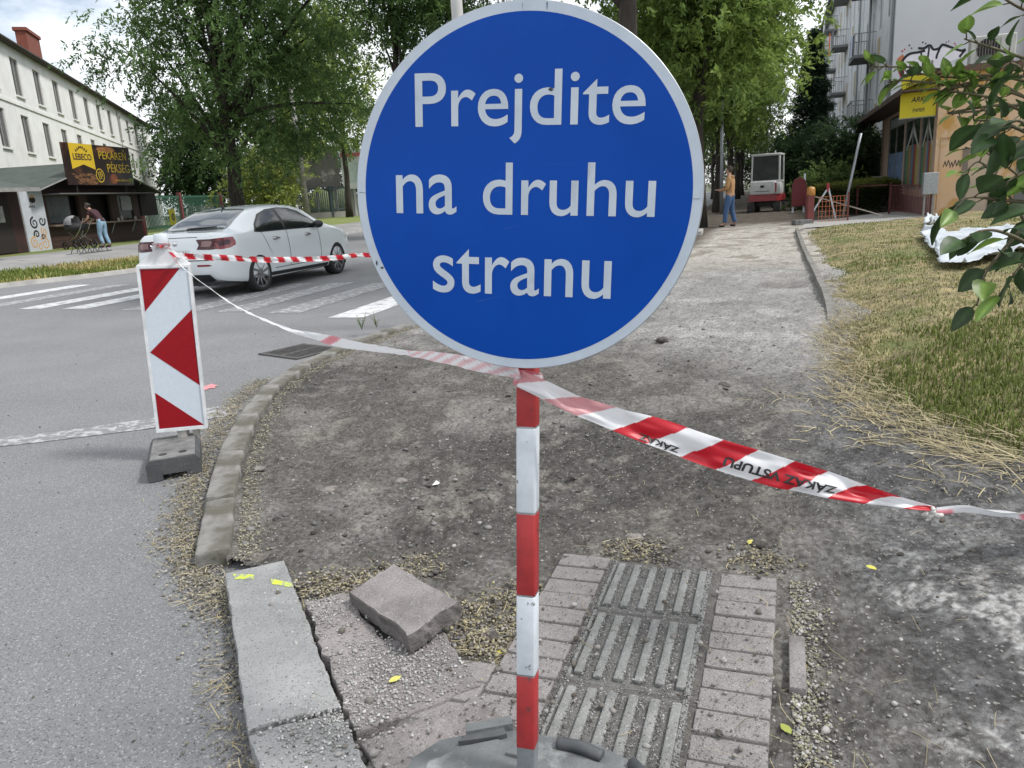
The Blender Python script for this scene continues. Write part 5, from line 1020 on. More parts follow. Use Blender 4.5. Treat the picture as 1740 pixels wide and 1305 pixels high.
EAVE = (B0.z+B1.z)/2; S0 = -16.0
org = Vector((B0.x, B0.y, 0))
Rb = Matrix((bdv, -bnv, Vector((0, 0, 1)))).transposed().to_4x4()    # local x along the wall, y into the building
t = thing('apartment_building', 'long white three storey building with a dark roof and brick chimney', 'building'); t.matrix_basis = Matrix.Translation(org) @ Rb
gz = .3
def wall_with_holes(holes, x0, x1, z0, z1, depth, name, m, parent, y=0.0):
    """front face with real window openings; returns nothing"""
    xs = sorted({x0, x1, *[h[0] for h in holes], *[h[1] for h in holes]}); zs = sorted({z0, z1, *[h[2] for h in holes], *[h[3] for h in holes]}); q = MB()
    for a, b in zip(xs[:-1], xs[1:]):
        for c, d in zip(zs[:-1], zs[1:]):
            if any(h[0]-1e-6 <= a and b <= h[1]+1e-6 and h[2]-1e-6 <= c and d <= h[3]+1e-6 for h in holes): continue
            q.quad((a, y, c), (b, y, c), (b, y, d), (a, y, d))
    for h in holes:
        a, b, c, d = h; q.quad((a, y, c), (a, y+depth, c), (a, y+depth, d), (a, y, d)); q.quad((b, y, c), (b, y, d), (b, y+depth, d), (b, y+depth, c)); q.quad((a, y, d), (a, y+depth, d), (b, y+depth, d), (b, y, d)); q.quad((a, y, c), (b, y, c), (b, y+depth, c), (a, y+depth, c))
    bmesh.ops.remove_doubles(q.bm, verts=q.bm.verts, dist=1e-4); return q.build(name, m, parent)
holes = []; 
def xw(px, py):                                                  # distance along the facade seen at a pixel
    d = ray(px, py); o = Vector((0, 0, CH)); k = (org-o).dot(bnv)/d.dot(bnv); p = o+d*k; return (p-org).dot(bdv), p.z
c_up = [xw(px, py) for px, py in ((28, 131), (66, 150), (97, 165), (125, 179))]; stepx = (c_up[3][0]-c_up[0][0])/3; zu = sum(c[1] for c in c_up)/4; zl = sum(xw(px, py)[1] for px, py in ((46, 228), (82, 238)))/2
nwin = int((BLn-c_up[0][0])/stepx)+1
for k in range(-4, nwin):
    x_ = c_up[0][0]+k*stepx
    for zc in (zu, zl, zl-(zu-zl)):
        if x_+.5 < BLn-.8 and zc-.8 > .4: holes.append((x_-.55, x_+.55, zc-.80, zc+.80))
wall_with_holes(holes, S0, BLn, 0, EAVE, .10, 'wall', M['render_white'], t)
MB().b2((S0, .20, 0), (BLn-.001, 11, EAVE-.002)).build('wall', M['render_white'], t); MB().b2((BLn-.05, .001, 0), (BLn, .2, EAVE-.004)).build('wall', M['render_white'], t)
for h in holes:
    q = MB()
    for lo, hi in (((h[0], (.05), h[2]), (h[0]+.06, .09, h[3])), ((h[1]-.06, (.05), h[2]), (h[1], .09, h[3])), ((h[0]+.06, (.05), h[2]), (h[1]-.06, .09, h[2]+.06)), ((h[0]+.06, (.05), h[3]-.06), (h[1]-.06, .09, h[3])), (((h[0]+h[1])/2-.03, (.05), h[2]+.06), ((h[0]+h[1])/2+.03, .09, h[3]-.06))): q.b2(lo, hi)
    w = q.build('window', M['win_frame'], t); raw('pane', [(h[0], .085, h[2]), (h[1], .085, h[2]), (h[1], .085, h[3]), (h[0], .085, h[3])], [(0, 1, 2, 3)], M['win_glass'], w)
    MB().b2((h[0]-.06, -.08, h[2]-.07), (h[1]+.06, (.05), h[2]-.003)).build('sill', M['render_white'], w)
MB().b2((S0, -.05, (zu+zl)/2-.05), (BLn-.002, -.002, (zu+zl)/2+.08)).build('cornice', M['render_white'], t)
q = MB(); q.quad((S0, -.28, EAVE+.02), (BLn+.3, -.28, EAVE+.02), (BLn+.3, 5.5, EAVE+2.2), (S0, 5.5, EAVE+2.2)); q.quad((S0, 11.5, EAVE+.02), (S0, 5.5, EAVE+2.2), (BLn+.3, 5.5, EAVE+2.2), (BLn+.3, 11.5, EAVE+.02)); q.b2((S0, -.28, EAVE-.10), (BLn+.3, .4, EAVE+.0)); rf = q.build('roof', M['roof_dark'], t)
q = MB(); q.quad((BLn+.0, 0, EAVE), (BLn, 11, EAVE), (BLn, 5.5, EAVE+2.1)); q.build('gable', M['render_white'], t) if False else q.bm.free()
MB().tube([(S0, -.33, EAVE-.05), (BLn+.3, -.33, EAVE-.05)], .06, 8).build('gutter', M['roof_dark'], t)
ch_ = []
for _px, _py in ((42, 46), (66, 50)):
    _d = ray(_px, _py); _k = (org+(-bnv)*.9-Vector((0, 0, CH))).dot(bnv)/_d.dot(bnv); _p = Vector((0, 0, CH))+_d*_k; ch_.append(((_p-org).dot(bdv), _p.z))
czt = ch_[0][1]; q = MB(); q.b2((ch_[0][0], .9, EAVE-.1), (ch_[1][0]-.35, 1.4, czt-.16)); q.b2((ch_[0][0]-.08, .82, czt-.16), (ch_[1][0]-.27, 1.48, czt)); q.build('chimney', M['brick_red'], rf)
for px in (190,): xx = xw(px, 150)[0]; MB().tube([(xx, -.06, .3), (xx, -.06, EAVE-.1)], .05, 8).build('downpipe', M['win_frame'], t)
# ============================================================ bakery kiosk
M['kwood'] = mat('kiosk_wood', (.035, .018, .015), (.055, .028, .022), rough=.7, scale=3, stretch=(1, 1, 12)); M['kdark'] = mat('kiosk_dark', (.018, .014, .013), rough=.8)
M['roof_green'] = mat('roof_green', (.045, .06, .052), (.075, .09, .08), rough=.85, scale=2); M['grey_trim'] = mat('grey_trim', (.28, .28, .27), (.2, .2, .19), rough=.8, scale=6)
K0, K1 = G(86, 424, .42), D(246, 406, 33.0); K0.z = K1.z = KZ; kx = (K1-K0); KW = kx.length; kx.normalize(); ky = Vector((-kx.y, kx.x, 0))   # ky points back
t = thing('bakery_kiosk', 'dark brown wooden bakery kiosk with a green gabled roof', 'kiosk'); t.matrix_basis = Matrix.Translation(K0) @ Matrix((kx, ky, Vector((0, 0, 1)))).transposed().to_4x4()
def kp(px, py, y=0.0):                                           # kiosk front coordinates seen at a pixel
    d = ray(px, py); o = Vector((0, 0, CH)); k = (K0+ky*y-o).dot(ky)/d.dot(ky); p = o+d*k-K0; return p.dot(kx), p.z
H1 = 2.05
zc0, zc1 = .86, 1.80
wall_with_holes([(.25, 2.0, zc0, zc1), (2.5, 3.9, zc0-.05, zc1+.05), (4.4, KW-.45, zc0, zc1)] if KW > 5.5 else [(.2, KW*.26, zc0, zc1), (KW*.33, KW*.58, zc0, zc1+.05), (KW*.64, KW-.3, zc0, zc1)], 0, KW, 0, H1, .12, 'wall', M['kwood'], t)
q = MB(); q.b2((0, .4, 0), (KW, 4.6, H1-.01)); q.build('back_room', M['kdark'], t); q = MB(); q.b2((0, .12, 0), (.1, .4, H1-.01)); q.b2((KW-.1, .12, 0), (KW, .4, H1-.01)); q.build('side_wall', M['kwood'], t)
MB().b2((.1, -.28, zc0-.10), (KW-.1, -.001, zc0-.04)).build('counter', mat('counter_top', (.16, .12, .10), rough=.6), t)
for x_ in (KW*.3, KW*.62, KW*.86): MB().tube([(x_, -.22, zc0-.10), (x_, -.02, zc0-.5)], .02, 6).build('counter_bracket', M['grey_trim'], t)
q = MB(); q.b2((.22, .06, zc0+.02), (KW*.26, .09, zc1)); q.build('window_pane', mat('kiosk_pane', (.10, .115, .12), (.05, .055, .06), rough=.2, scale=1.2), t)
q = MB(); q.b2((KW*.66, .06, zc0+.02), (KW-.38, .09, zc1)); q.build('window_pane', mat('kiosk_pane_dark', (.05, .052, .05), (.025, .025, .025), rough=.2, scale=1.5), t)
MB().b2((KW*.80, .03, zc0+.35), (KW*.92, .05, zc1-.05)).build('poster', mat('poster_pale', (.35, .36, .36), (.25, .26, .26), rough=.6), t)
MB().b2((KW*.40, .30, zc0+.2), (KW*.42, .34, zc0+.9)).build('lamp_strip', mat('lamp_strip', (.55, .58, .58), rough=.4), t)
for x_, h_ in ((KW*.70, .10), (KW*.74, .16), (KW*.90, .12)): MB().tube([(x_, -.1, zc0-.04), (x_, -.1, zc0-.04+h_), (x_, -.1, zc0-.02+h_)], [.05, .05, .02], 8).build('jar', mat('jar_pale', (.30, .29, .26), rough=.3), t)
# planks on the lower wall
for i in range(4): MB().b2((.02, -.012, .08+i*.19), (KW-.02, -.001, .24+i*.19)).build('plank', M['kwood'], t)
# roof: ridge runs back, gable to the front, and a lower lean-to to the left
Zr = 3.02; mid = KW*.5; ov = .55
q = MB(); q.quad((-.75, -ov, H1-.05), (mid, -ov, Zr), (mid, 4.8, Zr), (-.75, 4.8, H1-.05)); q.quad((mid, -ov, Zr), (KW+.75, -ov, H1-.12), (KW+.75, 4.8, H1-.12), (mid, 4.8, Zr)); 
q.quad((-.75, -ov, H1-.11), (-.75, 4.8, H1-.11), (mid, 4.8, Zr-.07), (mid, -ov, Zr-.07)); q.quad((mid, -ov, Zr-.07), (mid, 4.8, Zr-.07), (KW+.75, 4.8, H1-.18), (KW+.75, -ov, H1-.18)); q.build('roof', M['roof_green'], t)
q = MB(); q.quad((-.3, -.02, H1), (KW+.2, -.02, H1), (mid, -.02, Zr-.1)); q.build('gable_boards', M['kdark'], t)
for a, b_ in (((-.75, -ov-.01, H1-.08), (mid, -ov-.01, Zr-.03)), ((mid, -ov-.01, Zr-.03), (KW+.75, -ov-.01, H1-.15))): MB().bar(a, b_, .03, .10, up=(0, 1, 0)).build('barge_board', M['grey_trim'], t)
MB().b2((.0, -.75, H1-.22), (KW, -.02, H1-.18)).build('awning', mat('awning_grey', (.11, .11, .11), rough=.8), t)
MB().b2((KW+.05, -.05, .95), (KW+1.25, .05, H1-.12)).build('shutter', M['kdark'], t)
# sign on the gable
M['sign_brown'] = mat('sign_brown', (.030, .014, .012), (.016, .010, .010), rough=.4, scale=2, c3=(.10, .045, .022), s3=1.6, lo3=.52, hi3=.66)
sy = -.62; SX0, SZ1 = kp(103, 246, sy); SX1 = kp(228, 316, sy)[0]; SZ0 = kp(112, 314, sy)[1]; z_r = kp(221, 252, sy)[1]; SZ1 = (SZ1+z_r)/2+.05
ks_ = thing('bakery_sign', 'dark bakery sign board with yellow lettering on the kiosk roof', 'sign'); ks_.matrix_basis = t.matrix_basis
MB().b2((SX0, sy-.02, SZ0), (SX1, sy+.04, SZ1)).build('board', M['sign_brown'], ks_)
MB().bar((SX0+.5, sy+.05, SZ0-.3), (SX0+.5, sy+.05, SZ1-.3), .05, .05).build('strut', M['kdark'], ks_); MB().bar((SX1-.5, sy+.05, SZ0-.3), (SX1-.5, sy+.05, SZ1-.3), .05, .05).build('strut', M['kdark'], ks_)
M['yellow'] = mat('sign_yellow', (.62, .43, .03), rough=.5); sw, sh = SX1-SX0, SZ1-SZ0
def ksf(V, F, name, m, off, parent=ks_): return raw(name, [(SX0+u*sw, sy-.021-off, SZ0+v*sh) for u, v in V], F, m, parent)
ban = ksf([(.09, 1.0), (.42, 1.0), (.42, .38), (.255, .50), (.09, .38)], [(0, 1, 2, 3, 4)], 'banner', M['yellow'], .002)
tx = lambda b_, x0, x1, y0, y1, m, off, par, bold=.0: ksf(*text_fit(b_, x0, x1, y0, y1, bold), 'lettering', m, off, par)
tx('LEBECO', .125, .385, .60, .76, M['kwood'], .005, ban, .03)
V = []; F = []
for i in range(7):                                               # wheat sprig above the name
    a = -.5+i/6; k = len(V); c_ = (.255+a*.14, .86+.05*math.cos(a*5)); V += [(c_[0]-.012, c_[1]-.03), (c_[0]+.012, c_[1]), (c_[0]+.02*a*2, c_[1]+.05), (c_[0]-.015, c_[1]+.01)]; F.append((k, k+1, k+2, k+3))
ksf(V, F, 'wheat_mark', M['kwood'], .005, ban)
tx('PEKÁREŇ', .50, .93, .66, .92, M['yellow'], .004, ks_, .0); tx('PÉKSÉG', .60, .955, .33, .60, M['yellow'], .004, ks_, .0); tx('www.lebeco.sk', .68, .96, .10, .17, M['yellow'], .004, ks_)
an = np.linspace(0, 2*math.pi, 40, endpoint=False); ring = lambda r0, r1, cx, cy: ([(cx+r*math.cos(a)*sh/sw, cy+r*math.sin(a)) for r in (r0, r1) for a in an], [(i, (i+1) % 40, 40+(i+1) % 40, 40+i) for i in range(40)])
ksf(*ring(.175, .15, .47, .24), 'round_mark', M['yellow'], .005); ksf([(.47+.15*math.cos(a)*sh/sw, .24+.15*math.sin(a)) for a in an], [tuple(range(40))], 'round_mark', M['kdark'], .0035)
V, F = [], []
for k, (a, b_, c_, d_) in enumerate([(-.07, .08, -.03, -.10), (.0, .11, .04, -.08), (.07, .10, .09, -.02)]):
    V += [(.47+(a-.012)*sh/sw, .24+b_), (.47+(a+.012)*sh/sw, .24+b_+.01), (.47+(c_+.012)*sh/sw, .24+d_), (.47+(c_-.012)*sh/sw, .24+d_-.01)]; F.append(tuple(range(4*k, 4*k+4)))
ksf(V, F, 'round_mark', M['yellow'], .006)
M['wheat'] = mat('wheat_print', (.30, .16, .07), (.16, .07, .035), rough=.5, scale=6); V, F = [], []; rw_ = np.random.default_rng(4)
for i in range(46):                                              # printed wheat ears, loaf and apple shapes
    a = rw_.uniform(.1, .5); x_, y_ = rw_.uniform(.05, .36), rw_.uniform(.04, .30); l_ = rw_.uniform(.05, .13); k = len(V); V += [(x_, y_), (x_+l_*math.cos(a)*.5+.004, y_-l_*.5-.02), (x_+l_*math.cos(a), y_-l_*math.sin(a)*1.0), (x_+l_*math.cos(a)*.5, y_-l_*.5+.01)]; F.append((k, k+1, k+2, k+3))
ksf([(u, max(.02, v)) for u, v in V], F, 'wheat_print', M['wheat'], .0015)
el = lambda cx, cy, rx, ry: [(cx+rx*math.cos(a), cy+ry*math.sin(a)) for a in an]
ksf(el(.62, .90, .14, .075), [tuple(range(40))], 'loaf_print', mat('loaf_print', (.42, .20, .07), (.25, .10, .04), rough=.5, scale=5), .001); ksf(el(.68, .16, .06, .13), [tuple(range(40))], 'apple_print', mat('apple_print', (.22, .03, .03), (.30, .12, .04), rough=.5, scale=3), .001)
# white painted side panel with curls
px0, pz1 = kp(34, 334, -.05); px1 = kp(70, 334, -.05)[0]; pnl = thing('painted_panel', 'white panel with black and orange curls beside the bakery counter', 'panel'); 
pnl.matrix_basis = t.matrix_basis; PXa, PXb = -1.12, -.02; PZ = 2.02
MB().b2((PXa, -.10, .0), (PXb, -.02, PZ)).build('board', mat('panel_white', (.50, .53, .57), (.42, .45, .49), rough=.6, scale=3), pnl); MB().b2((PXa-.22, -.08, 0), (PXa-.003, .4, PZ-.02)).build('post', M['grey_trim'], pnl)
def curl(cx, cz, r, turns, a0, w, m, sgn=1):
    n = 30; V = []; F = []
    for i in range(n+1):
        f = i/n; a = a0+sgn*turns*2*math.pi*f; rr_ = r*(1-.85*f); ww = w*(1.7-.8*f); 
        for k in (-1, 1): V.append((cx+(rr_+k*ww)*math.cos(a), -.1025, cz+(rr_+k*ww)*math.sin(a)))
    F = [(2*i, 2*i+1, 2*i+3, 2*i+2) for i in range(n)]; raw('curl', V, F, m, pnl)
M['orange_print'] = mat('orange_print', (.55, .30, .12), rough=.6)
xm = (PXa+PXb)/2
for q in [(xm-.1, .92, .2, 1.5, 1.6, .022, M['black'], 1), (xm+.28, .98, .17, 1.3, .5, .02, M['black'], -1), (xm-.08, .55, .14, 1.3, 3.5, .02, M['black'], -1), (xm+.3, .62, .16, 1.4, 2, .016, M['orange_print'], 1), (xm-.25, .28, .2, 1.6, 1, .016, M['orange_print'], 1), (xm+.24, .22, .22, 1.6, 2.5, .016, M['orange_print'], -1), (xm+.2, .44, .1, 1.2, 0, .018, M['black'], 1), (xm, .12, .12, 1.2, 1, .014, M['orange_print'], 1)]: curl(*q)
q = MB(); q.prism(el(0, 0, .15, .10), 0, .002); o = q.build('printed_mark', M['kdark'], pnl); o.rotation_euler = (rad(90), 0, 0); o.location = (xm+.02, -.1015, 1.68)
q = MB(); q.prism(el(0, 0, .11, .04), 0, .002); o = q.build('printed_mark', M['orange_print'], pnl); o.rotation_euler = (rad(90), 0, 0); o.location = (xm+.02, -.1035, 1.79)
for i in range(5): o = MB().b2((0, 0, 0), (.035, .002, .07)).build('printed_mark', M['kdark'], pnl); o.location = (xm-.2+i*.06, -.1025, 1.42+.02*(i % 2))
# neighbouring dark kiosk at the left edge
t2 = thing('neighbour_kiosk', 'dark maroon kiosk with a glazed door at the left edge', 'kiosk'); t2.matrix_basis = t.matrix_basis
q = MB(); q.b2((-5.2, -.25, 0), (PXa-.26, 4, 2.0)); q.build('wall', mat('maroon_wall', (.045, .018, .018), (.03, .014, .014), rough=.7, scale=3), t2)
MB().b2((-3.3, -.28, .05), (-1.9, -.251, 1.85)).build('door', M['kdark'], t2); MB().b2((-2.9, -.295, 1.0), (-2.2, -.281, 1.5)).build('door_pane', mat('notice', (.40, .40, .38), (.2, .2, .19), rough=.5, scale=6), t2)
q = MB(); q.quad((-5.4, -1.1, 1.95), (-1.45, -1.1, 2.0), (-1.2, 2, 2.75), (-5.4, 2, 2.9)); q.quad((-5.4, -1.1, 1.90), (-5.4, 2, 2.8), (-1.2, 2, 2.68), (-1.45, -1.1, 1.93)); q.build('roof', M['roof_green'], t2); MB().bar((-5.4, -1.11, 1.93), (-1.45, -1.11, 1.97), .03, .12).build('fascia', M['grey_trim'], t2)
q = MB(); q.quad((-5.4, -1.0, 2.9), (-3.6, -1.0, 2.95), (-3.5, -.98, 3.7), (-4.6, -.98, 3.9), (-5.4, -1.0, 3.9)); q.build('roof_board', mat('roof_board', (.48, .46, .42), (.07, .06, .06), rough=.6, scale=4, lo=.5, hi=.53), t2)
# wire bench frame before the kiosk
wb = D(152, 424, 23.5); tb = thing('bike_rack', 'low looping wire bicycle rack on the pavement before the kiosk', 'bike rack', (wb.x, wb.y, .38), math.atan2(kx.y, kx.x))
q = MB(); q.tube([(-.8, -.2, .02), (.8, -.2, .02)], .012, 5); q.tube([(-.8, .2, .02), (.8, .2, .02)], .012, 5); q.build('rail', M['black'], tb)
for i in range(6): MB().tube(cr([(-.7+i*.26, -.2, .02), (-.72+i*.26, -.1, .25), (-.62+i*.26, .0, .30), (-.56+i*.26, .1, .25), (-.58+i*.26, .2, .02)], 5), .011, 5).build('hoop', M['black'], tb)
# ============================================================ fences, masts, hoardings on the left
M['fence_green'] = mat('fence_green', (.035, .11, .075), rough=.6); M['maroon'] = mat('maroon_post', (.16, .045, .05), rough=.7); M['mesh_wall'] = mat('low_wall', (.22, .23, .25), (.30, .31, .32), rough=.9, scale=4)
f0_, f1_ = D(246, 398, 36.5), D(388, 392, 46); f0_.z = f1_.z = .42; fx = f1_-f0_; FL = fx.length; fx.normalize(); t = thing('railing_fence', 'green steel railing fence with maroon posts beside the kiosk', 'fence'); t.matrix_basis = Matrix.Translation(f0_) @ Matrix((fx, Vector((-fx.y, fx.x, 0)), Vector((0, 0, 1)))).transposed().to_4x4()
q = MB(); n = int(FL/.13)
for i in range(n): q.b2((i*.13, -.015, .15), (i*.13+.03, .015, 1.85))
q.build('pales', M['fence_green'], t); q = MB(); q.b2((0, -.03, 1.74), (FL, -.016, 1.82)); q.b2((0, -.03, .3), (FL, -.016, .38)); q.build('rails', M['fence_green'], t)
for x_ in (0, FL*.42, FL*.95): MB().b2((x_-.09, -.09, 0), (x_+.09, .09, 2.0)).build('post', M['maroon'], t)
lw = thing('wire_fence', 'low wire mesh panel and wall right of the kiosk shutter', 'fence'); lw.matrix_basis = t.matrix_basis
MB().b2((-.2, -2.4, 0), (2.6, -2.25, .55)).build('base_wall', M['mesh_wall'], lw); q = MB()
for i in range(19): q.b2((-.2+i*.155, -2.34, .55), (-.19+i*.155, -2.33, 1.25))
for i in range(8): q.b2((-.2, -2.345, .6+i*.09), (2.6, -2.335, .61+i*.09))
q.build('wires', M['grey_trim'], lw)
ns_ = D(295, 378, 33); nz = .42; t = thing('notice_board', 'small yellow notice with a black round mark on the railing', 'sign', (ns_.x, ns_.y, 0), math.atan2(fx.y, fx.x))
q = MB(); q.b2((-.24, -.02, ns_.z-.1), (.22, .02, ns_.z+.55)); bd_ = q.build('board', mat('notice_yellow', (.62, .55, .02), rough=.5), t); q = MB(); q.tube([(0, -.021, ns_.z+.22), (0, -.024, ns_.z+.22)], .15, 20); q.build('round_mark', M['black'], bd_); MB().bar((0, .04, .4), (0, .04, ns_.z+.3), .05, .05).build('post', M['grey_trim'], t)
q = MB(); [q.b2((-.06+i*.05, -.027, ns_.z+.14), (-.035+i*.05, -.025, ns_.z+.30)) for i in range(3)]; q.build('round_mark', mat('notice_yellow_mark', (.55, .5, .02), rough=.5), bd_)
# concrete masts
def mast(px, ybase, dep, h, r0, r1, zb, name, label, cat, lean=0, m=M['concrete']):
    p = D(px, ybase, dep); o = MB().tube([(0, 0, 0), (lean*h*.5, 0, h*.5), (lean*h, 0, h)], [r0, (r0+r1)/2, r1], 14).build(name, m, None, True); o.location = (p.x, p.y, zb); return tag(o, label, cat)
mast(523, 372, 44, 9, .19, .10, .3, 'concrete_mast', 'tapering pale concrete mast in front of the grey screen', 'mast', -.012)
mast(486, 372, 52, 8, .26, .20, .3, 'concrete_mast', 'thick dark concrete mast left of the grey screen', 'mast', -.01, mat('mast_dark', (.11, .105, .10), (.07, .068, .065), rough=.95, scale=3))
mast(1226, 331, 33, 4.6, .075, .06, .0, 'lamp_pole', 'grey steel pole standing among the tree trunks behind the workman', 'pole', 0, M['galv'])
o = mast(814, 560, 8.3, 6.5, .062, .055, .0, 'lamp_pole', 'pale grey pole rising above the top left rim of the sign', 'pole', 0, mat('pole_pale', (.50, .50, .49), (.42, .42, .41), rough=.5, scale=5))
# panel fence right of the big tree
M['fence_teal'] = mat('fence_teal', (.06, .085, .095), (.04, .06, .065), rough=.6, scale=2)
p0, p1 = D(478, 372, 58), D(700, 372, 64); t = thing('panel_fence', 'dark grey green panel fence with pale concrete posts on a low wall', 'fence'); dx = p1-p0; dx.z = 0; FL = dx.length; dx.normalize(); t.matrix_basis = Matrix.Translation((p0.x, p0.y, .4)) @ Matrix((dx, Vector((-dx.y, dx.x, 0)), Vector((0, 0, 1)))).transposed().to_4x4()
MB().b2((0, -.1, 0), (FL, .1, .42)).build('base_wall', mat('fence_wall', (.33, .31, .29), (.26, .25, .23), rough=.9, scale=2), t); q = MB(); n = int(FL/.16)
for i in range(n): q.b2((i*.16, -.02, .45), (i*.16+.05, .02, 2.3))
q.b2((0, -.04, 2.1), (FL, -.021, 2.2)); q.b2((0, -.04, .55), (FL, -.021, .65)); q.build('bars', M['fence_teal'], t)
for x_ in np.arange(.1, FL, 1.95): MB().b2((x_-.10, -.13, 0), (x_+.10, .13, 2.35)).build('post', mat('post_pale2', (.42, .43, .43), rough=.9) if int(x_/1.95) % 2 else M['fence_teal'], t)
def hoard(px0, px1, yt, yb, dep, m, name, label, stripe=None):
    a, b_, c_ = D(px0, yb, dep), D(px1, yb, dep), D(px0, yt, dep); t = thing(name, label, 'billboard', (a.x, a.y, .3), math.atan2(b_.y-a.y, b_.x-a.x)); w = math.hypot(b_.x-a.x, b_.y-a.y); z0, z1 = a.z-.3, c_.z-.3
    MB().b2((0, -.06, z0), (w, .06, z1)).build('board', m, t)
    for f in (.12, .5, .88): MB().b2((w*f-.08, .065, 0), (w*f+.08, .2, z1-.1)).build('post', mat('hoard_post', (.2, .2, .19), rough=.9), t)
    if stripe: MB().b2((.02, -.066, z1-.55), (w-.02, -.061, z1-.28)).build('red_stripe', stripe, t); MB().b2((.3, -.066, z0+.5), (w-.5, -.061, z1-1.0)).build('print', mat('poster_print', (.50, .58, .55), (.28, .36, .36), rough=.5, scale=1.1), t)
hoard(494, 580, 253, 322, 62, mat('hoarding_grey', (.15, .145, .14), (.085, .082, .08), rough=.95, scale=.5, c3=(.34, .33, .32), s3=.8, lo3=.57, hi3=.66), 'screen_board', 'weathered dark grey screen board on posts behind the mast')
hoard(584, 690, 254, 322, 61, mat('poster_white', (.52, .55, .55), (.44, .47, .47), rough=.5, scale=.6), 'billboard', 'white billboard with a red top stripe at the left rim of the sign', mat('poster_red', (.42, .10, .12), rough=.5))
for px, dep, r_ in ((548, 64, 1.1), (585, 66, 1.3)):
    p = D(px, 362, dep); p.z = .4; q = MB(); q.ball((0, 0, .9), (r_, r_, 1.3), 3); o = q.build('dome_shrub', mat('dome_shrub', (.16, .19, .11), (.09, .115, .06), rough=1, scale=5, bump=3, bscale=12)); o.location = p; tag(o, 'pale round shrub seen through the panel fence, '+('left one' if px < 560 else 'right one'), 'shrub')
# ============================================================ apartment block on the right
XF = lambda z: 4.9+.354*z
fd_ = Vector((.354, 1, 0)).normalized(); fr_v = Vector((fd_.y, -fd_.x, 0))        # along the street, into the building
P0 = Vector((XF(36), 36, 0)); HB = 16.9; LB = 75
Mb = Matrix.Translation(P0) @ Matrix((fd_, fr_v, Vector((0, 0, 1)))).transposed().to_4x4()     # local x along the facade, y into the block (left-handed pair fixed below)
Mb = Matrix.Translation(P0) @ Matrix((fd_, -fr_v, Vector((0, 0, 1)))).transposed().to_4x4()    # y negative = into the block
M['facade'] = mat('facade_grey', (.58, .60, .62), (.49, .51, .53), rough=.95, scale=.35, c3=(.27, .285, .30), s3=.9, lo3=.56, hi3=.75); M['facade_end'] = mat('facade_end', (.58, .605, .635), (.53, .555, .585), rough=.95, scale=.5); M['cream'] = mat('cream_render', (.42, .40, .30), (.37, .35, .27), rough=.95, scale=.7); M['panel_tan'] = mat('panel_tan', (.38, .31, .19), (.32, .27, .17), rough=.9, scale=2); M['pipe'] = mat('pipe_grey', (.24, .26, .28), rough=.6)
t = thing('apartment_block', 'tall blue grey apartment block with rows of balconies on the right', 'building'); t.matrix_basis = Mb
fl_h = 3.33; fz = [4.05-fl_h+.2, 4.05, 4.05+fl_h, 4.05+2*fl_h, 4.05+3*fl_h]; holes = []; bal_x = [8.5, 13.4+14.5, 41.5, 55.5]; kinds = []
for xb in np.arange(2.2, LB-2, 3.35):
    for z in fz:
        bal = any(abs(xb-b) < 1.7 for b in bal_x); h_ = (xb-.55, xb+.55, z+(.15 if bal else .9), z+2.35)
        if h_[3] < HB-.4: holes.append(h_); kinds.append(bal)
wall_with_holes(holes, 0, LB, 0, HB, -.07, 'wall', M['facade'], t); MB().b2((.0, -.22, 0), (LB, -11, HB-.002)).build('wall', M['facade_end'], t)
raw('end_wall', [(-.004, 0, 0), (-.004, -5.0, 0), (-.004, -5.0, HB), (-.004, 0, HB)], [(0, 1, 2, 3)], M['facade_end'], t); MB().b2((-.5, -5.0, 0), (-.01, -12, HB-.3)).build('side_wing', M['cream'], t)
for h in holes:
    q = MB(); q.b2((h[0], -.02, h[2]), (h[0]+.07, -.06, h[3])); q.b2((h[1]-.07, -.02, h[2]), (h[1], -.06, h[3])); q.b2((h[0]+.07, -.02, h[3]-.07), (h[1]-.07, -.06, h[3])); q.b2((h[0]+.07, -.02, h[2]), (h[1]-.07, -.06, h[2]+.07)); w = q.build('window', mat('frame_white', (.42, .43, .43), rough=.6) if 'fw_' not in M else M['fw_'], t); M['fw_'] = w.data.materials[0]
    raw('pane', [(h[0], -.055, h[2]), (h[1], -.055, h[2]), (h[1], -.055, h[3]), (h[0], -.055, h[3])], [(0, 1, 2, 3)], M['win_glass'], w)
rt_ = np.random.default_rng(5)
for xb in np.arange(2.2, LB-2, 3.35):
    MB().b2((xb-.80, .0, .2), (xb-.66, .05, HB-.02)).build('facade_rib', M['facade_end'], t)
    for z in fz[:-1]:
        if rt_.random() < .45 and z+3.0 < HB: MB().b2((xb-.5, .002, z+2.42), (xb+.5, .05, z+3.35+.5 if z+3.9 < HB else z+3.0)).build('spandrel_panel', M['panel_tan'], t)
M['rail_dark'] = mat('balcony_rail', (.22, .23, .24), rough=.6); M['slab_c'] = mat('balcony_slab', (.24, .245, .25), (.17, .175, .18), rough=.9, scale=3)
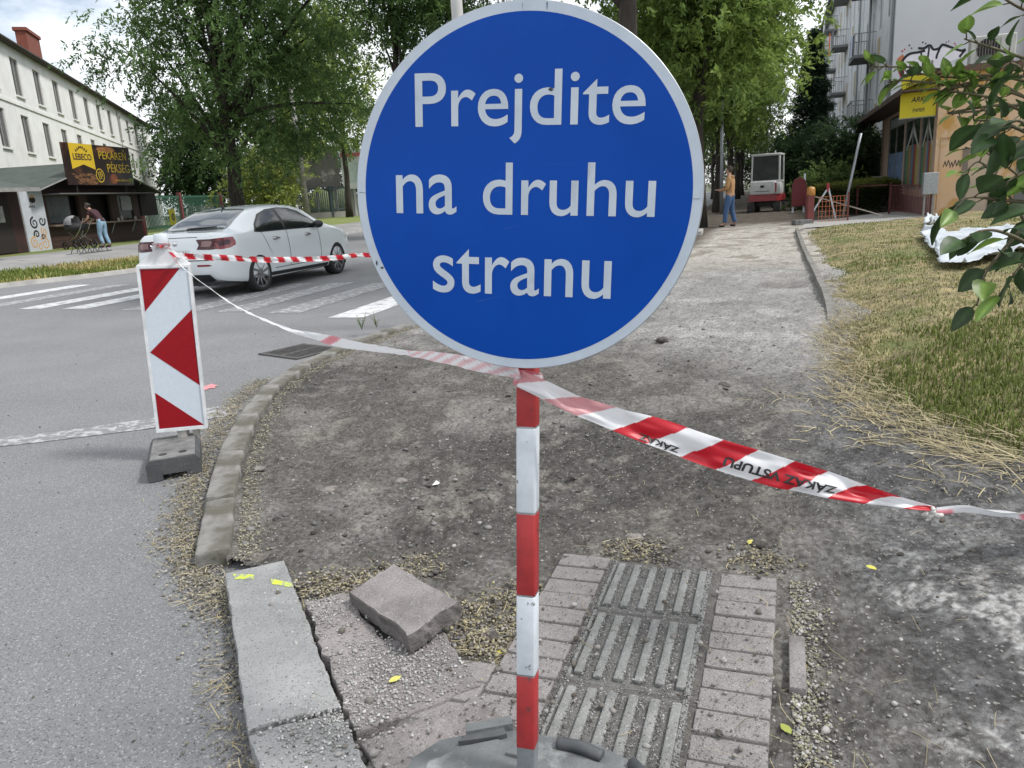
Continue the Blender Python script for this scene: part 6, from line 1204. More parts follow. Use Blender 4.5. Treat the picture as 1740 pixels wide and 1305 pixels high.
for bi, xb in enumerate(bal_x):
    for z in fz[1:]:
        bl = MB().b2((xb-1.5, 0.002, z-.14), (xb+1.5, 1.1, z+.02)).build('balcony', M['slab_c'], t); q = MB()
        for i in range(25): q.tube([(xb-1.45+i*2.9/24, 1.06, z+.02), (xb-1.45+i*2.9/24, 1.06, z+1.05)], .012, 4)
        for x_ in (xb-1.45, xb+1.45):
            for i in range(8): q.tube([(x_, .05+i*.14, z+.02), (x_, .05+i*.14, z+1.05)], .012, 4)
        q.bar((xb-1.47, 1.06, z+1.06), (xb+1.47, 1.06, z+1.06), .04, .04); q.bar((xb-1.45, .02, z+1.06), (xb-1.45, 1.06, z+1.06), .04, .04); q.bar((xb+1.45, .02, z+1.06), (xb+1.45, 1.06, z+1.06), .04, .04); q.build('railing', M['rail_dark'], bl)
        if rt_.random() < .25: MB().b2((xb-1.44, 1.075, z+.1), (xb+1.44, 1.085, z+.95)).build('front_panel', M['facade_end'], bl)
MB().b2((-.3, -11.3, HB-.10), (LB, .75, HB+.12)).build('roof', mat('roof_grey', (.16, .16, .155), rough=.9), t)
MB().tube([(.28, .08, 0), (.28, .08, HB-.12)], .065, 8).build('downpipe', M['pipe'], t); MB().tube([(9.9, .10, 0), (9.9, .10, HB-.12)], .06, 8).build('downpipe', M['pipe'], t); MB().tube([(16.5, .10, 0), (16.5, .10, HB-.12)], .06, 8).build('downpipe', M['pipe'], t)
def cloth(xb, z, w, h, c_, name, label):
    V = [(xb+w*(u/6), 1.12+.05*math.sin(u*1.7), z+1.1-h*v/4-.03*math.sin(u)) for v in range(5) for u in range(7)]; F = [(v*7+u, v*7+u+1, v*7+u+8, v*7+u+7) for v in range(4) for u in range(6)]; V2 = [tuple(Mb @ Vector(p)) for p in V]; tag(raw(name, V2, F, mat(name, c_, rough=.8), None, True), label, 'laundry')
cloth(bal_x[1]+1.7, fz[3]+.3, .9, 1.6, (.65, .12, .03), 'orange_cloth', 'bright orange cloth hanging from an upper balcony'); cloth(bal_x[0]-.9, fz[2], .9, 1.1, (.55, .60, .75), 'white_cloth', 'white cloth hanging on a balcony railing of the block')
# graffiti painted on the end wall (flat letter shapes)
def ew(px, py):                                                  # end-wall coordinates seen at a pixel
    d = ray(px, py); o = Vector((0, 0, CH)); k = (P0-o).dot(fd_)/d.dot(fd_); p = o+d*k-P0; return p.dot(fr_v), p.z
def wallpaint(pts, name, m, off):
    V = [(-.004-off, -ew(x, y)[0], ew(x, y)[1]) for x, y in pts]; return raw(name, V, [tuple(range(len(pts)))], m, t)
GW = mat('graffiti_white', (.80, .79, .84), (.72, .71, .77), rough=.8, scale=2); GK = mat('graffiti_black', (.015, .015, .02), rough=.7); GR = mat('graffiti_red', (.38, .03, .05), rough=.7)
wallpaint([(1531, 128), (1533, 108), (1542, 95), (1560, 90), (1580, 82), (1600, 80), (1625, 84), (1640, 84), (1638, 96), (1615, 104), (1590, 118), (1560, 128), (1540, 134)], 'graffiti', GW, .003)
wallpaint([(1526, 122), (1530, 108), (1536, 112), (1537, 130), (1530, 132)], 'graffiti', GR, .005); wallpaint([(1524, 100), (1534, 92), (1537, 97), (1528, 108)], 'graffiti', mat('graffiti_orange', (.5, .18, .08), rough=.7), .004)
def stroke(pts, w):
    P_ = cr([(a, b, 0) for a, b in pts], 6)[:, :2]; T2 = np.gradient(P_, axis=0); T2 /= np.linalg.norm(T2, axis=1)[:, None]; N2 = np.stack([-T2[:, 1], T2[:, 0]], 1); A, B = P_+N2*w/2, P_-N2*w/2
    V = []; 
    for a, b in zip(A, B):
        for q in (a, b): e = ew(*q); V.append((-.010, -e[0], e[1]))
    raw('graffiti', V, [(2*i, 2*i+1, 2*i+3, 2*i+2) for i in range(len(A)-1)], GK, t)
for pts, w in (([(1537, 134), (1532, 118), (1534, 103), (1545, 92), (1560, 89), (1572, 86)], 3.2), ([(1560, 82), (1570, 82), (1580, 77), (1586, 84), (1596, 82), (1602, 76), (1615, 80), (1632, 86), (1641, 84)], 3.2), ([(1579, 80), (1577, 95), (1575, 116)], 2.4), ([(1565, 90), (1568, 105), (1567, 118)], 2.4), ([(1597, 82), (1592, 94), (1591, 100)], 2.6), ([(1541, 119), (1547, 123), (1552, 125)], 2.5), ([(1640, 84), (1634, 92), (1630, 97)], 3)): stroke(pts, w*1.35)
for x_, y_, r_ in ((1545, 77, 1.6), (1549, 82, 1.4), (1568, 72, 1.6), (1573, 74, 1.4), (1608, 72, 1.2), (1612, 70, 1.2)): wallpaint([(x_+r_*math.cos(a), y_+r_*math.sin(a)) for a in np.linspace(0, 5.5, 8)], 'graffiti', GK, .006)
for x_, y_, r_ in ((1533, 87, 1.8), (1537, 84, 1.5), (1622, 74, 1.5), (1624, 77, 1.2)): wallpaint([(x_+r_*math.cos(a), y_+r_*math.sin(a)) for a in np.linspace(0, 5.5, 8)], 'graffiti', GR, .006)
# ============================================================ stationery shop extension
S0_ = Vector((12.5, 22.7, 0)); sd_ = Vector((.354, 1, 0)).normalized(); si_ = Vector((sd_.y, -sd_.x, 0)); SL_, SHh, SDp = 13.0, 3.94, 8.0
t = thing('corner_shop', 'single storey shop with tall glazing and peeling orange side wall', 'shop'); Ms = Matrix.Translation(S0_) @ Matrix((sd_, -si_, Vector((0, 0, 1)))).transposed().to_4x4(); t.matrix_basis = Ms        # x along street, -y into the shop
def sf(px, py):                                                  # shop front coordinates
    d = ray(px, py); o = Vector((0, 0, CH)); k = (S0_-o).dot(si_)/d.dot(si_); p = o+d*k-S0_; return p.dot(sd_), p.z
def ss(px, py):                                                  # shop side wall coordinates (distance into the shop)
    d = ray(px, py); o = Vector((0, 0, CH)); k = (S0_-o).dot(sd_)/d.dot(sd_); p = o+d*k-S0_; return p.dot(si_), p.z
M['pink_col'] = mat('pink_column', (.50, .35, .29), (.43, .30, .25), rough=.85, scale=3); M['orange_wall'] = mat('orange_wall', (.56, .37, .21), (.54, .41, .30), rough=.95, scale=1.1, bump=.5, bscale=30, c3=(.44, .25, .07), s3=.9, lo3=.5, hi3=.58)
wz0, wz1 = .75, 3.42; cols = [0.02, 1.15, 4.3, 7.4, 10.4, SL_-.3]; holes = [(a+(.25 if i else .35), b-.25, wz0, wz1) for i, (a, b) in enumerate(zip(cols[:-1], cols[1:])) if b-a > 1.5]
cols_px = [sf(px, 300)[0] for px in (1576, 1559, 1533, 1512)]; holes = [(cols_px[0]-.0+.05 if False else max(.35, cols_px[0]-.5), cols_px[1]-.12, wz0, wz1), (cols_px[1]+.12, cols_px[2]-.15, wz0, wz1), (cols_px[2]+.15, cols_px[3]+1.0, wz0, wz1)]
holes = [h for h in holes if h[1]-h[0] > .5]
wall_with_holes(holes, 0, SL_, 0, SHh, -.05, 'front_wall', M['pink_col'], t)
raw('side_wall', [(-.003, 0, 0), (-.003, -SDp, 0), (-.003, -SDp, SHh), (-.003, 0, SHh)], [(0, 1, 2, 3)], M['orange_wall'], t); MB().b2((0, -.4, 0), (SL_, -SDp, SHh-.003)).build('back_room', M['kdark'], t)
M['shop_glass'] = mat('shop_glass', (.025, .035, .035), (.05, .06, .06), rough=.05, spec=.9, scale=1.5)
for i, h in enumerate(holes):
    w = MB(); w.b2((h[0], -.006, h[2]), (h[0]+.07, -.045, h[3])); w.b2((h[1]-.07, -.006, h[2]), (h[1], -.045, h[3])); w.b2((h[0]+.07, -.006, 3.0), (h[1]-.07, -.045, 3.08)); w.b2((h[0]+.07, -.006, h[2]), (h[1]-.07, -.045, h[2]+.08)); w.b2(((h[0]+h[1])/2-.03, -.008, h[2]+.08), ((h[0]+h[1])/2+.03, -.04, 3.0)); w = w.build('shop_window', M['grey_trim'], t)
    raw('pane', [(h[0], -.035, h[2]), (h[1], -.035, h[2]), (h[1], -.035, h[3]), (h[0], -.035, h[3])], [(0, 1, 2, 3)], M['shop_glass'], w)
    # pencil stickers
    if i < 2:
        n = 5; wd = (h[1]-h[0]-.4)/n; cs = [(.40, .36, .10), (.30, .06, .05), (.06, .20, .35), (.35, .20, .08), (.08, .22, .12)]
        for k in range(n): q = MB(); q.b2((h[0]+.2+k*wd, -.0335, h[2]+.1), (h[0]+.2+(k+1)*wd-.03, -.031, h[2]+1.45)); q.build('sticker', M.setdefault('pen%d' % k, mat('pencil_print', cs[k], rough=.6)), w)
        m_ = (h[0]+h[1])/2; q = MB(); q.quad((h[0]+.15, -.029, h[2]+1.3), (m_, -.029, h[2]+2.15), (h[1]-.15, -.029, h[2]+1.3), (h[1]-.30, -.029, h[2]+1.3), (m_, -.029, h[2]+1.85), (h[0]+.30, -.029, h[2]+1.3)); q.build('sticker', M.setdefault('sticker_white', mat('sticker_white', (.55, .56, .56), rough=.6)), w)
    else: q = MB(); q.b2((h[0]+.1, -.0335, h[2]+.1), (h[1]-.1, -.031, h[2]+1.3)); q.build('sticker', mat('sticker_blue', (.06, .12, .32), (.20, .28, .42), rough=.6, scale=3), w)
    q = MB(); q.b2((h[0]+.15, -.0335, 3.08), (h[1]-.2, -.031, 3.36)); q.build('sticker', mat('sticker_strip', (.20, .26, .34), (.36, .38, .38), rough=.6, scale=3), w)
MB().b2((0, .002, 0), (SL_, .12, .55)).build('plinth', mat('plinth', (.20, .13, .12), (.15, .10, .09), rough=.9, scale=3), t)
q = MB(); q.quad((-.1, .95, SHh-.35), (SL_+1.2, .95, SHh-.35), (SL_+1.2, -.1, SHh+.05), (-.1, -.1, SHh+.05)); q.b2((-.1, .0, SHh-.40), (SL_+1.2, .95, SHh-.36)); q.b2((-.06, .95, SHh-.46), (SL_+1.2, 1.0, SHh-.30)); q.build('canopy', mat('canopy_brown', (.07, .045, .035), (.10, .07, .055), rough=.9, scale=3), t)
MB().b2((-.12, .1, SHh), (SL_, -SDp-.1, SHh+.14)).build('roof', mat('shop_roof', (.12, .07, .05), rough=.9), t)
e0 = ss(1640, 290); 
q = MB(); a0, az = ss(1637, 252); a1 = ss(1695, 252)[0]; fr2 = [(a0, .1), (a1, .1), (a1, az), (a0, az)]
for lo, hi in (((-.035, -a0, .1), (-.005, -a0-.14, az)), ((-.035, -a1+.14, .1), (-.005, -a1, az)), ((-.035, -a0-.14, az-.14), (-.005, -a1+.14, az))): q.b2(lo, hi)
q.build('door_frame', mat('frame_brown', (.20, .17, .14), (.15, .13, .11), rough=.9, scale=6), t); MB().b2((-.012, -a0-.14, .1), (-.004, -a1+.14, az-.14)).build('walled_door', mat('door_pale', (.46, .36, .26), (.36, .30, .24), rough=.9, scale=2), t)
a2 = ss(1735, 215)[0]; q = MB(); q.b2((-.06, -a1-.5, .1), (-.004, -a1-1.2, 2.0)); q.build('meter_box', mat('meter_box', (.12, .12, .12), rough=.7), t)
b0, bz0 = ss(1600, 234); b1_ = ss(1690, 226)[0]; MB().tube([(-.03, -b0, bz0), (-.03, -b1_, bz0)], .02, 6).build('wall_pipe', M['orange_wall'], t); MB().tube([(-.03, -b0, .2), (-.03, -b0, bz0)], .02, 6).build('wall_pipe', M['orange_wall'], t)
V, F = [], []; tz = ss(1610, 279)
for i in range(6):
    k = len(V); x_, y_ = tz[0]-.12+i*.085, tz[1]+.03*math.sin(i*2.3); V += [(-.008, -x_, y_-.08), (-.008, -x_-.02, y_-.08), (-.008, -x_-.07, y_+.09), (-.008, -x_-.045, y_+.09)]; F.append((k, k+1, k+2, k+3)); k = len(V); V += [(-.008, -x_-.05, y_+.09), (-.008, -x_-.07, y_+.07), (-.008, -x_-.10, y_-.06), (-.008, -x_-.08, y_-.07)]; F.append((k, k+1, k+2, k+3))
raw('scrawl', V, F, GK, t)
# yellow hanging sign
c_ = S0_+sd_*.6-si_*.72; t = thing('hanging_sign', 'yellow hanging shop sign with black lettering ARKA under the canopy', 'sign'); 
yv0, yz1 = ss(1529, 135), 0
Y0, Y1 = D(1529, 202, 23.6), D(1590, 200, 23.0); Yt = D(1531, 131, 23.6); hx = (Y1-Y0); hw = math.hypot(hx.x, hx.y); t.matrix_basis = Matrix.Translation((Y0.x, Y0.y, 0)) @ Matrix.Rotation(math.atan2(hx.y, hx.x), 4, 'Z'); z0_, z1_ = Y0.z, Yt.z
bd_ = MB().b2((0, -.07, z0_), (hw, .07, z1_)).build('board', mat('sign_yellow2', (.66, .56, .012), (.60, .50, .012), rough=.45, scale=2), t); hh_ = z1_-z0_
MB().b2((-.02, -.075, z0_-.03), (hw+.02, .075, z0_)).build('edge', M['grey_trim'], t); MB().bar((hw*.8, 0, z1_), (hw*.8, 0, z1_+.35), .05, .05).build('hanger', M['grey_trim'], t); MB().bar((hw*.2, 0, z1_), (hw*.2, 0, z1_+.35), .05, .05).build('hanger', M['grey_trim'], t)
for b_, x0, x1, y0, y1, sh_ in (('ARKA', .30, .80, .36, .48, .25), ('PAPIER', .36, .70, .12, .21, .15), ('PAPIERNICTVO', .15, .85, .72, .83, .0)):
    V, F = text_fit(b_, x0*hw, x1*hw, z0_+y0*hh_, z0_+y1*hh_, .02, sh_); raw('lettering', [(x, -.073, z) for x, z in V], F, M['black'], bd_)
# air conditioner on the shop roof, electricity boxes
c_ = ss(1692, 70); bp_ = S0_+si_*1.3+sd_*.5; t = thing('air_conditioner', 'white air conditioner box with a round fan on the shop roof', 'air conditioner'); t.matrix_basis = Matrix.Translation((bp_.x, bp_.y, SHh+.14)) @ Matrix((si_, sd_, Vector((0, 0, 1)))).transposed().to_4x4()
MB().b2((-.55, -.18, .06), (.55, .18, .78), bev=.02).build('case', mat('ac_white', (.46, .47, .44), (.38, .39, .37), rough=.6, scale=5), t); q = MB(); q.tube([(-.12, -.182, .42), (-.12, -.188, .42)], .29, 28); q.build('fan', M['kdark'], t); q = MB()
for i in range(9): q.b2((-.40+i*.07, -.20, .14), (-.39+i*.07, -.19, .70))
q.build('grille', M['grey_trim'], t)
for lo, hi in (((-.45, -.15, 0), (-.35, .15, .058)), ((.35, -.15, 0), (.45, .15, .058))): MB().b2(lo, hi).build('foot', M['grey_trim'], t)
def cabinet(px, yb, dep, w, h, lab, m, lift=0):
    p = D(px, yb, dep); t = thing('utility_cabinet', lab, 'cabinet', (p.x, p.y, 0.05), math.atan2(-si_.x, si_.y)+math.pi/2); MB().b2((-w/2, -.15, .35+lift), (w/2, .15, .35+h+lift), bev=.01).build('box', m, t); MB().b2((-w/2+.04, -.156, .42+lift), (w/2-.04, -.151, .30+h+lift)).build('door', m, t); q = MB(); q.bar((-w*.3, 0, -.05), (-w*.3, 0, .36+lift), .05, .05); q.bar((w*.3, 0, -.05), (w*.3, 0, .36+lift), .05, .05); q.build('legs', M['grey_trim'], t)
cabinet(1578, 340, 21.6, .36, .58, 'pale grey electricity cabinet before the shop window', M['galv'], .30); cabinet(1491, 322, 34.0, .5, .8, 'small grey cabinet at the far end of the shop front', M['galv'])
# ============================================================ barriers and railings near the shop
M['rail_red'] = mat('railing_red', (.13, .035, .032), (.09, .03, .03), rough=.7, scale=6); M['wood_pale'] = mat('wood_pale', (.38, .34, .28), (.28, .25, .21), rough=.9, scale=9)
a, b_ = D(1510, 370, 25.0), D(1583, 371, 21.6); a.z = b_.z = 0.04; t = thing('metal_railing', 'dark red metal railing with thin bars before the shop', 'railing', tuple(a), math.atan2(b_.y-a.y, b_.x-a.x)); ln = (b_-a).length; q = MB()
for i in range(int(ln/.12)): q.tube([(i*.12, 0, .12), (i*.12, 0, .88)], .009, 4)
q.bar((0, 0, .9), (ln, 0, .9), .035, .035); q.bar((0, 0, .12), (ln, 0, .12), .03, .03); q.build('bars', M['rail_red'], t)
for x_ in (0, ln*.97): MB().bar((x_, 0, -.05), (x_, 0, .98), .05, .05).build('post', M['rail_red'], t)
a2_ = D(1404, 372, 27.0); a2_.z = .04; t = thing('metal_railing', 'dark red top rail running behind the hedge to the shop', 'railing', tuple(a2_), math.atan2(a.y-a2_.y, a.x-a2_.x)); ln = (a-a2_).length; MB().bar((0, 0, .92), (ln-.1, 0, .92), .04, .04).build('rail', M['rail_red'], t); [MB().bar((x_, 0, -.05), (x_, 0, .9), .05, .05).build('post', M['rail_red'], t) for x_ in (.05, ln*.5)]
p = D(1431, 373, 24.4); o = MB().tube([(0, 0, 0), (.22, 0, 1.2), (.46, 0, 2.55)], .045, 8).build('leaning_pole', M['galv'], None, True); o.location = (p.x, p.y, 0.0); tag(o, 'thin grey pole leaning to the right before the hedge', 'pole')
p = D(1375, 384, 22.5); p.z = .03; t = thing('barrier_post', 'squat red post with an orange lamp on top at the path edge', 'barrier post', tuple(p)); MB().box((0, 0, .42), (.20, .16, .84), bev=.02).build('post', mat('post_red', (.16, .03, .03), (.10, .025, .02), rough=.7, scale=5), t); MB().box((.02, 0, .90), (.24, .18, .30), bev=.08, seg=2).build('lamp', mat('lamp_orange', (.42, .22, .04), (.3, .12, .02), rough=.4), t, True)
p = D(1357, 355, 30); p.z = .03; t = thing('barrier_board', 'round topped red board standing on the path edge beyond the orange lamp', 'barrier'); t.location = p; t.matrix_basis = Matrix.Translation(p); q = MB(); q.prism([(-.28, 0), (.28, 0), (.28, .75), (.2, .98), (0, 1.08), (-.2, .98), (-.28, .75)], -.03, .03); q.xf(Matrix.Translation((0, 0, .25)) @ Matrix.Rotation(rad(90), 4, 'X')); q.build('board', mat('dull_red', (.13, .02, .025), rough=.6), t); MB().bar((.22, .06, 0), (.22, .06, 1.45), .06, .06).build('post', M['white_paint'], t); MB().bar((-.2, .06, 0), (-.2, .06, .4), .06, .06).build('post', M['white_paint'], t)
p = D(1420, 372, 24.6); p.z = .02; t = thing('trestle', 'white and red striped trestle legs leaning at the hedge', 'trestle'); t.matrix_basis = Matrix.Translation(p); q = MB(); q.bar((0, 0, 0), (-.22, .1, .95), .07, .05); q.build('leg', M['white_paint'], t); MB().bar((-.7, .3, .1), (-.28, .1, .9), .05, .05).build('leg', M['white_paint'], t); MB().bar((-.23, .1, .85), (-.25, .1, 1.1), .09, .07).build('cap', M['red_paint'], t)
a, b_ = D(1385, 334, 23.2), D(1500, 366, 22.6); o = MB().bar(a, b_, .09, .03).build('barrier_plank', M['wood_pale']); tag(o, 'pale plank slanting down from the orange lamp to the ground', 'plank')
p = D(1390, 381, 22.9); t = thing('mesh_barrier', 'low orange wire mesh barrier behind the red post', 'barrier', (p.x, p.y, .02), rad(-10)); q = MB(); [q.tube([(i*.10, 0, 0), (i*.10, 0, .75)], .008, 4) for i in range(9)]; [q.tube([(0, 0, .05+i*.14), (.8, 0, .05+i*.14)], .008, 4) for i in range(6)]; q.build('wires', mat('orange_wire', (.42, .13, .06), rough=.6), t); MB().bar((.82, 0, 0), (.82, 0, .85), .04, .04).build('post', M['rail_red'], t)
p = D(1366, 384, 22.6); o = MB().box((0, 0, .07), (.5, .35, .14), bev=.02).build('weight_block', M['foot_top']); o.location = (p.x-.1, p.y-.1, 0.03); tag(o, 'grey weight block at the foot of the red post', 'barrier foot')
# white tarp on the grass
def tarp(pts, seed, name, label, hump=.12):
    ctr = np.mean([tuple(p) for p in pts], 0); xs = [p[0] for p in pts]; ys = [p[1] for p in pts]; gx_ = np.arange(min(xs), max(xs), .035); gy_ = np.arange(min(ys), max(ys), .035); X, Y = np.meshgrid(gx_, gy_, indexing='ij'); n = len(gy_)
    Z = Hlawn(X, Y)+.03+hump*fbm(X+Y*.5, Y-X*.3, .9, 2, seed)+hump*.8*np.maximum(0, 1-np.abs(fbm(X*.5+Y, Y*.3-X, 1.3, 2, seed+3)-.5)*11)+hump*.5*np.maximum(0, 1-np.abs(fbm(X-Y*.2, Y*.8+X, 1.7, 1, seed+8)-.5)*14)+.02*fbm(X, Y, 4, 2, seed+5); i0 = np.arange(len(gx_)-1)[:, None]*n+np.arange(n-1)[None]; Q = np.stack([i0, i0+n, i0+n+1, i0+1], -1).reshape(-1, 4)
    Q = Q[inpoly(X.ravel()[Q].mean(1), Y.ravel()[Q].mean(1), pts)]; us, inv = np.unique(Q, return_inverse=True); V = np.stack([X.ravel()[us], Y.ravel()[us], Z.ravel()[us]], 1); o = raw(name, V, inv.reshape(-1, 4), M['tarp'], None, True); o.modifiers.new('thick', 'SOLIDIFY').thickness = .004; return tag(o, label, 'tarpaulin')
M['tarp'] = mat('tarp_white', (.50, .54, .58), (.42, .46, .50), rough=.45, scale=4)
tp_ = [(G(x, y, .2).x, G(x, y, .2).y) for x, y in [(1563, 402), (1590, 396), (1610, 402), (1680, 396), (1760, 392), (1800, 430), (1740, 442), (1690, 448), (1640, 458), (1598, 455), (1585, 430)]]
tarp(tp_, 3, 'tarpaulin', 'large crumpled white tarpaulin spread on the grass behind the shrub', .10)
tp2 = [(G(x, y, .2).x, G(x, y, .2).y) for x, y in [(1569, 384), (1575, 376), (1590, 373), (1600, 378), (1598, 384), (1582, 387)]]
tarp(tp2, 9, 'tarpaulin', 'small crumpled white sheet on the grass near the railing', .16)
# ============================================================ trees
def quads_leaf(name, base, ax, sd, nr, ln, wd, col, m, parent, bend=.15):
    n = len(base); mid = base+ax*(ln*.45)[:, None]; V = np.stack([base, mid+sd*(wd/2)[:, None]+nr*(ln*bend*.4)[:, None], base+ax*ln[:, None], mid-sd*(wd/2)[:, None]+nr*(ln*bend*.4)[:, None]], 1).reshape(-1, 3)
    return raw(name, V, np.arange(n*4).reshape(-1, 4), m, parent, col=np.repeat(col, 4, 0))
def unit(v): return v/np.maximum(1e-9, np.linalg.norm(v, axis=1))[:, None]
def crown(parent, blobs, nclump, nsprig, nleaf, ln, wd, c_lo, c_hi, seed, cr_=.55, droop=.4, shell=2.6, inner=.0, name='crown', sprl=.5):
    """blobs: (x,y,z,rx,ry,rz); clumps of sprigs of leaves spread through their volume"""
    r = np.random.default_rng(seed); B = np.array(blobs, float); w = B[:, 3]*B[:, 4]*B[:, 5]; i = r.choice(len(B), nclump, p=w/w.sum()); d = unit(r.normal(size=(nclump, 3))); rad_ = r.random(nclump)**(1/shell); ctr = B[i, :3]+d*rad_[:, None]*B[i, 3:6]
    n = nclump*nsprig; ci = np.repeat(np.arange(nclump), nsprig); out = unit(d[ci]*.8+r.normal(size=(n, 3))*.7+np.array([0, 0, .15])); so_ = ctr[ci]+r.normal(size=(n, 3))*cr_*np.array([1, 1, .7]); 
    ti = np.repeat(np.arange(n), nleaf); j = np.tile(np.arange(nleaf), n); f = (j+.5)/nleaf; L_ = sprl*r.uniform(.6, 1.2, n)[ti]; base = so_[ti]+out[ti]*(f*L_)[:, None]-np.array([0, 0, 1.])*(droop*f*f*L_)[:, None]
    side = unit(np.cross(out, r.normal(size=(n, 3))))[ti]*np.where(j % 2, 1., -1.)[:, None]; N = len(base); ax = unit(out[ti]*.6+side*.9+r.normal(size=(N, 3))*.35-np.array([0, 0, .35*droop])); sd = unit(np.cross(ax, np.array([0, 0, 1.])+r.normal(size=(N, 3))*.45)); nr = np.cross(sd, ax)
    cb = r.random(nclump)[ci][ti]*.65+r.random(n)[ti]*.2+r.random(N)*.15; c_lo = np.asarray(c_lo)*np.array([1.35, 1.42, 1.6]); c_hi = np.asarray(c_hi)*np.array([1.22, 1.30, 1.45]); col = np.asarray(c_lo)*(1-cb)[:, None]+np.asarray(c_hi)*cb[:, None]
    o = quads_leaf(name, base, ax, sd, nr, ln*r.uniform(.65, 1.25, N), wd*r.uniform(.7, 1.2, N), col, M['leaf'], parent); return o, ctr
def trunk(parent, h, r0, r1, targets, seed, lean=(0, 0), nl=9, m=None, z0=.35):
    rg = np.random.default_rng(seed); q = MB(); n = 9; P_ = [Vector((lean[0]*(k/n)+rg.normal()*.04*h/10, lean[1]*(k/n)+rg.normal()*.04*h/10, h*k/n-.1)) for k in range(n+1)]; R_ = [r0*(1-k/n)+r1*(k/n) for k in range(n+1)]; R_[0] *= 1.35; q.tube(P_, R_, 12)
    for i in rg.choice(len(targets), min(nl, len(targets)), replace=False):
        e = Vector(targets[i]); k = max(2, min(n-1, int(n*rg.uniform(z0, .9)))); s_ = P_[k]; 
        if e.z < s_.z*.8: continue
        m_ = s_.lerp(e, .5)+Vector((rg.normal()*.1, rg.normal()*.1, .25)); q.tube(cr([s_, m_, e], 4), list(np.linspace(R_[k]*.55, .02, 9)), 6)
    return q.build('trunk', m or M['bark'], parent, True)
def tree(name, label, x, y, z, h, r0, blobs, nc, ns, nl, ln, wd, lo, hi, seed, group=None, cat='tree', limbs=10, r1=.06, **kw):
    t = thing(name, label, cat, (x, y, z), 0, group); o, ctr = crown(t, blobs, nc, ns, nl, ln, wd, lo, hi, seed, **kw); trunk(t, h, r0, r1, ctr, seed+1, nl=limbs); return t
GD, GM, GY = (.030, .056, .016), (.055, .095, .022), (.13, .17, .035)
def at(px, dep): p = D(px, 400, dep); return p.x, p.y
def bl(px, py, dep, rx, ry, rz, o): p = D(px, py, dep); return (p.x-o[0], p.y-o[1], p.z-o[2], rx, ry, rz)
# big tree behind the car
o = (*at(411, 33), .4)
B = [bl(430, 140, 33, 4.2, 3.4, 3.2, o), bl(330, 120, 32.5, 3.4, 2.6, 2.6, o), bl(235, 90, 32, 2.2, 1.8, 1.5, o), bl(200, 175, 32, 1.3, 1.2, .8, o), bl(260, 20, 32, 2.6, 2.2, 1.6, o), bl(350, -60, 33, 4.0, 3.4, 2.6, o), bl(500, -20, 33, 3.8, 3.2, 3.0, o), bl(540, 170, 32.5, 2.2, 2.2, 2.2, o), bl(330, 245, 31.5, 2.0, 1.8, 1.0, o), bl(470, 240, 32, 2.6, 2.2, 1.3, o), bl(420, 20, 31.5, 3.4, 2.4, 2.6, o)]
tree('broadleaf_tree', 'large feathery dark green tree standing behind the white car', *o, 8.5, .34, B, 390, 16, 12, .19, .075, (.035, .065, .02), (.16, .24, .07), 100, limbs=22, r1=.10, cr_=.42, droop=.5, sprl=.55)
# trees behind it
for k, (px, dep, bl_, n_, lo, hi, lb) in enumerate([
    (598, 58, [(0, 0, 9, 2.6, 2.6, 5), (-1.6, 0, 13, 2.2, 2.2, 4), (.6, 0, 15, 1.8, 1.8, 4), (-2.6, 0, 6.5, 2, 2, 2.4)], 200, (.09, .125, .027), (.28, .33, .075), 'tall yellow green tree between the big tree and the sign'),
    (345, 66, [(0, 0, 6.5, 3.4, 3, 4.4), (-1.2, 0, 4, 2.0, 2, 3), (3, 0, 4, 3, 2, 3)], 230, (.02, .04, .016), (.06, .10, .032), 'dark green tree mass at the end of the white building'),
    (462, 44, [(0, 0, 2.4, 1.5, 1.3, 1.7), (-1.2, 0, 1.5, 1, 1, 1.1), (1.0, 0, 3.6, 1.2, 1, 1.3)], 70, (.10, .13, .03), (.30, .32, .075), 'yellow green shrub behind the big tree trunk'),
    (505, 66, [(0, 0, 7.5, 3.4, 3, 3.0), (-2, 0, 10, 3, 3, 3.4), (2.4, 0, 11, 3, 3, 3.6)], 200, (.045, .075, .02), (.16, .21, .05), 'mid green tree above the grey screen board'),
    (700, 30, [(0, 0, 8.2, 1.7, 2.0, 1.7), (1.4, 0, 7.6, 1.8, 2, 1.6), (2.6, 0, 9.0, 2.4, 2, 2.0), (.6, 0, 10.2, 2.6, 2, 1.6), (.4, 0, 6.6, .8, 1, .8)], 230, GD, (.10, .155, .04), 'dark crown tree showing above the left rim of the sign')]):
    o = (*at(px, dep), .4); s_ = dep/33; tree('broadleaf_tree' if k != 2 else 'shrub', lb, *o, max(b[2]+b[5]*.6 for b in bl_)*.8, .22, bl_, n_, 13, 10, .20*s_**.5, .09*s_**.5, lo, hi, 120+k*7, cat='tree' if k != 2 else 'shrub', group=None, cr_=.6, droop=.3, sprl=.6)
for k, (px, dep, rx, h) in enumerate([(-30, 95, 9, 8), (180, 110, 10, 8), (420, 100, 12, 8), (620, 95, 12, 8), (800, 90, 12, 9), (960, 95, 12, 9), (1120, 100, 11, 8), (1290, 120, 9, 8)]):
    o = (*at(px, dep), .3); tree('broadleaf_tree', f'distant dark green tree at the far end of the street, {tex(k)} from the left', *o, h, .3, [(0, 0, h*.55, rx*.6, 4, h*.5), (-rx*.4, 0, h*.45, rx*.4, 3, h*.42), (rx*.4, 0, h*.5, rx*.4, 3, h*.45)], 150, 10, 8, .42, .22, (.018, .034, .012), (.065, .09, .026), 300+k, group='distant trees closing the street', cr_=.9, sprl=.9)
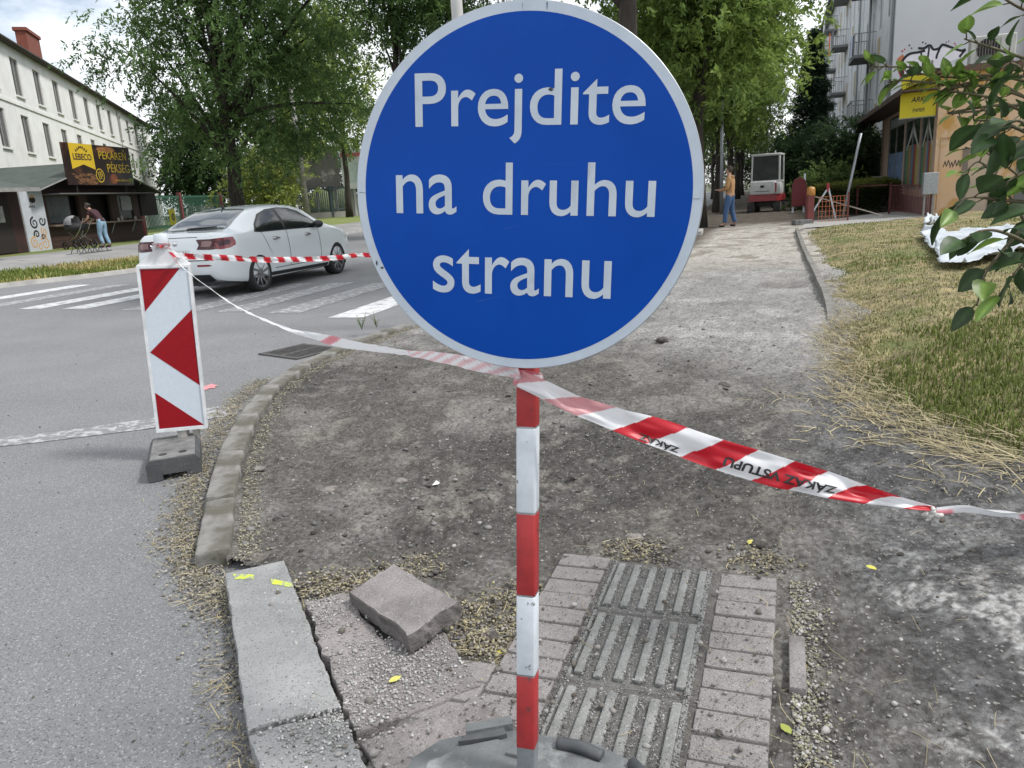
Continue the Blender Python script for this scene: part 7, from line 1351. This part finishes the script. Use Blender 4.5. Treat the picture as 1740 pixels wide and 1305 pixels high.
# avenue along the path
RX = lambda y: 1.9+.335*(y-12)
for k, y in enumerate((12.5, 24, 35, 46, 58, 70)):
    x = RX(y)+(.1 if k else 0); big = k == 0
    if big: B = [(-.2, -.4, 7.6, 2.6, 2.6, 1.9), (1.6, 1, 6.6, 1.5, 1.8, 1.0), (-2.2, 0, 7.4, 2.2, 2, 1.2), (1.0, 2.4, 8.4, 2.2, 2.4, 1.8), (2.3, 1.6, 5.7, .8, 1.2, .7), (-.8, 1.2, 8.8, 2.6, 2.4, 1.6), (1.5, -.6, 5.5, .8, .8, .5)]
    else: B = [(-.4, 0, 7.4, 2.4, 3.0, 3.0), (.6, -1.5, 5.2, 1.7, 2, 1.7), (-1, 0, 5.2, 2.2, 2, 1.5), (-.3, 0, 9.6, 2.2, 2.6, 2.2), (1.3, .5, 6.6, 1.1, 1.6, 1.8), (.5, -2.2, 4.0, 1.1, 1.2, .8)]; B = B if k < 2 else B+[(1.6, 0, 8.5, 1.5, 1.8, 2.4)]
    lb = ['near avenue tree whose dark trunk rises behind the top of the sign', 'avenue tree with light green leaves hanging right of the sign', 'avenue tree behind the workman, next to the grey pole', 'avenue tree left of the excavator', 'avenue tree just behind the excavator', 'farthest avenue tree beyond the excavator'][k]
    lo, hi = ((.034, .060, .017), (.15, .215, .055)) if big else ((.048, .080, .018), (.225, .285, .062)) if k < 3 else ((.045, .075, .018), (.20, .25, .055))
    tree('avenue_tree', lb, x, y, .03, 9.0, .21 if k else .18, B, 330 if k < 3 else 170, 13, 11, .13 if big else .19, .06 if big else .095, lo, hi, 200+k*5, group='row of trees along the path', limbs=16, r1=.08, cr_=.40 if big else .55, droop=.45, sprl=.5)
for k, (y, dx, h) in enumerate(((30, -.9, 6), (41, -.4, 7), (52, -.7, 7), (29, 1.3, 6), (64, -.5, 7))):
    if k == 3: continue
    tree('avenue_tree', 'slim dark trunked tree in the second row behind the workman, '+tex(k)+' deep', RX(y)+dx-1.6, y, .03, h, .14, [(0, 0, h*.85, 2, 2, 1.8), (.8, 0, h*1.1, 2.2, 2, 1.8)], 90, 12, 10, .2, .10, (.035, .06, .017), (.12, .17, .045), 240+k, group='second row of trees beyond the path', cr_=.5, sprl=.5)
# spruce
o = (*at(1372, 47), 0); h = D(1376, 56, 47).z; t = thing('spruce_tree', 'dark blue green spruce with a pointed top before the block', 'tree', o); rs_ = np.random.default_rng(71); zz = rs_.random(5200)**.75*h*.97+.1*0+.6; zz = np.clip(zz, .8, h-.05); rr_ = (1-zz/h)**.85*2.35*(.55+.45*np.abs(np.sin(zz*3.1)))+.04; a = rs_.uniform(0, 6.28, 5200); f = rs_.random(5200)**.5
bs0 = np.stack([np.cos(a)*rr_*f, np.sin(a)*rr_*f, zz-.35*rr_*f+.12*rr_*f*f], 1); nl_ = 7; ti = np.repeat(np.arange(5200), nl_); ax = unit(np.stack([np.cos(a), np.sin(a), -.25+0*a], 1)[ti]+rs_.normal(size=(5200*nl_, 3))*.5); sd = unit(np.cross(ax, np.array([0, 0, 1.])+rs_.normal(size=ax.shape)*.4)); cb = rs_.random(5200)[ti][:, None]; base = bs0[ti]+rs_.normal(size=(5200*nl_, 3))*.10
quads_leaf('crown', base, ax, sd, np.cross(sd, ax), rs_.uniform(.14, .30, len(base)), rs_.uniform(.05, .09, len(base)), np.array([.032, .062, .038])*(1-cb)+np.array([.10, .155, .085])*cb, M['leaf'], t); MB().tube([(0, 0, 0), (0, 0, h*.5), (0, 0, h-.2)], [.2, .12, .02], 10).build('trunk', M['bark'], t)
# shrubs before the block
def shrub(px, dep, w, h, lo, hi, lb, seed, n=90, name='shrub', ln=.12, wd=.07, z=0):
    o = (*at(px, dep), z); t = thing(name, lb, 'shrub', o); crown(t, [(0, 0, h*.5, w, w*.7, h*.5), (-w*.5, 0, h*.4, w*.6, w*.5, h*.4), (w*.5, 0, h*.42, w*.6, w*.5, h*.42)], n, 12, 9, ln, wd, lo, hi, seed, cr_=.28, droop=.3, name='foliage', sprl=.35); q = MB(); rg = np.random.default_rng(seed)
    for _ in range(6): q.tube(cr([(rg.normal()*.1, rg.normal()*.1, -.05), (rg.normal()*.25, rg.normal()*.2, h*.4), (rg.normal()*w*.5, rg.normal()*w*.3, h*.85)], 4), list(np.linspace(.035, .008, 9)), 5)
    q.build('stems', M['bark'], t); return t
shrub(1378, 38, 1.9, 3.7, (.020, .040, .016), (.070, .11, .038), 'dark bushy shrub right of the excavator', 401, 150, ln=.17, wd=.10)
shrub(1428, 36, 1.7, 3.9, (.020, .038, .017), (.075, .11, .04), 'tall dark shrub beside the leaning pole', 402, 150, ln=.17, wd=.10)
shrub(1462, 37, 1.0, 3.2, (.025, .048, .018), (.085, .12, .04), 'slim dark shrub against the facade of the block', 403, 80, ln=.15, wd=.09)
shrub(1400, 32.5, .95, 1.7, (.04, .065, .018), (.14, .19, .05), 'green shrub behind the red barrier board', 404, 110)
shrub(1352, 46, 1.5, 4.4, (.02, .04, .015), (.07, .11, .035), 'dark shrub just behind the excavator cab', 405, 120, ln=.18, wd=.11)
# clipped hedge
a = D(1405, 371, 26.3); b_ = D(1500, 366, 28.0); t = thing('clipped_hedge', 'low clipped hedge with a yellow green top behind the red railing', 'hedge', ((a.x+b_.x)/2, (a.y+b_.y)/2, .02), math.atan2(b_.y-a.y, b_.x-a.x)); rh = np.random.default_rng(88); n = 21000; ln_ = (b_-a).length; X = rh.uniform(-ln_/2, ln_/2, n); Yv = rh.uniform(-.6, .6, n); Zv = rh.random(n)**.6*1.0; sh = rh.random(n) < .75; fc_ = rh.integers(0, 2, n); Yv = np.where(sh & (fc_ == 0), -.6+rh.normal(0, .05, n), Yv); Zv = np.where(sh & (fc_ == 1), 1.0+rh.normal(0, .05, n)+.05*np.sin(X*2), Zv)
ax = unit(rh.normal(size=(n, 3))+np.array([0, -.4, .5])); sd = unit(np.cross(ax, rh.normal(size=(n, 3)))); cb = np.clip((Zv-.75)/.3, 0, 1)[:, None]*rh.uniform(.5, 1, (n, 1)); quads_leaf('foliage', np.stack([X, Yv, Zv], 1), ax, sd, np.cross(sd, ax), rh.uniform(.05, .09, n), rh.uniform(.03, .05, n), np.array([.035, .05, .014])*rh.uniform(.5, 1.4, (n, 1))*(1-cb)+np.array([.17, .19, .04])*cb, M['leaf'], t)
q = MB(); [q.tube([(x_, 0, -.05), (x_+.05, .05, .8)], [.025, .012], 5) for x_ in np.arange(-ln_/2+.2, ln_/2, .35)]; q.build('stems', M['bark'], t)
# ============================================================ leafy shrub close on the right
M['bigleaf'] = mat('shrub_leaf', (1, 1, 1), (.72, .76, .7), rough=.42, attr=True, scale=60, trans=.25, spec=.4); M['twig'] = mat('twig', (.11, .10, .05), (.08, .06, .035), rough=.7, scale=20)
t = thing('leafy_shrub', 'near shrub with large round dark green leaves at the right edge', 'shrub', (2.05, 2.55, .05)); rl = np.random.default_rng(17); tb = Vector(t.location); LV, LF, LC = [], [], []
def bigleaf(p, ax, nr, ln, wd, col):
    ax = Vector(ax).normalized(); sd = ax.cross(Vector(nr)).normalized(); nr = sd.cross(ax).normalized(); prof = [(0, .05), (.10, .58), (.28, .96), (.46, 1.0), (.66, .82), (.84, .45), (.95, .14), (1.0, .0)]; k0 = len(LV); cv = rl.uniform(.04, .22); fo = rl.uniform(.08, .25); wv_ = rl.uniform(0, 6)
    for f, w in prof:
        c_ = p+ax*(f*ln)-nr*(cv*ln*f*f)
        for s_ in (-1, -.5, 0, .5, 1): LV.append(tuple(c_+sd*(s_*w*wd/2)+nr*(abs(s_)*w*wd*fo+.05*wd*math.sin(f*7+wv_+s_)*abs(s_)))); LC.append(tuple(np.array(col)*(1.6 if s_ == 0 else 1)))
    for i in range(len(prof)-1):
        for j in range(4): LF.append((k0+i*5+j, k0+i*5+j+1, k0+i*5+j+6, k0+i*5+j+5))
tw = MB()
def stem(pts, r0, n, ln, dark, start=.12, seed=0):
    fl_ = ln < .075
    P_ = cr([D(*p)-tb for p in pts], 8); tw.tube(P_, list(np.linspace(r0, .0018, len(P_))), 6); T2 = np.gradient(P_, axis=0)
    for k in range(n):
        f = start+(1-start)*(k+rl.uniform(-.2, .2))/max(1, n-1); i = int(np.clip(f*(len(P_)-1), 0, len(P_)-1)); p = Vector(P_[i]); tn = Vector(T2[i]).normalized(); side = tn.cross(Vector((0, .6, .8))).normalized()*(1 if k % 2 else -1)
        ax = (tn*rl.uniform(.3, .8)+side*rl.uniform(.6, 1.0)*(Vector((1, 1, .4)) if False else 1)+Vector((rl.normal()*.2, rl.normal()*.25, rl.normal()*(.12 if fl_ else .2)-(.06 if fl_ else .18)))).normalized(); nr = Vector((rl.normal()*(.2 if fl_ else .3), (-.12 if fl_ else -.35)+rl.normal()*(.2 if fl_ else .35), .85)); l_ = ln*rl.uniform(.75, 1.2); pe = p+ax*.018; tw.tube([p, pe], [.0022, .0016], 5)
        c_ = np.array([.034, .068, .022])*rl.uniform(.7, 1.35) if rl.random() < dark else np.array([.17, .27, .055])*rl.uniform(.7, 1.25); bigleaf(pe, ax, nr, l_, l_*rl.uniform(.52, .66), c_)
# stems: lower hanging branch, middle mass, upper spray (pixel, pixel, metres away)
stem([(1790, 330, 2.0), (1745, 380, 1.95), (1700, 430, 1.9), (1672, 470, 1.86), (1660, 520, 1.85)], .006, 9, 0.077, .85, .05)
stem([(1800, 470, 1.9), (1752, 420, 1.85), (1705, 395, 1.8), (1668, 392, 1.78), (1640, 405, 1.78)], .006, 9, 0.088, .85, .05)
stem([(1800, 360, 2.0), (1750, 345, 1.95), (1700, 340, 1.9), (1650, 335, 1.85), (1625, 352, 1.83)], .006, 9, 0.088, .85, .05)
stem([(1760, 410, 2.1), (1720, 340, 2.1), (1690, 300, 2.1), (1664, 275, 2.1), (1640, 292, 2.1)], .005, 9, .058, .4, .1)
stem([(1770, 330, 2.2), (1720, 290, 2.2), (1680, 262, 2.2), (1640, 250, 2.2)], .004, 8, .05, .3, .15)
stem([(1820, 300, 2.1), (1765, 240, 2.05), (1722, 215, 2.0), (1685, 205, 2.0), (1655, 205, 2.0)], .007, 11, 0.075, .7, .05)
for k_, (y0_, y1_, x1_) in enumerate([(210, 116, 1478), (190, 140, 1510), (150, 128, 1530), (230, 150, 1615), (175, 190, 1650), (120, 146, 1600)]):
    stem([(1830, y0_, 2.3), (1770, y0_*.7+y1_*.3, 2.25), (1690, y0_*.3+y1_*.7-6, 2.2), (1610, y1_+3, 2.2), (x1_+30, y1_-3, 2.2), (x1_, y1_, 2.2)], .005, 19, .048, .18, .10)
stem([(1830, 120, 2.2), (1770, 108, 2.2), (1720, 92, 2.2), (1670, 76, 2.2), (1638, 66, 2.2)], .006, 13, .062, .3, .05)
stem([(1830, 40, 2.2), (1780, 30, 2.2), (1735, 14, 2.2), (1700, -6, 2.2), (1650, -30, 2.2)], .006, 9, .07, .55, .05)
stem([(1810, 190, 2.0), (1770, 150, 1.95), (1740, 120, 1.95), (1718, 108, 1.95), (1700, 118, 1.95)], .005, 9, .08, .6, .1)
stem([(1800, 260, 1.95), (1760, 225, 1.9), (1730, 205, 1.9), (1705, 215, 1.9), (1690, 240, 1.9)], .005, 8, 0.084, .85, .1)
stem([(1830, 420, 1.85), (1780, 400, 1.8), (1745, 440, 1.8), (1720, 470, 1.8), (1705, 500, 1.8)], .005, 7, 0.084, .85, .1)
stem([(1790, 300, 1.95), (1760, 290, 1.9), (1735, 295, 1.88), (1710, 310, 1.86)], .005, 6, 0.088, .85, .1)
# main stems down to the ground, outside the frame on the right
for e in ((1800, 420, 1.9), (1810, 280, 2.0), (1830, 150, 2.2), (1835, 40, 2.2)): q = D(*e)-tb; tw.tube(cr([(rl.normal()*.03, rl.normal()*.03, -.06), (q.x*.4, q.y*.4, q.z*.5), tuple(q)], 6), list(np.linspace(.016, .006, 13)), 7)
tw.build('stems', M['twig'], t, True); raw('foliage', LV, LF, M['bigleaf'], t, True, col=LC)
